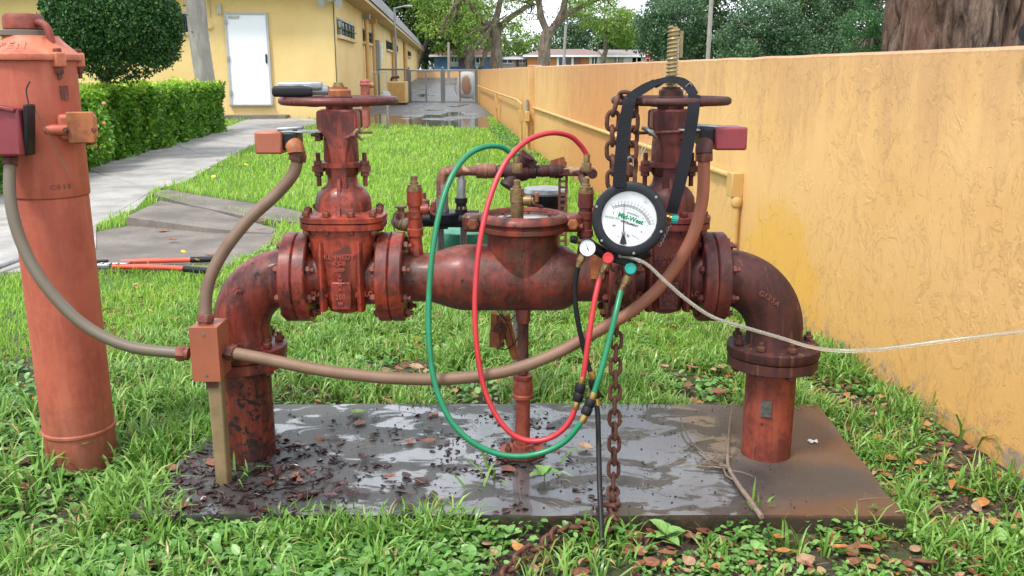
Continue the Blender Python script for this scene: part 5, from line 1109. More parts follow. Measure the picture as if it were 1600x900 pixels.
def around(s_, size, R, z, a0, da, mat, tilt=0, parent=piv, dep=.003):
    for i, ch in enumerate(s_):
        a = a0+da*i; nr_ = Vector((math.sin(a), -math.cos(a), 0)); tx = Vector((math.cos(a), math.sin(a), 0)); nn = (nr_*math.cos(tilt)+V3(0, 0, math.sin(tilt))).normalized()
        letters(ch, size, dep, mat, parent, V3(px_, py_, z)+nr_*R, q_from(tx, nn.cross(tx), nn), bold=.0008)
around('OPEN', .036, .105, zcap+.043, -.72, .30, 'piv_cap', .75)
around('C515', .020, .1175, P(125, 293, py_-.1).z, .55, .14, 'piv')
# indicator window housing on its right front
wz = P(120, 200, 2.77).z; wR = Matrix.Rotation(math.radians(24), 3, 'Z'); wn_ = wR @ Vector((0, -1, 0)); wR = Matrix.Rotation(math.radians(14), 3, 'Z'); wn_ = wR @ Vector((0, -1, 0)); wc = V3(px_+.150, py_-.055, wz)
MB().box(wc+V3(-.02, .02, 0), (.10, .09, .080), wR).build('window_housing', 'piv', piv, bevel=.012)
MB().box(wc+wn_*.037+(wR@V3(.006, 0, 0)), (.078, .014, .096), wR).build('window_cover', 'orange_rust', piv, bevel=.004)
for k in (-1, 1): MB().hexn(wc+(wR@V3(k*.040+.004, 0, -.006))+wn_*.044, wn_, .009, .006, .003).build('cover_screw', 'bolt', piv)
MB().tube([wc+(wR@V3(-.100, -.010, -.008)), wc+(wR@V3(-.03, -.020, -.008))], .017, 14).build('cover_arm', 'piv', piv)
MB().box((px_+.105, py_-.052, P(110, 145, 2.8).z), (.024, .012, .042), Matrix.Rotation(.9, 3, 'Z')).build('rusty_plate', 'bolt', piv)
# tamper box on the post (left)
tz = P(20, 205, 2.72).z; tb = thing('tamper_switch', 'maroon tamper switch box on the indicator post at the left edge', 'switch box', (px_-.1, 2.73, tz-.07), 'tamper switches on the valves')
MB().box((px_-.018, 2.70, tz), (.120, .07, .140)).build('cover', 'box_pink', tb, bevel=.008); MB().box((px_+.050, 2.705, tz+.005), (.014, .05, .150), Matrix.Rotation(.12, 3, 'Y')).build('gasket', 'blackrub', tb, bevel=.004)
MB().box((px_-.015, 2.668, tz+.074), (.11, .03, .012), Matrix.Rotation(.2, 3, 'Y')).build('lid_lip', 'box_maroon', tb, bevel=.003)
MB().hexn((px_-.018, 2.652, tz+.076), (0, -1, .1), .008, .004).build('screw', 'steel', tb); MB().lathe([(.02, 0), (.026, .004), (.026, .022), (.018, .026)], P(16, 240, 2.71)-V3(0, 0, .01), n=14).build('gland_nut', 'bolt', tb)
MB().tube(catmull([V3(px_+.05, 2.72, tz+.08), V3(px_+.048, 2.72, tz+.12), V3(px_+.062, 2.72, tz+.145)], 5), .0022, 5).build('seal_wire', 'ink', tb)
MB().tube([V3(px_+.06, 2.73, tz+.07), V3(px_+.125, 2.77, tz-.145)], .0018, 5).build('loose_wire', 'conduit_grey', tb)

# ================================================================== electrical
def corrugated(label, pts, r, mat, name='flexible_conduit', nuts=True, step=.0034, grp='flexible conduits between the boxes', amp=.042):
    p = resample(catmull([P(*q) for q in pts], 10), step); rr = [r*(1+(amp if i % 2 else -amp)) for i in range(len(p))]
    o = thing(name, label, 'conduit', tuple(p[0]), grp); MB().tube(p, rr, 16).build('sleeve', mat, o, smooth=60)
    for e_, d in ((p[0], p[0]-p[4]), (p[-1], p[-1]-p[-5])):
        d = d.normalized()
        if nuts: MB().hexn(e_-d*.012, d, r*1.42, .026).lathe([(r*1.15, 0), (r*1.15, .012)], e_+d*.012, d, 16).build('gland_nut', 'bolt', o)
    return o
corrugated('tan conduit arching from the left tamper switch down to the square box', [(465, 246, 2.74), (458, 272, 2.735), (430, 305, 2.72), (385, 347, 2.69), (345, 400, 2.66), (324, 450, 2.635), (321, 498, 2.62)], .0185, 'conduit_tan')
corrugated('grey green conduit curving from the post down to the square box', [(16, 252, 2.71), (16, 310, 2.68), (32, 375, 2.66), (68, 442, 2.64), (128, 505, 2.63), (200, 541, 2.62), (284, 552, 2.62)], .0175, 'conduit_grey')
corrugated('long tan conduit sagging under the pipe and rising to the right tamper switch', [(362, 551, 2.62), (410, 560, 2.60), (500, 578, 2.58), (600, 590, 2.57), (700, 592, 2.57), (790, 580, 2.57), (860, 556, 2.58), (930, 519, 2.60), (990, 484, 2.62), (1038, 440, 2.64), (1078, 378, 2.665), (1097, 315, 2.69), (1100, 245, 2.70)], .0185, 'conduit_red' if False else 'conduit_long')
# square box on its post
bf = 2.575; a = P(296, 512, bf); b_ = P(345, 595, bf); bx, bz_ = (a.x+b_.x)/2, (a.z+b_.z)/2; bw_, bh_ = b_.x-a.x, a.z-b_.z
jb = thing('junction_box', 'square orange red junction box on a thin brown post before the left riser', 'junction box', (bx, bf+.05, 0))
MB().box((bx, bf+.055, bz_), (bw_, .11, bh_)).build('box', 'box_orange', jb, bevel=.003); MB().box((bx, bf-.002, bz_), (bw_+.004, .005, bh_+.004)).build('cover_plate', 'box_orange', jb, bevel=.001)
for k in (-1, 1): MB().lathe([(.0045, 0), (.0045, .003), (.002, .003)], (bx, bf-.004, bz_+k*bh_*.38), (0, -1, 0), 10).build('screw', 'steel', jb)
zz = bz_-bh_/2; q = P(360, 755, 2.60); MB().box((bx+.013, 2.60+.012, zz/2-.01), (.042, .042, zz+.02)).build('post', 'post_old', jb, bevel=.006)
MB().box((bx+.008, 2.6+.012, zz-.012), (.036, .05, .03)).build('bracket', 'bolt', jb)
# tamper switches on both valves
def tamper(label, side, boxpx, Yb, mat, armpx, rodpx, vx):
    a = P(boxpx[0], boxpx[1], Yb); b_ = P(boxpx[2], boxpx[3], Yb); c = (a+b_)/2; w, h = abs(b_.x-a.x), abs(a.z-b_.z)
    t = thing('tamper_switch', label, 'switch box', (c.x, Yb, c.z-h/2), 'tamper switches on the valves')
    MB().loft([(0, h/2*.9, .05, 5), (.006, h/2, .055, 5), (w-.004, h/2, .055, 5), (w, h/2*.96, .05, 5)], (c.x-w/2, Yb+.05, c.z), 28, 'X').v
    MB().box((c.x, Yb+.055, c.z), (w, .11, h)).build('cover', mat, t, bevel=.006)
    e_ = P(armpx[0], armpx[1], Yb+.04); s_ = c+V3(side*w/2, .05, .012)
    MB().box((c.x+side*(w/2+.02), Yb+.06, c.z+.004), (.045, .09, h*.8)).build('base', 'blackpl', t, bevel=.006)
    MB().box(((s_.x+e_.x)/2, Yb+.06, e_.z+.004), (abs(e_.x-s_.x)+.03, .075, .005)).build('mount_plate', 'galv', t, bevel=.001); MB().box((e_.x, Yb+.07, e_.z-.01), (.016, .05, .03)).build('yoke_clamp', 'bolt', t, bevel=.002)
    MB().tube([V3(c.x+side*(w/2-.02), Yb+.04, e_.z+.012), V3(c.x+side*(w/2+.06), Yb+.035, e_.z+.018)], .006, 8).hexn((c.x+side*(w/2+.03), Yb+.05, e_.z+.007), (0, 0, 1), .009, .008).build('trip_rod', 'steel', t)
    r0, r1 = P(rodpx[0], rodpx[1], YP-.075), P(rodpx[2], rodpx[3], YP-.075); MB().tube([r0, r1], .0048, 8).build('clamp_rod', 'bolt', t)
    return t
tl_ = tamper('orange red tamper switch box on the left valve yoke', 1, (396, 206, 441, 241), 2.735, 'box_orange', (495, 208), (486, 211, 498, 211), -.537)
q = P(548, 208, YP-.075); MB().tube(catmull([P(540, 216, YP-.075), P(550, 212, YP-.08), P(560, 202, YP-.085), P(566, 206, YP-.08)], 5), .0055, 8).tube([P(556, 207, YP-.078), P(582, 207, YP-.078)], .0038, 8).tube([P(556, 210, YP-.078), P(566, 219, YP-.08)], .0045, 8).hexn(P(549, 211, YP-.082), (1, 0, -.3), .010, .012).build('hook_bolt', 'bypass', tl_)
tr_ = tamper('maroon red tamper switch box on the right valve yoke', -1, (1119, 199, 1167, 235), 2.73, 'box_pink', (1068, 205), (990, 208, 1098, 205), .493)
mb = MB(); q = P(1012, 206, YP-.09); mb.tube(catmull([P(1004, 200, YP-.09), P(1012, 203, YP-.1), P(1020, 210, YP-.1), P(1024, 214, YP-.09)], 5), .0062, 8).hexn(P(1020, 208, YP-.09), (-1, 0, .2), .011, .012); mb.build('hook_bolt', 'steel', tr_)
for pp_, lb in (([(463, 240, 2.735), (462, 232, 2.74), (458, 226, 2.75)], 'left'), ([(1100, 240, 2.70), (1100, 232, 2.705), (1102, 226, 2.72)], 'right')):
    MB().tube(catmull([P(*x) for x in pp_], 4), [.026]*9, 14).build('angle_fitting', 'orange_rust' if lb == 'left' else 'brown', tl_ if lb == 'left' else tr_)
# wrench lying on the left handwheel
q0 = P(430, 146, 2.72); zq_ = 1.177+.0135
wr_ = thing('pipe_tool', 'black gripped steel hand tool lying on the left handwheel', 'hand tool', (q0.x, 2.72, zq_))
def TP(px, h, Y=2.74): q = P(px, 148, Y); return V3(q.x, Y, zq_+h)
MB().loft([(0, .008, .010, 3), (.006, .014, .016, 3), (.085, .014, .018, 3), (.118, .012, .015, 3)], TP(426, .016), 20, 'X').build('grip', 'blackrub', wr_)
MB().loft([(0, .004, .010, 3), (.04, .006, .010, 3), (.08, .007, .012, 3), (.115, .010, .014, 3), (.13, .008, .012, 3)], TP(436, .032), 20, 'X').build('steel_body', 'steel', wr_)
MB().loft([(0, .010, .012, 3), (.02, .013, .015, 3), (.075, .013, .015, 3), (.08, .012, .012, 3)], TP(472, .020, 2.75), 20, 'X').build('jaw', 'steel', wr_)
MB().hexn(TP(478, .028), (0, -.3, 1), .008, .008).build('pivot', 'steel', wr_)

# ================================================================== test gauge
gp = P(983, 342, 2.54); gz_ax = (Vector((0, 0, H))-gp).normalized(); gz_ax = (gz_ax+Vector((-.10, 0, -.02))).normalized()
gx = Vector((0, 0, 1)).cross(gz_ax).normalized(); gyv = gz_ax.cross(gx)
roll = math.radians(-19); qg = Matrix((gx, gyv, gz_ax)).transposed().to_quaternion() @ Quaternion((0, 0, 1), roll)
gauge = thing('test_gauge', 'big round black cased pressure gauge with white dial hanging from a black strap', 'gauge', tuple(gp)); gauge.rotation_mode = 'QUATERNION'; gauge.rotation_quaternion = qg
WO[gauge.name] = Vector((0, 0, 0))
def GL(px, py, dY=0.0):
    """world survey point into gauge coordinates"""
    w = P(px, py, 2.54+dY); return qg.inverted() @ (w-gp)
RG = .1065
MB().lathe([(.085, -.062), (.096, -.055), (.100, -.02), (RG, -.018), (RG, .004), (.104, .010), (.094, .014), (.082, .012), (.0785, .004)], (0, 0, 0), n=80, caps=False).build('bezel', 'blackpl', gauge)
MB().lathe([(.0, -.0645), (.088, -.0645), (.088, -.06)], (0, 0, 0), n=48).build('case_back', 'blackpl', gauge)
dial = MB().lathe([(.080, -.004), (.080, 0)], (0, 0, 0), n=64).build('dial', 'white', gauge)
MB().lathe([(.0795, .0085), (.0795, .0092)], (0, 0, 0), n=64).build('lens', 'glass', gauge)
for k in range(6):
    a = math.radians(90+19+11)+k*PI/3; o_ = V3(.0985*math.cos(a), .0985*math.sin(a), .010); MB().lathe([(.0042, 0), (.0045, .002), (.0035, .004), (.0015, .004)], o_, n=12).build('bezel_screw', 'steel', gauge)
pv = V3(0, -.0435, 0); RA = .0815
def arc_pt(t, r): a = math.radians(90+44-95*t); return V3(pv.x+r*math.cos(a), pv.y+r*math.sin(a), 0)
mb = MB()
def quad(a, b_, w, z):
    d = (b_-a).normalized(); s_ = V3(-d.y, d.x)*w/2; i = len(mb.v); mb.v += [a-s_+V3(0, 0, z), b_-s_+V3(0, 0, z), b_+s_+V3(0, 0, z), a+s_+V3(0, 0, z)]; mb.f.append((i, i+1, i+2, i+3))
for k in range(48): quad(arc_pt(k/48, RA), arc_pt((k+1)/48, RA), .0006, .0006); quad(arc_pt(k/48, RA-.006), arc_pt((k+1)/48, RA-.006), .0006, .0006)
for k in range(76):
    t = k/75; L = .010 if k % 5 == 0 else .006; quad(arc_pt(t, RA-.006), arc_pt(t, RA-.006+L), .0009 if k % 5 == 0 else .0005, .0007)
mb.build('scale_marks', 'ink', dial)
I = Quaternion()
def dtext(s_, size, x, y, mat='ink', rot=0, bold=0, name='dial_lettering'): return letters(s_, size, .0002, mat, dial, V3(x, y, .0009), Quaternion((0, 0, 1), math.radians(rot)), bold=bold, name=name)
for k in range(16): q = arc_pt(k/15, RA+.0075); dtext(str(k), .0062, q.x, q.y, 'ink', 44-95*k/15)
for k in range(0, 11): q = arc_pt(k/10, RA-.0125); dtext(str(k*10), .0048, q.x, q.y, 'greyink', 44-95*k/10)
dtext('PSID', .006, .026, .048+.012, 'greyink', -12); dtext('kPa', .005, .012, .018, 'greyink')
dtext('Mid-West', .0185, .004, .002, 'greenink', 2, .0008); dtext('INSTRUMENT', .0085, .006, -.0125, 'ink', 2, .0003)
mb = MB(); 
for k in range(9): mb.box((-.010+k*.0040, .0158, .0008), (.0030, .0052, .0003))
mb.build('name_bar', 'greyink', dial, smooth=0)
dtext('MODEL 845', .0085, -.046, -.014, 'greenink', 12); dtext('MADE IN USA', .004, .036, -.042, 'ink', -8); dtext('50', .006, -.010, -.058, 'redink')
for x, y in ((-.048, .000), (.046, -.022), (-.030, -.032), (.012, -.044)): MB().lathe([(.0018, 0), (.0018, .0008)], (x, y, 0), n=10).build('dial_screw', 'ink', dial)
MB().lathe([(.004, 0), (.004, .0009)], (-.034, -.034, 0), n=14).build('dial_stop', 'greyink', dial); MB().lathe([(.004, 0), (.004, .0009)], (.016, -.047, 0), n=14).build('dial_stop', 'greyink', dial)
na = math.radians(90)-roll+math.radians(1); nd = V3(math.cos(na), math.sin(na)); ns = V3(-nd.y, nd.x)
mb = MB(); z = V3(0, 0, .004); mb.slab([pv+ns*.0016+z, pv-ns*.0016+z, pv+nd*.088-ns*.0004+z, pv+nd*.088+ns*.0004+z][::-1], .0008)
mb.slab([pv+ns*.0016+z, pv-nd*.030+ns*.0105+z, pv-nd*.034+z, pv-nd*.030-ns*.0105+z, pv-ns*.0016+z], .0008); mb.build('needle', 'ink', dial); MB().lathe([(.0055, 0), (.0055, .0055), (.003, .0065)], pv, n=18).build('needle_hub', 'steel', dial)
# manifold block below, knobs
def seg(a, b_, r, n=14): return MB().tube([a, b_], r, n)
gm = MB(); A1, A2, A3 = GL(918, 395, .03), GL(950, 403, .035), GL(988, 418, .035)
gm.tube([GL(925, 385, .05), GL(950, 400, .06), GL(985, 408, .06), GL(1015, 392, .05)], .017, 14); gm.box(GL(968, 402, .05), (.085, .035, .036)); gm.box(GL(983, 388, .05), (.03, .05, .036))
gm.build('manifold', 'blackrub', gauge, bevel=.003)
dn_ = gz_ax; loc_front = V3(0, 0, 1)
def knob(px, py, mat, r, dY=.0, axis=None, brass_from=None):
    c = GL(px, py, dY); ax = axis or loc_front; t_ = MB()
    nk = 16; prof = [(r*.55, -.012), (r*.95, -.010), (r, -.006), (r, .004), (r*.9, .008), (r*.7, .008), (r*.66, .006), (0.0, .006)]
    kb = t_.lathe(prof, c, ax, 32).build('knob', mat, gauge)
    for k in range(nk):
        x_, y_, d_ = basis(ax); a = 2*PI*k/nk
    mb = MB()
    for k in range(nk): a = 2*PI*k/nk; mb.lathe([(r*.10, -.010), (r*.10, .005)], c+x_*(r*.98*math.cos(a))+y_*(r*.98*math.sin(a)), ax, 6)
    mb.build('knob_grip', mat, kb); MB().lathe([(.006, -.035), (.006, -.012)], c, ax, 12).build('knob_stem', 'brass', kb); return kb
knob(950.5, 403, 'redknob', .0158, .0); knob(985.5, 419.5, 'teal', .0165, -.005)
wdir = qg.inverted() @ Vector((1, -.15, -.12)).normalized(); knob(1055, 342.5, 'teal', .0125, .03, wdir)
seg(GL(1036, 338, .04), GL(1050, 341, .03), .009).build('brass_fitting', 'brass', gauge)
wdir2 = qg.inverted() @ Vector((-1, -.2, .35)).normalized(); knob(896, 374, 'blackrub', .0105, .02, wdir2); seg(GL(900, 376, .02), GL(912, 381, .03), .008).build('brass_fitting', 'brass', gauge)
for (a0, a1, a2) in (((910, 401, .03), (905, 411, .03), (903, 417, .03)), ((947, 412, .02), (940, 424, .02), (937, 433, .02)), ((981, 432, .02), (974, 446, .02), (970, 454, .02))):
    g0, g1, g2 = GL(*a0), GL(*a1), GL(*a2); d_ = (g1-g0); L = d_.length; MB().lathe([(.011, -.004), (.0125, 0), (.0125, L*.7), (.009, L*.75), (.009, L)], g0, d_, 6).lathe([(.0085, 0), (.0085, .004), (.0075, .005), (.0075, (g2-g1).length)], g1, g2-g1, 14).build('brass_fitting', 'dullbrass', gauge)
# hook chain at case side
mb = MB()
for k in range(6):
    c = GL(1046-3*k, 352+6*k, .04); mb.tube([c+V3(.004*math.cos(a), .006*math.sin(a), .003*(k % 2)) for a in np.linspace(0, 2*PI, 10, endpoint=False)], .0012, 5, closed=True)
mb.build('bead_chain', 'steel', gauge)
# strap over the right valve stem: one long webbing band (gauge coordinates)
def band(name, pts, wid, wdir_, th=.0022, ribs=False):
    p = [qg.inverted() @ (P(*q)-gp) for q in pts]; p = catmull(p, 8); wd = qg.inverted() @ Vector(wdir_)
    o = MB().strip(p, wd, wid, th).build(name, 'webbing', gauge, smooth=50)
    if ribs:
        q = resample(p, .0042); mb = MB()
        for a_, b_ in zip(q, q[1:]): t_ = (b_-a_).normalized(); s_ = (wd-t_*wd.dot(t_)).normalized(); nn = s_.cross(t_); mb.tube([a_-s_*wid*.47+nn*.0014, a_+s_*wid*.47+nn*.0014, a_+s_*wid*.47-nn*.0014, a_-s_*wid*.47-nn*.0014], .0009, 4)
        mb.build('webbing_ribs', 'blackrub', o)
    return o
band('strap_left', [(967, 292, 2.535), (970, 250, 2.56), (975, 200, 2.60), (982, 165, 2.63), (984, 154, 2.65)], .038*.95, (1, 0, 0), .003, True)
band('strap_top', [(984, 154, 2.65), (994, 146, 2.69), (1012, 135, 2.76), (1026, 128, 2.80)], .028, (.25, .9, .45))
band('strap_loop', [(1020, 133, 2.79), (1033, 127, 2.81), (1047, 124, 2.80), (1062, 126, 2.79), (1076, 136, 2.74), (1085, 150, 2.68)], .028, (.2, .75, .6))
band('strap_right', [(1085, 148, 2.68), (1083, 175, 2.645), (1077, 215, 2.62), (1066, 270, 2.58), (1055, 312, 2.56), (1049, 333, 2.56)], .035, (1, .15, .2))
q = GL(1075, 136, .2); MB().tube([GL(1066, 141, .22), GL(1078, 130, .20), GL(1082, 135, .19), GL(1070, 147, .21)], .0022, 6, closed=True).build('buckle', 'steel', gauge)
# small gauge
sg = P(918, 387, 2.525); sgt = thing('small_gauge', 'small round dial gauge at the lower left of the big gauge', 'gauge', tuple(sg)); sgt.rotation_mode = 'QUATERNION'; sq = Matrix((gx, gyv, gz_ax)).transposed().to_quaternion() @ Quaternion((0, 0, 1), .12); sgt.rotation_quaternion = sq; WO[sgt.name] = Vector((0, 0, 0))
MB().lathe([(.022, -.02), (.026, -.018), (.0268, .002), (.025, .005), (.0232, .004), (.0232, .001)], (0, 0, 0), n=40).build('case', 'steel', sgt) if False else MB().lathe([(.020, -.022), (.026, -.018), (.0270, .003), (.0255, .006), (.0235, .005), (.0235, .001)], (0, 0, 0), n=40, caps=False).build('case', 'blackpl', sgt)
sdl = MB().lathe([(.0236, -.018), (.0238, 0.001)], (0, 0, 0), n=40).build('dial', 'white', sgt)
mb = MB()
for k in range(28): a = math.radians(225-270*k/27); d = V3(math.cos(a), math.sin(a)); quad(d*(.0165 if k % 3 == 0 else .018)+V3(), d*.020, .0007, .0016)
mb.build('scale_marks', 'ink', sdl)
for k, s_ in enumerate(('0', '30', '60', '90', '120', '150')): a = math.radians(225-270*k/5); letters(s_, .0052, .0002, 'ink', sdl, V3(.0128*math.cos(a), .0128*math.sin(a), .0016), name='dial_lettering')
d = V3(-.30, 1).normalized(); s_ = V3(-d.y, d.x); z = V3(0, 0, .003); MB().slab([-d*.008+s_*.0018+z, -d*.008-s_*.0018+z, d*.015-s_*.0003+z, d*.015+s_*.0003+z][::-1], .0006).build('needle', 'ink', sdl)

# ================================================================== hoses
def hose(label, pts, r, mat, couplers=(), name='test_hose', cat='hose', flat=None):
    w = [q if isinstance(q, Vector) else P(*q) for q in pts]; p = catmull(w, 12); o = thing(name, label, cat, tuple(p[0]))
    MB().tube(p, r, 16).build('hose', mat, o)
    for (a, b_, rr, m_, nm) in couplers:
        A_ = a if isinstance(a, Vector) else P(*a); B_ = b_ if isinstance(b_, Vector) else P(*b_); L = (B_-A_).length
        n_ = 6 if nm == 'hex_nut' else 18; MB().lathe([(rr*.85, 0), (rr, L*.12), (rr, L*.42), (rr*.86, L*.5), (rr, L*.58), (rr, L*.88), (rr*.85, L)] if nm == 'coupler' else [(rr*.94, 0), (rr, L*.1), (rr, L*.9), (rr*.94, L)], A_, B_-A_, n_).build(nm, m_, o)
    return o
tr1 = TC_R; trh = P(917, 247, YP)
hose('red hose looping from the gauge down, round and up over to the right test cock',
     [(937, 434, 2.56), (929, 470, 2.53), (921, 520, 2.50), (914, 570, 2.485), (911, 590, 2.48), (906, 612, 2.475), (899, 638, 2.47), (886, 664, 2.465), (862, 683, 2.465), (832, 689, 2.47), (803, 680, 2.48), (777, 652, 2.49), (757, 608, 2.51), (746, 550, 2.53), (742, 490, 2.55), (744, 430, 2.58), (752, 365, 2.62), (767, 305, 2.67), (790, 254, 2.72), (822, 221, 2.76), (858, 208, 2.79), (889, 212, 2.82), (907, 227, 2.835), trh+V3(-.002, 0, .012), trh],
     .0083, 'redhose', [((910.5, 588, 2.48), (907.5, 602, 2.478), .0105, 'brass', 'ferrule'), ((908, 599, 2.478), (902, 627, 2.472), .0155, 'blackrub', 'coupler'), ((902, 627, 2.472), (899, 639, 2.470), .0105, 'brass', 'ferrule'), (trh+V3(0, 0, .012), tr1+V3(0, 0, .012), .0105, 'dullbrass', 'ferrule'), (tr1+V3(0, 0, .024), tr1+V3(0, 0, -.004), .016, 'dullbrass', 'hex_nut')])
tm = TC_M; tmh = P(806, 243, YP)
hose('green hose looping from the gauge low over the slab to the middle test cock',
     [(970, 455, 2.56), (962, 490, 2.52), (951, 535, 2.49), (939, 580, 2.46), (929, 612, 2.45), (918, 638, 2.44), (905, 664, 2.43), (882, 690, 2.43), (848, 707, 2.43), (808, 713, 2.43), (768, 706, 2.44), (730, 685, 2.45), (700, 650, 2.47), (680, 600, 2.50), (671, 540, 2.53), (670, 470, 2.57), (675, 400, 2.61), (686, 335, 2.66), (703, 282, 2.71), (727, 246, 2.76), (755, 230, 2.79), (782, 229, 2.82), (800, 240, 2.835), tmh+V3(-.004, 0, .006), tmh+V3(0, 0, -.012)],
     .0088, 'greenhose', [((928, 613, 2.45), (925, 625, 2.445), .011, 'brass', 'ferrule'), ((925, 623, 2.446), (914, 648, 2.436), .0155, 'blackrub', 'coupler'), ((914, 648, 2.436), (909, 660, 2.432), .011, 'brass', 'ferrule'), (tmh+V3(0, 0, -.004), tm+V3(0, 0, .012), .0105, 'dullbrass', 'ferrule'), (tm+V3(0, 0, .026), tm+V3(0, 0, -.004), .016, 'dullbrass', 'hex_nut')])
hose('black hose hanging from the small gauge down to the ground',
     [(903, 417, 2.57), (898, 450, 2.57), (901, 490, 2.565), (910, 535, 2.56), (919, 570, 2.555), (923, 582, 2.55), (927, 600, 2.545), (931, 622, 2.54), (934, 650, 2.52), (935.5, 700, 2.47), (937, 760, 2.40), (940, 830, 2.30), (942, 905, 2.19), (943, 960, 2.08)],
     .0078, 'blackrub', [((923, 580, 2.55), (926, 593, 2.548), .0105, 'brass', 'ferrule'), ((926, 592, 2.547), (931, 622, 2.543), .0145, 'blackrub', 'coupler'), ((931, 621, 2.543), (933.5, 634, 2.535), .0105, 'brass', 'ferrule')])
hose('clear plastic tube sweeping from the gauge off to the right edge', [(968, 400, 2.55), (990, 404, 2.52), (1012, 414, 2.50), (1040, 440, 2.48), (1075, 470, 2.46), (1115, 496, 2.44), (1165, 512, 2.42), (1220, 528, 2.40), (1270, 543, 2.37), (1320, 548, 2.34), (1380, 545, 2.30), (1450, 536, 2.26), (1530, 526, 2.22), (1620, 517, 2.18), (1700, 520, 2.15)], .0052, 'clear', name='clear_tube', cat='tube')

# ================================================================== chain
lm = MB(); pts = []; Lh, Wh, wr0 = .0258, .0157, .0063   # half centre-line length, radius of the ends
for k in range(9): a = -PI/2+PI*k/8; pts.append(V3(Wh*math.cos(a)*1.0, 0, 0)+V3(0, 0, 0))
pts = [V3(Wh*math.sin(a), 0, (Lh-Wh)+Wh*math.cos(a)) for a in np.linspace(-PI/2, PI/2, 8)]+[V3(Wh*math.sin(a), 0, -(Lh-Wh)+Wh*math.cos(a)) for a in np.linspace(PI/2, 3*PI/2, 8)]
lm.tube(pts, wr0, 9, closed=True); link_me = lm.mesh('chain_link', Vector((0, 0, 0)), 60); link_me.materials.append(MT['rust'])
def chain(parent, path, pitch=.0408, turn0=0.0, scale=1.0):
    p = resample(catmull(path, 10), pitch)
    for i in range(len(p)-1):
        c = (p[i]+p[i+1])/2; t_ = (p[i+1]-p[i]).normalized(); x_, y_, d_ = basis(t_)
        ref = Vector((0, -1, 0)) if abs(t_.y) < .8 else Vector((0, 0, 1)); y_ = (ref-t_*ref.dot(t_)).normalized(); x_ = y_.cross(t_)
        a = turn0+(PI/2 if i % 2 else 0)+rnd(-.15, .15); xx = x_*math.cos(a)+y_*math.sin(a); yy_ = t_.cross(xx)
        link('chain_link', link_me, parent, c, quat=q_from(xx, yy_, t_), scale=scale)
ch = thing('chain', 'rusty chain looped over the right handwheel and hanging down to the soil', 'chain', tuple(P(968, 150, 2.7)))
S = 1.08
chain(ch, [P(958, 292, 2.70), P(957, 240, 2.69), P(957, 190, 2.68), P(963, 158, 2.68), P(972, 143, 2.69)], .0408*S, 0, S)
chain(ch, [P(974, 146, 2.70), P(986, 152, 2.72), P(990, 180, 2.73), P(988, 230, 2.73), P(985, 290, 2.72), P(976, 350, 2.72)], .0408*S, .9, S)
chain(ch, [P(957, 400, 2.66), P(968, 440, 2.66), P(966, 480, 2.655), P(963, 530, 2.64), P(961, 600, 2.62), P(960, 680, 2.60), P(958, 760, 2.57), V3(.255, 2.52, .012), V3(.255, 2.45, .012)][:7]+[V3(P(957, 780, 2.45).x, 2.43, .012)], .0408, 0, 1.0)
gy0 = GZ+.042
chain(ch, [V3(.258, 2.42, .010), G(968, 800, 0.0), V3(.265, 2.365, -.03), G(955, 832, gy0), G(925, 828, gy0), G(890, 822, gy0), G(870, 832, gy0+.005), G(858, 848, gy0), G(838, 856, gy0), G(815, 870, gy0), G(802, 884, gy0), G(790, 900, gy0), G(775, 925, gy0)], .0408, .5, 1.0)
pd_ = thing('padlock', 'small rusty padlock caught in the chain beside the strap', 'padlock', tuple(P(980, 262, 2.66)))
MB().box(P(981, 265, 2.66), (.03, .016, .034), Matrix.Rotation(.5, 3, 'Y')).build('case', 'rust', pd_, bevel=.003); c = P(984, 252, 2.66); MB().tube([c+V3(-.010, 0, -.01), c+V3(-.010, 0, .006), c+V3(0, 0, .014), c+V3(.010, 0, .006), c+V3(.010, 0, -.01)], .003, 6).build('shackle', 'steel', pd_)
mb = MB(); mb.tube(catmull([P(1010, 214, YP-.1), P(1003, 232, YP-.11), P(1000, 246, YP-.1), P(1006, 236, YP-.1), P(1014, 222, YP-.1)], 5), .0012, 4); tag(mb.build('loose_string', 'wirewhite'), 'frayed pale string tied at the right yoke clamp', 'string')
# red bolt cutters on the old slab
zc_ = -.025; bc_ = thing('bolt_cutter', 'red handled bolt cutters with black grips lying on the old slab', 'bolt cutter', tuple(G(240, 412, zc_)))
def BG(px, py, h=.015): return G(px, py, zc_+h)
MB().tube([BG(190, 409), BG(262, 407), BG(300, 406)], .018, 12).build('upper_handle', 'redcoat', bc_); MB().tube([BG(176, 416), BG(262, 418), BG(290, 420)], .018, 12).build('lower_handle', 'redcoat', bc_)
MB().tube([BG(298, 406), BG(338, 405)], .022, 12).build('grip', 'blackrub', bc_); MB().tube([BG(288, 420), BG(330, 424)], .022, 12).build('grip', 'blackrub', bc_)
MB().box(BG(170, 413), (.27, .05, .03)).build('head', 'steel', bc_, bevel=.006); MB().box(BG(150, 410, .03), (.16, .035, .035), Matrix.Rotation(.1, 3, 'Z')).build('jaw', 'blackpl', bc_, bevel=.006); MB().box(BG(152, 416, .02), (.17, .03, .03)).build('jaw', 'steel', bc_, bevel=.006)
for px in (160, 172, 184): MB().hexn(BG(px, 413, .03), (0, 0, 1), .014, .012).build('bolt', 'steel', bc_)
# grey pipe end at far left on the walk
tag(MB().tube([G(-40, 432, .0), G(2, 416, .01), G(34, 404, .015)], .016, 10).build('loose_pipe', 'galv'), 'thin grey pipe lying on the walk behind the indicator post', 'pipe')
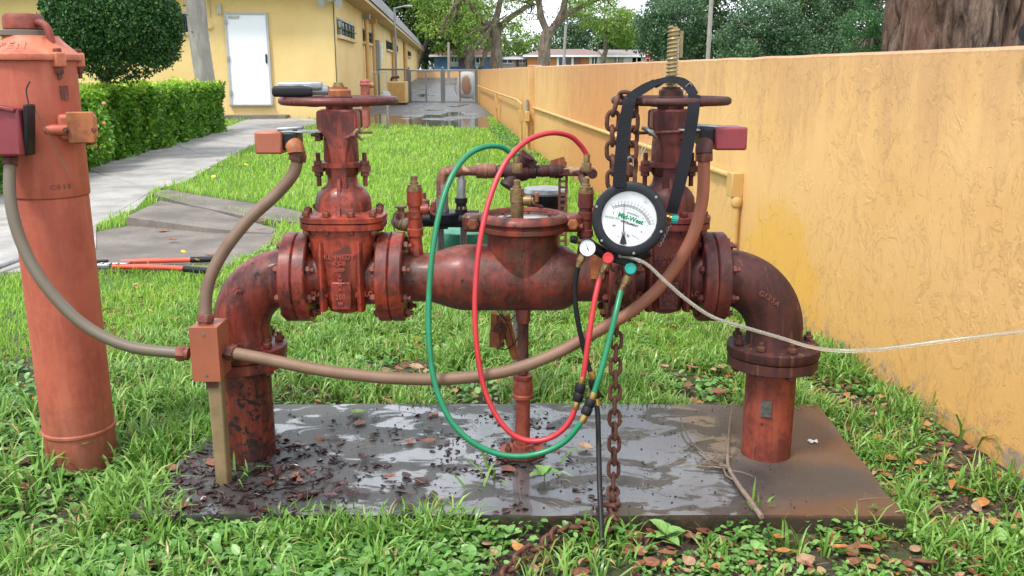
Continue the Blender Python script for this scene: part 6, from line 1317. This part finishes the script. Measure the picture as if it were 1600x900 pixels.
# twig lying on the pad
tw = thing('dead_twig', 'forked dry grey twig lying on the right half of the slab', 'twig', tuple(G(1135, 740, .01)))
def TG(px, py, h=.01): return G(px, py, h)
MB().tube(catmull([TG(1144, 640, .03), TG(1140, 668, .02), TG(1138, 700, .012), TG(1138, 728, .012), TG(1152, 755, .012), TG(1172, 782, .012), TG(1190, 808, .004)], 6), list(np.linspace(.0038, .0085, 37)), 8).build('stem', 'twigbark', tw)
for pts, r in (([(1138, 730), (1122, 722), (1100, 708), (1080, 690), (1068, 668), (1062, 648)], .0042), ([(1138, 732), (1118, 730), (1090, 728), (1068, 726)], .003), ([(1150, 752), (1135, 742), (1128, 728), (1110, 716)], .0028), ([(1140, 735), (1160, 738), (1178, 745)], .002), ([(1139, 715), (1150, 704), (1155, 690)], .002), ([(1080, 690), (1068, 700), (1060, 696)], .002)):
    MB().tube(catmull([TG(x, y, .010+(.01 if i > 3 else 0)) for i, (x, y) in enumerate(pts)], 5), list(np.linspace(r, r*.5, (len(pts)-1)*5+1)), 6).build('side_twig', 'twigbark', tw)
t = thing('dead_twig', 'small knot of fine rootlets beside the forked twig', 'twig', tuple(TG(1115, 720)))
mb = MB()
for k in range(26):
    a = TG(1118+rnd(-14, 14), 722+rnd(-9, 9), .006); mb.tube(catmull([a, a+V3(rnd(-.03, .03), rnd(-.03, .03), rnd(.004, .02)), a+V3(rnd(-.05, .05), rnd(-.05, .05), rnd(0, .01))], 4), .0011, 4)
mb.build('rootlets', 'twigbark', t)
q = TG(1272, 691, .0); mb = MB()
for k in range(7): mb.lathe([(0, 0), (rnd(.004, .008), .003), (rnd(.004, .007), .007), (0, .010)], q+V3(rnd(-.018, .018), rnd(-.008, .008), 0), (rnd(-.3, .3), rnd(-.3, .3), 1), 7)
tag(mb.build('paper_scrap', 'white'), 'crumpled white scrap on the slab right of the right riser', 'scrap')
q = TG(678, 650, .0); tag(MB().box(q+V3(0, 0, .006), (.035, .012, .006)).box(q+V3(-.012, -.012, .006), (.012, .02, .006)).build('brick_chip', 'box_orange', bevel=.001), 'tiny red plastic chip near the back of the slab', 'chip')
# ================================================================== GROWTH AND LITTER
def inpoly(x, y, poly):
    poly = [(p[0], p[1]) for p in poly]; r = np.zeros(len(x), bool); j = len(poly)-1
    for i in range(len(poly)):
        xi, yi = poly[i]; xj, yj = poly[j]
        c = ((yi > y) != (yj > y)) & (x < (xj-xi)*(y-yi)/((yj-yi) or 1e-9)+xi); r ^= c; j = i
    return r
OLD = [G(x, y) for x, y in [(118, 425), (135, 368), (215, 350), (330, 350), (436, 360), (425, 388), (352, 420)]]
OLD2 = [G(x, y) for x, y in [(197, 343), (250, 316), (330, 328), (432, 357), (425, 366)]]; OLD3 = [G(x, y) for x, y in [(236, 303), (262, 298), (330, 309), (440, 326), (505, 341), (500, 351), (400, 341), (300, 322)]]
ASP = [V3(p.x, p.y) for p in asp]+[V3(wx(60), 60), V3(left(60), 60)]
CHP = [G(955, 832), G(890, 822), G(858, 848), G(815, 870), G(790, 900), G(775, 925)]
def n2(x, y, s, o=0): return np.array([mnoise.noise(Vector((a*s+o, b_*s, o))) for a, b_ in zip(x, y)])
def clear(x, y, padm=0.0, solid=True):
    k = ~inpoly(x, y, [V3(-1.13-padm, 2.39-padm), V3(1.16+padm, 2.385-padm), V3(1.205+padm, 3.31+padm), V3(-1.10-padm, 3.31+padm)])
    k &= ~inpoly(x, y, WALK); k &= ~inpoly(x, y, OLD); k &= ~inpoly(x, y, OLD2); k &= ~inpoly(x, y, OLD3); k &= ~inpoly(x, y, ASP); k &= x < wx(y)-.05
    for _a, _b in zip(CHP, CHP[1:]):
        _t = np.clip(((x-_a.x)*(_b.x-_a.x)+(y-_a.y)*(_b.y-_a.y))/((_b-_a).xy.length**2+1e-9), 0, 1); k &= ((x-_a.x-_t*(_b.x-_a.x))**2+(y-_a.y-_t*(_b.y-_a.y))**2) > .038**2
    k &= ~((x-px_)**2+(y-py_)**2 < .115**2); k &= ~((y > 26.3+BS*0-.0694*(x+5)*-1) & (x < -4.9)); k &= ~((x < -5.62-.085*(y-12)) & (x > -7.6) & (y > 8.6) & (y < 20.7)); return k
def blades(name, x, y, L, w, lean, tint, mat, z=None, yaw=None):
    n = len(x); yaw = rng.uniform(0, 2*PI, n) if yaw is None else yaw; dx, dy = np.cos(yaw), np.sin(yaw); z = np.full(n, GZ-.003) if z is None else z
    tw = yaw+PI/2+rng.normal(0, .5, n); sx, sy = np.cos(tw), np.sin(tw); V = np.zeros((n, 7, 3))
    for j, (t, wf) in enumerate(((0, .75), (.38, 1.0), (.74, .72))):
        h = L*(t-.42*lean*t*t); o = L*lean*t**1.8*.85; cx_, cy_, cz_ = x+dx*o, y+dy*o, z+h
        V[:, 2*j] = np.stack([cx_-sx*w*wf/2, cy_-sy*w*wf/2, cz_], 1); V[:, 2*j+1] = np.stack([cx_+sx*w*wf/2, cy_+sy*w*wf/2, cz_+w*.12], 1)
    o = L*lean*.85; V[:, 6] = np.stack([x+dx*o, y+dy*o, z+L*(1-.42*lean)-L*lean*.12], 1)
    fl = np.array([0, 1, 3, 2, 2, 3, 5, 4, 4, 5, 6]); loops = (fl[None]+(np.arange(n)*7)[:, None]).reshape(-1); tots = np.tile([4, 4, 3], n); starts = np.concatenate([[0], np.cumsum(tots)[:-1]])
    return rawmesh(name, V.reshape(-1, 3), loops, starts, tots, mat, None, (0, 0, 0), np.repeat(tint, 7), True)
def uni(n, x0, x1, y0, y1): return rng.uniform(x0, x1, n), rng.uniform(y0, y1, n)
# mid and far lawn (perspective weighted)
n = 210000; u = rng.uniform(0, 1, n); y = 4.0*(26.5/4.0)**u; x = rng.uniform(-.72, .30, n)*y*1.0; x = np.where(rng.uniform(0, 1, n) < .12, rng.uniform(-.05, .14, n)*y+.4, x); k = clear(x, y); x, y = x[k], y[k]
d = np.clip(y/6, .7, 3.2); ns = n2(x, y, .9); ns2 = n2(x, y, 3.0, 5)
keep = rng.uniform(0, 1, len(x)) < np.clip(.85+ns*.5, .35, 1); x, y, d, ns, ns2 = x[keep], y[keep], d[keep], ns[keep], ns2[keep]
L = (.062+.022*ns2+.01*ns)*rng.uniform(.6, 1.35, len(x))*np.clip(d, .9, 1.25); near_ = np.clip((y-4)/3, 0, 1)
o = blades('lawn_grass', x, y, L*(.9+.35*near_), .0052*d*rng.uniform(.7, 1.4, len(x)), rng.uniform(.1, .95, len(x)), np.clip(.52+.16*near_+ns*.22+ns2*.12+rng.normal(0, .15, len(x)), 0, .97), 'grass')
tag(o, 'bright green lawn grass between the pipes and the asphalt yard', 'grass', kind='stuff')
# ground cover of small round leaves
def cover(name, label, n, x0, x1, y0, y1, size, dens, tmean, mask=None, h=.035, padm=.0):
    x, y = uni(n, x0, x1, y0, y1); ns = n2(x, y, 4, 7); k = (rng.uniform(0, 1, n) < np.clip(dens+ns*1.5, 0, 1)) & clear(x, y, padm)
    if mask is not None: k &= mask(x, y)
    x, y = x[k], y[k]; N = len(x); pos = np.stack([x, y, GZ+rng.uniform(.0, h, N)], 1); a = rng.uniform(0, 2*PI, N); dirs = np.stack([np.cos(a), np.sin(a), rng.uniform(-.1, .9, N)], 1); up = unit(np.stack([rng.normal(0, .35, N), rng.normal(0, .35, N)-.1, np.ones(N)], 1))
    X_, Y_, Z_ = frames(N, dirs, up); s_ = size*rng.uniform(.55, 1.5, N); sc = np.stack([s_*rng.uniform(.8, 1.25, N), s_, s_], 1)
    return tag(scatter(name, *LEAF_NEAR, pos, X_, Y_, Z_, sc, 'cover', None, np.clip(tmean+rng.normal(0, .2, N), 0, 1), smooth=True), label, 'ground cover', kind='stuff')
# rough grass behind the slab
def rough(name, label, n, x0, x1, y0, y1, Lm, wm_, dens, tmean, padm=.01, mask=None, lean=(.2, 1.1), mat='grassnear', clump=6):
    x, y = uni(n, x0, x1, y0, y1); ns = n2(x, y, 3.2, 2); ns2 = n2(x, y, 9, 4); k = rng.uniform(0, 1, n) < np.clip(dens+ns*1.1+ns2*.7, 0, 1)
    if mask is not None: k &= mask(x, y)
    x, y, ns = x[k], y[k], ns[k]; m = rng.randint(3, clump+1, len(x)); x = np.repeat(x, m)+rng.normal(0, .008, m.sum()); y = np.repeat(y, m)+rng.normal(0, .008, m.sum()); nn = np.repeat(ns, m)
    k = clear(x, y, padm); x, y, nn = x[k], y[k], nn[k]; N = len(x); L = Lm*rng.uniform(.45, 1.5, N)*(1+nn*.6); dy_ = rng.uniform(0, 1, N) < .05
    return tag(blades(name, x, y, L, wm_*rng.uniform(.6, 1.5, N), rng.uniform(*lean, N), np.where(dy_, 1.0, np.clip(tmean+rng.normal(0, .19, N), 0, .93)), mat), label, 'grass', kind='stuff')
rough('rough_grass', 'uneven grass tufts growing behind the wet slab', 17000, -1.9, 1.75, 3.28, 5.2, .085, .0058, .42, .62)
rough('rough_grass', 'sparse grass tufts along the foot of the orange wall', 2600, 1.15, 1.9, 1.5, 4.2, .085, .0062, .30, .55)
rough('rough_grass', 'long broad grass blades around the indicator post', 3000, -2.6, -1.08, 1.75, 3.7, .115, .0080, .45, .55)
rough('rough_grass', 'long grass along the front left edge of the slab', 1500, -1.75, -.15, 1.55, 2.45, .085, .0068, .38, .5)
rough('rough_grass', 'few grass blades in the bare soil in front of the slab', 800, -.3, 1.6, 1.5, 2.40, .085, .0062, .3, .55)
rough('rough_grass', 'grass tufts hanging over the left edge of the slab', 900, -1.30, -.98, 2.25, 3.4, .10, .0075, .8, .55, padm=-.06)
rough('rough_grass', 'grass tufts creeping over the front left edge of the slab', 700, -1.2, -.1, 2.28, 2.47, .085, .0065, .5, .55, padm=-.05)
rough('rough_grass', 'grass tufts leaning over the back edge of the slab', 900, -1.15, 1.25, 3.24, 3.36, .07, .006, .6, .55, padm=-.04)
rough('rough_grass', 'grass tufts leaning over the right edge of the slab', 260, 1.12, 1.28, 2.3, 3.3, .06, .006, .5, .55, padm=-.03)
cover('ground_cover', 'weeds pressed against the front lip of the slab', 2600, -1.1, 1.2, 2.30, 2.42, .020, .55, .45, h=.05, padm=-.02)
# big arching blades leaning over the slab edge
bx_ = []; 
for (px, py, k_) in ((372, 770, 7), (400, 765, 5), (470, 470, 0), (330, 700, 5), (300, 690, 5), (120, 740, 6), (180, 735, 7), (230, 760, 6), (60, 700, 5), (1190, 815, 4), (1170, 818, 3), (1420, 800, 5), (1370, 820, 4), (770, 770, 5), (745, 790, 5), (1480, 660, 5), (1530, 700, 4), (1580, 690, 4), (20, 600, 5), (200, 820, 4), (860, 760, 3), (1350, 545, 5), (1300, 560, 4), (1405, 625, 4), (1600, 735, 5), (1555, 715, 4), (1500, 690, 4), (1450, 655, 4), (1540, 705, 5), (1595, 720, 4)):
    g = G(px, py)
    for _ in range(k_): bx_.append((g.x+rnd(-.02, .02), g.y+rnd(-.02, .02)))
bx_ = np.array(bx_); N = len(bx_); tag(blades('tall_grass', bx_[:, 0], bx_[:, 1], rng.uniform(.09, .20, N), rng.uniform(.007, .0115, N), rng.uniform(.2, 1.1, N), rng.uniform(.35, .85, N), 'grassnear'), 'tall broad grass blades arching over the slab edges', 'grass', kind='stuff')
cover('ground_cover', 'dense small leaved weeds in front of the left half of the slab', 20000, -1.8, -.1, 1.6, 2.42, .029, .62, .5)
cover('ground_cover', 'creeping weeds around the indicator post', 15000, -2.8, -1.0, 1.75, 3.9, .030, .45, .45)
cover('ground_cover', 'tiny leaved creeping weeds between slab and orange wall', 16000, 1.14, 2.0, 1.8, 4.2, .014, .60, .45, h=.02)
cover('ground_cover', 'patchy weeds in the bare soil in front of the slab', 17000, -.4, 1.75, 1.55, 2.42, .017, .46, .55, h=.022)
cover('ground_cover', 'broad leaved weeds mixed in the grass behind the slab', 12000, -1.8, 1.7, 3.30, 4.6, .026, .45, .45)
cover('ground_cover', 'weeds filling the joints of the broken path', 9000, -2.9, -.9, 4.2, 7.4, .034, 1.0, .6, mask=lambda x, y: inpoly(x, y, [G(a, b_) for a, b_ in ((150, 412), (140, 380), (190, 322), (235, 285), (345, 305), (445, 330), (430, 362), (300, 330), (250, 312), (195, 345), (160, 380))])|inpoly(x, y, [G(a, b_) for a, b_ in ((420, 362), (500, 350), (500, 420), (350, 425))]))
cover('ground_cover', 'dark creeping weeds at the foot of the far wall by the lawn', 16000, -.9, .9, 12, 22, .055, .7, .3, mask=lambda x, y: x > wx(y)-.10-.045*np.clip(y-10, 0, 8), h=.06)
# fallen leaves: stuff and individuals
DL = LEAF_NEAR
def litter(name, label, n, x0, x1, y0, y1, size, mat, z, dens=1.0, mask=None, tm=.5, cat='leaf litter', padc=True):
    x, y = uni(n, x0, x1, y0, y1); k = np.ones(n, bool)
    if padc: k = clear(x, y)
    if mask is not None: k &= mask(x, y)
    x, y = x[k], y[k]; N = len(x); pos = np.stack([x, y, z+rng.uniform(0, .012 if padc else .004, N)], 1); a = rng.uniform(0, 2*PI, N); dirs = np.stack([np.cos(a), np.sin(a), rng.normal(0, .12, N)], 1); t_ = .35 if padc else .10; up = unit(np.stack([rng.normal(0, t_, N), rng.normal(0, t_, N), np.ones(N)], 1))
    X_, Y_, Z_ = frames(N, dirs, up); s_ = size*rng.uniform(.5, 1.5, N); sc = np.stack([s_*np.where(rng.uniform(0, 1, N) < .5, rng.uniform(.12, .4, N), rng.uniform(.5, 1.3, N)), s_*rng.uniform(.6, 1.5, N), s_*rng.uniform(.3, 3, N)], 1)
    return tag(scatter(name, *DL, pos, X_, Y_, Z_, sc, mat, None, np.clip(rng.normal(tm, .25, N), 0, 1), smooth=True), label, cat, kind='stuff')
litter('leaf_litter', 'small brown leaf fragments on the soil in front of the slab', 2000, -.5, 1.8, 1.5, 2.42, .020, 'deadleaf', GZ+.002, tm=.35)
litter('leaf_litter', 'brown leaf bits on the soil beside the orange wall', 1500, 1.15, 1.9, 2.2, 4.2, .024, 'deadleaf', GZ+.002, tm=.45)
litter('leaf_litter', 'brown leaf bits among the grass behind the slab', 1100, -1.6, 1.7, 3.32, 4.8, .032, 'deadleaf', GZ+.014, tm=.6)
litter('leaf_litter', 'brown leaf bits among the weeds at the left', 550, -2.2, -.3, 1.7, 3.2, .032, 'deadleaf', GZ+.010, tm=.45)
litter('leaf_litter', 'dead thatch and straw bits through the grass', 5200, -2.4, 1.7, 1.7, 5.5, .030, 'deadleaf', GZ+.016, tm=.75)
pm_ = lambda x, y: inpoly(x, y, PAD) & (rng.uniform(0, 1, len(x)) < np.clip(.16+n2(x, y, 6, 3)*2.6-np.clip((x+.15)*1.6, 0, 1)*.75, 0, 1))
litter('leaf_litter', 'wet dark leaf fragments stuck to the left half of the slab', 1500, -1.1, .35, 2.40, 3.2, .024, 'wetleaf', .0022, mask=pm_, tm=.35, padc=False)
x = np.clip(rng.normal(-.93, .14, 420), -1.1, -.4); y = rng.normal(2.62, .12, 420); k = inpoly(x, y, PAD)
pm2 = lambda x, y: inpoly(x, y, PAD) & (((x+.86)**2+(y-2.66)**2) < .30**2)
litter('leaf_litter', 'heap of wet dark leaves round the foot of the left riser', 850, -1.1, -.4, 2.4, 3.0, .030, 'wetleaf', .003, mask=pm2, tm=.4, padc=False)
pm3 = lambda x, y: inpoly(x, y, PAD) & (((x-.035)**2+(y-2.8)**2) < .16**2)
litter('leaf_litter', 'wet leaf bits round the foot of the support stand', 260, -.2, .3, 2.6, 3.0, .026, 'wetleaf', .003, mask=pm3, tm=.5, padc=False)
# grit and seeds on the slab
N = 420; x, y = uni(N, -.9, .9, 2.42, 3.25); pos = np.stack([x, y, np.full(N, .0005)], 1); O = np.ones((N, 1)); X_, Y_, Z_ = O*[1., 0, 0], O*[0, 1., 0], O*[0, 0, 1.]
tag(scatter('grit', [(1, 0, 0), (0, 1, 0), (-1, 0, 0), (0, -1, 0), (0, 0, 1)], [(0, 1, 4), (1, 2, 4), (2, 3, 4), (3, 0, 4)], pos, X_, Y_, Z_, .0032*rng.uniform(.4, 1.5, N), 'wetleaf', None, rng.uniform(0, .5, N)), 'small dark seeds and grit scattered on the slab', 'grit', kind='stuff')
# individual fallen leaves
def leaf_mesh(seed, col, curl):
    r = random.Random(seed); n = 9; mb = MB(); L = 1.0; Wd = r.uniform(.26, .40)
    for i in range(n):
        t = i/(n-1); w = Wd*math.sin(PI*min(1, t**.8*.98+.02))**.8+.008; z = curl*(t-.5)**2*1.2+r.uniform(-.01, .01); 
        for s_ in (-1, -.5, 0, .5, 1): mb.v.append(V3(w*s_*(1-.1*abs(curl)), t*L-.5, z+abs(s_)**1.5*curl*w*.9+r.uniform(-.012, .012)+(.02 if s_ == 0 else 0)))
    for i in range(n-1):
        for j in range(4): a = i*5+j; mb.f.append((a, a+1, a+6, a+5))
    mb.tube([V3(0, -.72, .02), V3(0, -.5, 0), V3(0, .45, curl*.3)], [.012, .012, .004], 4)
    me = mb.mesh('fallen_leaf', Vector(), 70); me.materials.append(MT[col]); return me
def lcol(name, a, d, r=.5):
    m, nt, b, o = newmat(name); v = mapped(nt); n1 = noise_(nt, v, 3, 5, .6); n2_ = noise_(nt, v, 16, 4); ve = node(nt, 'ShaderNodeTexWave', {'Vector': mapped(nt, (0, 1, 0)), 'Scale': 2.4, 'Distortion': 1.0}, bands_direction='Y').outputs[1]
    col = mixc(nt, ramp(nt, n1, [(.35, 0), (.65, 1)]), a, d); col = mixc(nt, math_(nt, 'MULTIPLY', ramp(nt, n2_, [(.6, 0), (.7, 1)]), .6), col, tuple(c*.3 for c in a)); setin(nt, b, Base_Color=col, Roughness=r); bump(nt, b, n2_, .4, .03); return m
MT['leafbrown'] = lcol('brown_dead_leaf', (.30, .11, .055), (.16, .06, .035)); MT['leaforange'] = lcol('orange_dead_leaf', (.52, .24, .06), (.36, .13, .04)); MT['leaftan'] = lcol('tan_dead_leaf', (.42, .27, .15), (.28, .16, .09)); MT['leafwet'] = lcol('wet_purple_leaf', (.09, .035, .03), (.035, .022, .025), .18); MT['leafgreen'] = lcol('yellow_green_leaf', (.22, .32, .06), (.13, .22, .04), .4)
lv = {c: [leaf_mesh(i*7+j, c, cu) for j, cu in enumerate((.15, .45, -.3))] for i, c in enumerate(('leafbrown', 'leaforange', 'leaftan', 'leafwet', 'leafgreen'))}
MARKS = [(0, 'at the left edge of the frame'), (125, 'below the indicator post'), (240, 'left of the brown box post'), (345, 'by the box post'), (440, 'right of the left riser foot'), (540, 'below the left valve'), (640, 'left of the green hose'), (715, 'under the green hose loop'), (790, 'by the loose end of the chain'), (860, 'by the heaped chain'), (935, 'by the black hose'), (1010, 'right of the hanging chain'), (1090, 'left of the forked twig'), (1180, 'by the foot of the forked twig'), (1270, 'in front of the right riser'), (1360, 'near the right slab corner'), (1450, 'past the right slab corner'), (1560, 'at lower right')]
def near(px, py): return min(MARKS, key=lambda m: abs(m[0]-px))[1]+(', nearest camera' if py > 872 else ', at the slab edge' if 800 < py < 832 else '')
CN = {'leafbrown': 'red brown', 'leaforange': 'orange', 'leaftan': 'pale tan', 'leafwet': 'dark wet', 'leafgreen': 'yellow green'}
def put_leaf(px, py, c, L, z=GZ+.022, label=None, group=None):
    g = G(px, py, z); o = link('fallen_leaf', random.choice(lv[c]), None, g); a = rnd(0, 2*PI); o.rotation_euler = (rnd(-.3, .3), rnd(-.3, .3), a) if z < -.02 else (rnd(-.06, .06), rnd(-.06, .06), a)
    if group: label = ('small ' if L < .040 else 'large ' if L > .058 else 'medium ')+CN[c]+' leaf '+PL.get(group, 'lying')+' '+near(px, py)
    o.scale = (L*rnd(.75, 1.1), L, L*.9); return tag(o, label, 'leaf', group)
PL = {'brown leaves in front of the slab': 'on the soil', 'orange leaves at the front edge of the slab': 'near the slab edge', 'dry leaves beside the orange wall': 'beside the wall', 'leaves in the weeds at the front left': 'in the weeds', 'wet leaves on the slab': 'stuck on the slab', 'dry leaves in the grass behind the slab': 'in the grass behind', 'leaves on the broken path': 'on the path'}
front = 'brown fallen leaf lying on the soil in front of the slab'
for i in range(52):
    px = rnd(690, 1520); py = rnd(828, 896)
    if 780 < px < 980 and rnd(0, 1) < .6: continue
    put_leaf(px, py, random.choice(('leafbrown', 'leafbrown', 'leafbrown', 'leaftan')), rnd(.028, .07), label=front, group='brown leaves in front of the slab')
for px, py in ((1222, 860), (925, 833), (808, 852), (1215, 840), (655, 750), (1310, 856), (870, 815)): put_leaf(px, py, 'leaforange', rnd(.04, .06), GZ+.035 if py > 812 else .006, 'bright orange fallen leaf near the front edge of the slab', 'orange leaves at the front edge of the slab')
for i in range(34):
    g = (rnd(1290, 1560), rnd(620, 800)); 
    if G(*g).x < wx(G(*g).y)-.05 and G(*g).x > 1.2: put_leaf(*g, random.choice(('leafbrown', 'leaftan', 'leaforange')), rnd(.035, .07), label='dry leaf lying on the strip of soil between slab and orange wall', group='dry leaves beside the orange wall')
for px, py in ((270, 733), (330, 722), (285, 790), (245, 835), (300, 840), (380, 850), (240, 880), (335, 875), (5, 860), (20, 725), (470, 840), (40, 720)): put_leaf(px, py, 'leafbrown', rnd(.045, .08), GZ+.03 if (py > 800 or px < 250) else .008, 'red brown fallen leaf in the weeds at the front left', 'leaves in the weeds at the front left')
for i in range(26):
    put_leaf(rnd(450, 680), rnd(645, 790), random.choice(('leafwet', 'leafwet', 'leafbrown')), rnd(.035, .065), .006, 'dark wet leaf stuck on the left half of the slab', 'wet leaves on the slab')
for px, py, c, l in ((668, 690, 'leafbrown', 'brown leaf lying on the slab left of the support stand'), (795, 733, 'leafbrown', 'brown leaf on the slab just in front of the stand foot'), (915, 700, 'leaftan', 'pale leaf on the slab between black hose and stand'), (560, 645, 'leafgreen', 'yellow green leaf at the back edge of the slab'), (545, 640, 'leafgreen', ''), (233, 733, 'leafgreen', ''), (1270, 690, 'leaftan', '')):
    if l: put_leaf(px, py, c, .06, .007, l)
for i in range(22): put_leaf(rnd(480, 1150), rnd(560, 625), random.choice(('leafbrown', 'leaftan', 'leafbrown')), rnd(.04, .075), GZ+.05, 'dry leaf caught in the grass behind the slab', 'dry leaves in the grass behind the slab')
for px, py in ((330, 400), (410, 345), (405, 358), (255, 358), (270, 375)): put_leaf(px, py, 'leafbrown', .09, -.02, 'dead leaf lying on the broken path slabs', 'leaves on the broken path')
# broadleaf weeds in the soil
wl = []
for j in range(3):
    mb = MB(); r = random.Random(j+40); n = 8
    for i in range(n):
        t = i/(n-1); w = .34*math.sin(PI*min(1, t**.85*.97+.03))**.75+.006
        for s_ in (-1, -.5, 0, .5, 1): mb.v.append(V3(w*s_, t, .10*math.sin(t*2.6)-.16*t*t+abs(s_)*w*.35+(.012*math.sin(t*24) if abs(s_) == 1 else 0)))
    for i in range(n-1):
        for k in range(4): a = i*5+k; mb.f.append((a, a+1, a+6, a+5))
    me = mb.mesh('leaf', Vector(), 80); m, nt, b, o = newmat('weed_leaf_green'); v = mapped(nt, coord='Object'); nn = noise_(nt, v, 4, 4); oi = node(nt, 'ShaderNodeObjectInfo').outputs['Random']
    col = mixc(nt, math_(nt, 'ADD', math_(nt, 'MULTIPLY', nn, .5), math_(nt, 'MULTIPLY', oi, .6)), (.07, .20, .03), (.24, .42, .11)); sx__ = node(nt, 'ShaderNodeSeparateXYZ', {0: v}).outputs[0]; rib = ramp(nt, math_(nt, 'ABSOLUTE', sx__), [(.0, 1), (.03, 0)]); col = mixc(nt, math_(nt, 'MULTIPLY', rib, .5), col, (.35, .5, .2))
    setin(nt, b, Base_Color=col, Roughness=.4); bump(nt, b, noise_(nt, v, 9, 3), .4, .05); me.materials.append(m); wl.append(me)
MT['stemgreen'] = plain('green_stem', (.12, .26, .05), .5)
def weed(px, py, size, nl, z=GZ, label='', group=None):
    if group: label = ('small ' if size < .036 else '')+'green weed with '+{4: 'four', 5: 'five', 6: 'six'}[nl]+' leaves '+near(px, py)
    g = G(px, py, z); t = thing('weed_plant', label, 'weed', tuple(g), group); a0 = rnd(0, 6)
    st_ = g+V3(0, 0, size*.45); MB().tube([g-V3(0, 0, .01), g.lerp(st_, .5)+V3(rnd(-.004, .004), 0, 0), st_], .0016, 6).build('stem', 'stemgreen', t)
    for k in range(nl):
        a = a0+k*2.4+rnd(-.2, .2); h = g.lerp(st_, .35+.65*k/max(1, nl-1)); el = rnd(-.05, .45)+k*.06; d = V3(math.cos(a)*math.cos(el), math.sin(a)*math.cos(el), math.sin(el)); X_ = d.cross(V3(0, 0, 1)).normalized(); Z_ = X_.cross(d)
        link('leaf', random.choice(wl), t, h, quat=q_from(X_, d, Z_), scale=size*rnd(.6, 1.05)*(.8 if k == nl-1 else 1))
G1 = 'broad leaved weeds before the slab'
for px, py, s_, n_, lb in ((1040, 850, .075, 7, 'largest pale green broad leaved weed on the soil right of the black hose'), (795, 845, .055, 7, 'lush weed just left of the heaped chain'), (1282, 830, .05, 4, 'weed with oval leaves at the front edge right of the twig'), (1345, 836, .05, 4, 'weed with one flat oval leaf below the right end of the slab'), (1105, 820, .04, 5, 'small weed at the slab edge under the forked twig'), (1180, 870, .05, 6, 'green weed low in the soil below the twig foot'), (1560, 860, .055, 6, 'weed in the far bottom right corner'), (835, 803, .045, 6, 'weed against the slab edge left of the black hose'), (1440, 850, .05, 5, 'weed between dead leaves near the bottom right'), (700, 825, .045, 6, 'weed below the slab edge left of the chain end')):
    weed(px, py, s_, n_, label=lb)
for i in range(60): weed(rnd(20, 690), rnd(812, 890), rnd(.028, .048), random.choice((4, 5, 6)), label='small broad leaved weed in the dense growth at the front left', group='small weeds at the front left')
for i in range(22): weed(rnd(720, 1560), rnd(835, 892), rnd(.022, .036), random.choice((4, 5)), label='small weed seedling in the bare soil', group='weed seedlings in the bare soil')
for i in range(26): weed(rnd(20, 300), rnd(700, 800), rnd(.03, .05), random.choice((4, 5, 6)), label='broad leaved weed growing round the foot of the indicator post', group='weeds round the indicator post')
weed(850, 748, .05, 5, .0, 'green sprig lying in the puddle in front of the stand')
# yellow flowers
MT['yellow'] = plain('yellow_petals', (.75, .48, .02), .5); fm = MB().lathe([(0, 0), (.014, .004), (.016, .008), (.006, .010)], (0, 0, 0), n=8).mesh('flower', Vector()); fm.materials.append(MT['yellow'])
for px, py in ((347, 272), (375, 272), (385, 270), (288, 416), (310, 430), (335, 290), (620, 215), (845, 200)):
    g = G(px, py); o = link('flower', fm, None, g+V3(0, 0, .10), scale=max(1, g.y/6)); o.rotation_euler = (.5, 0, rnd(0, 3)); tag(o, 'tiny yellow flower in the lawn', 'flower', 'tiny yellow flowers in the lawn')
# loose twigs in the grass behind and needles
mb = MB()
for k in range(60):
    g = G(rnd(450, 1500), rnd(560, 880), 0); z_ = .006 if inpoly(np.array([g.x]), np.array([g.y]), PAD)[0] else GZ+.012; g = G(0, 0, z_) if False else V3(g.x, g.y, z_); a = rnd(0, PI); L = rnd(.015, .05); mb.tube([g-V3(math.cos(a), math.sin(a), 0)*L, g+V3(rnd(-.003, .003), 0, .003), g+V3(math.cos(a), math.sin(a), .05)*L], .0011, 4)
tag(mb.build('twig_bits', 'twigbark'), 'loose bits of thin twig strewn on slab and soil', 'twig bits', kind='stuff')
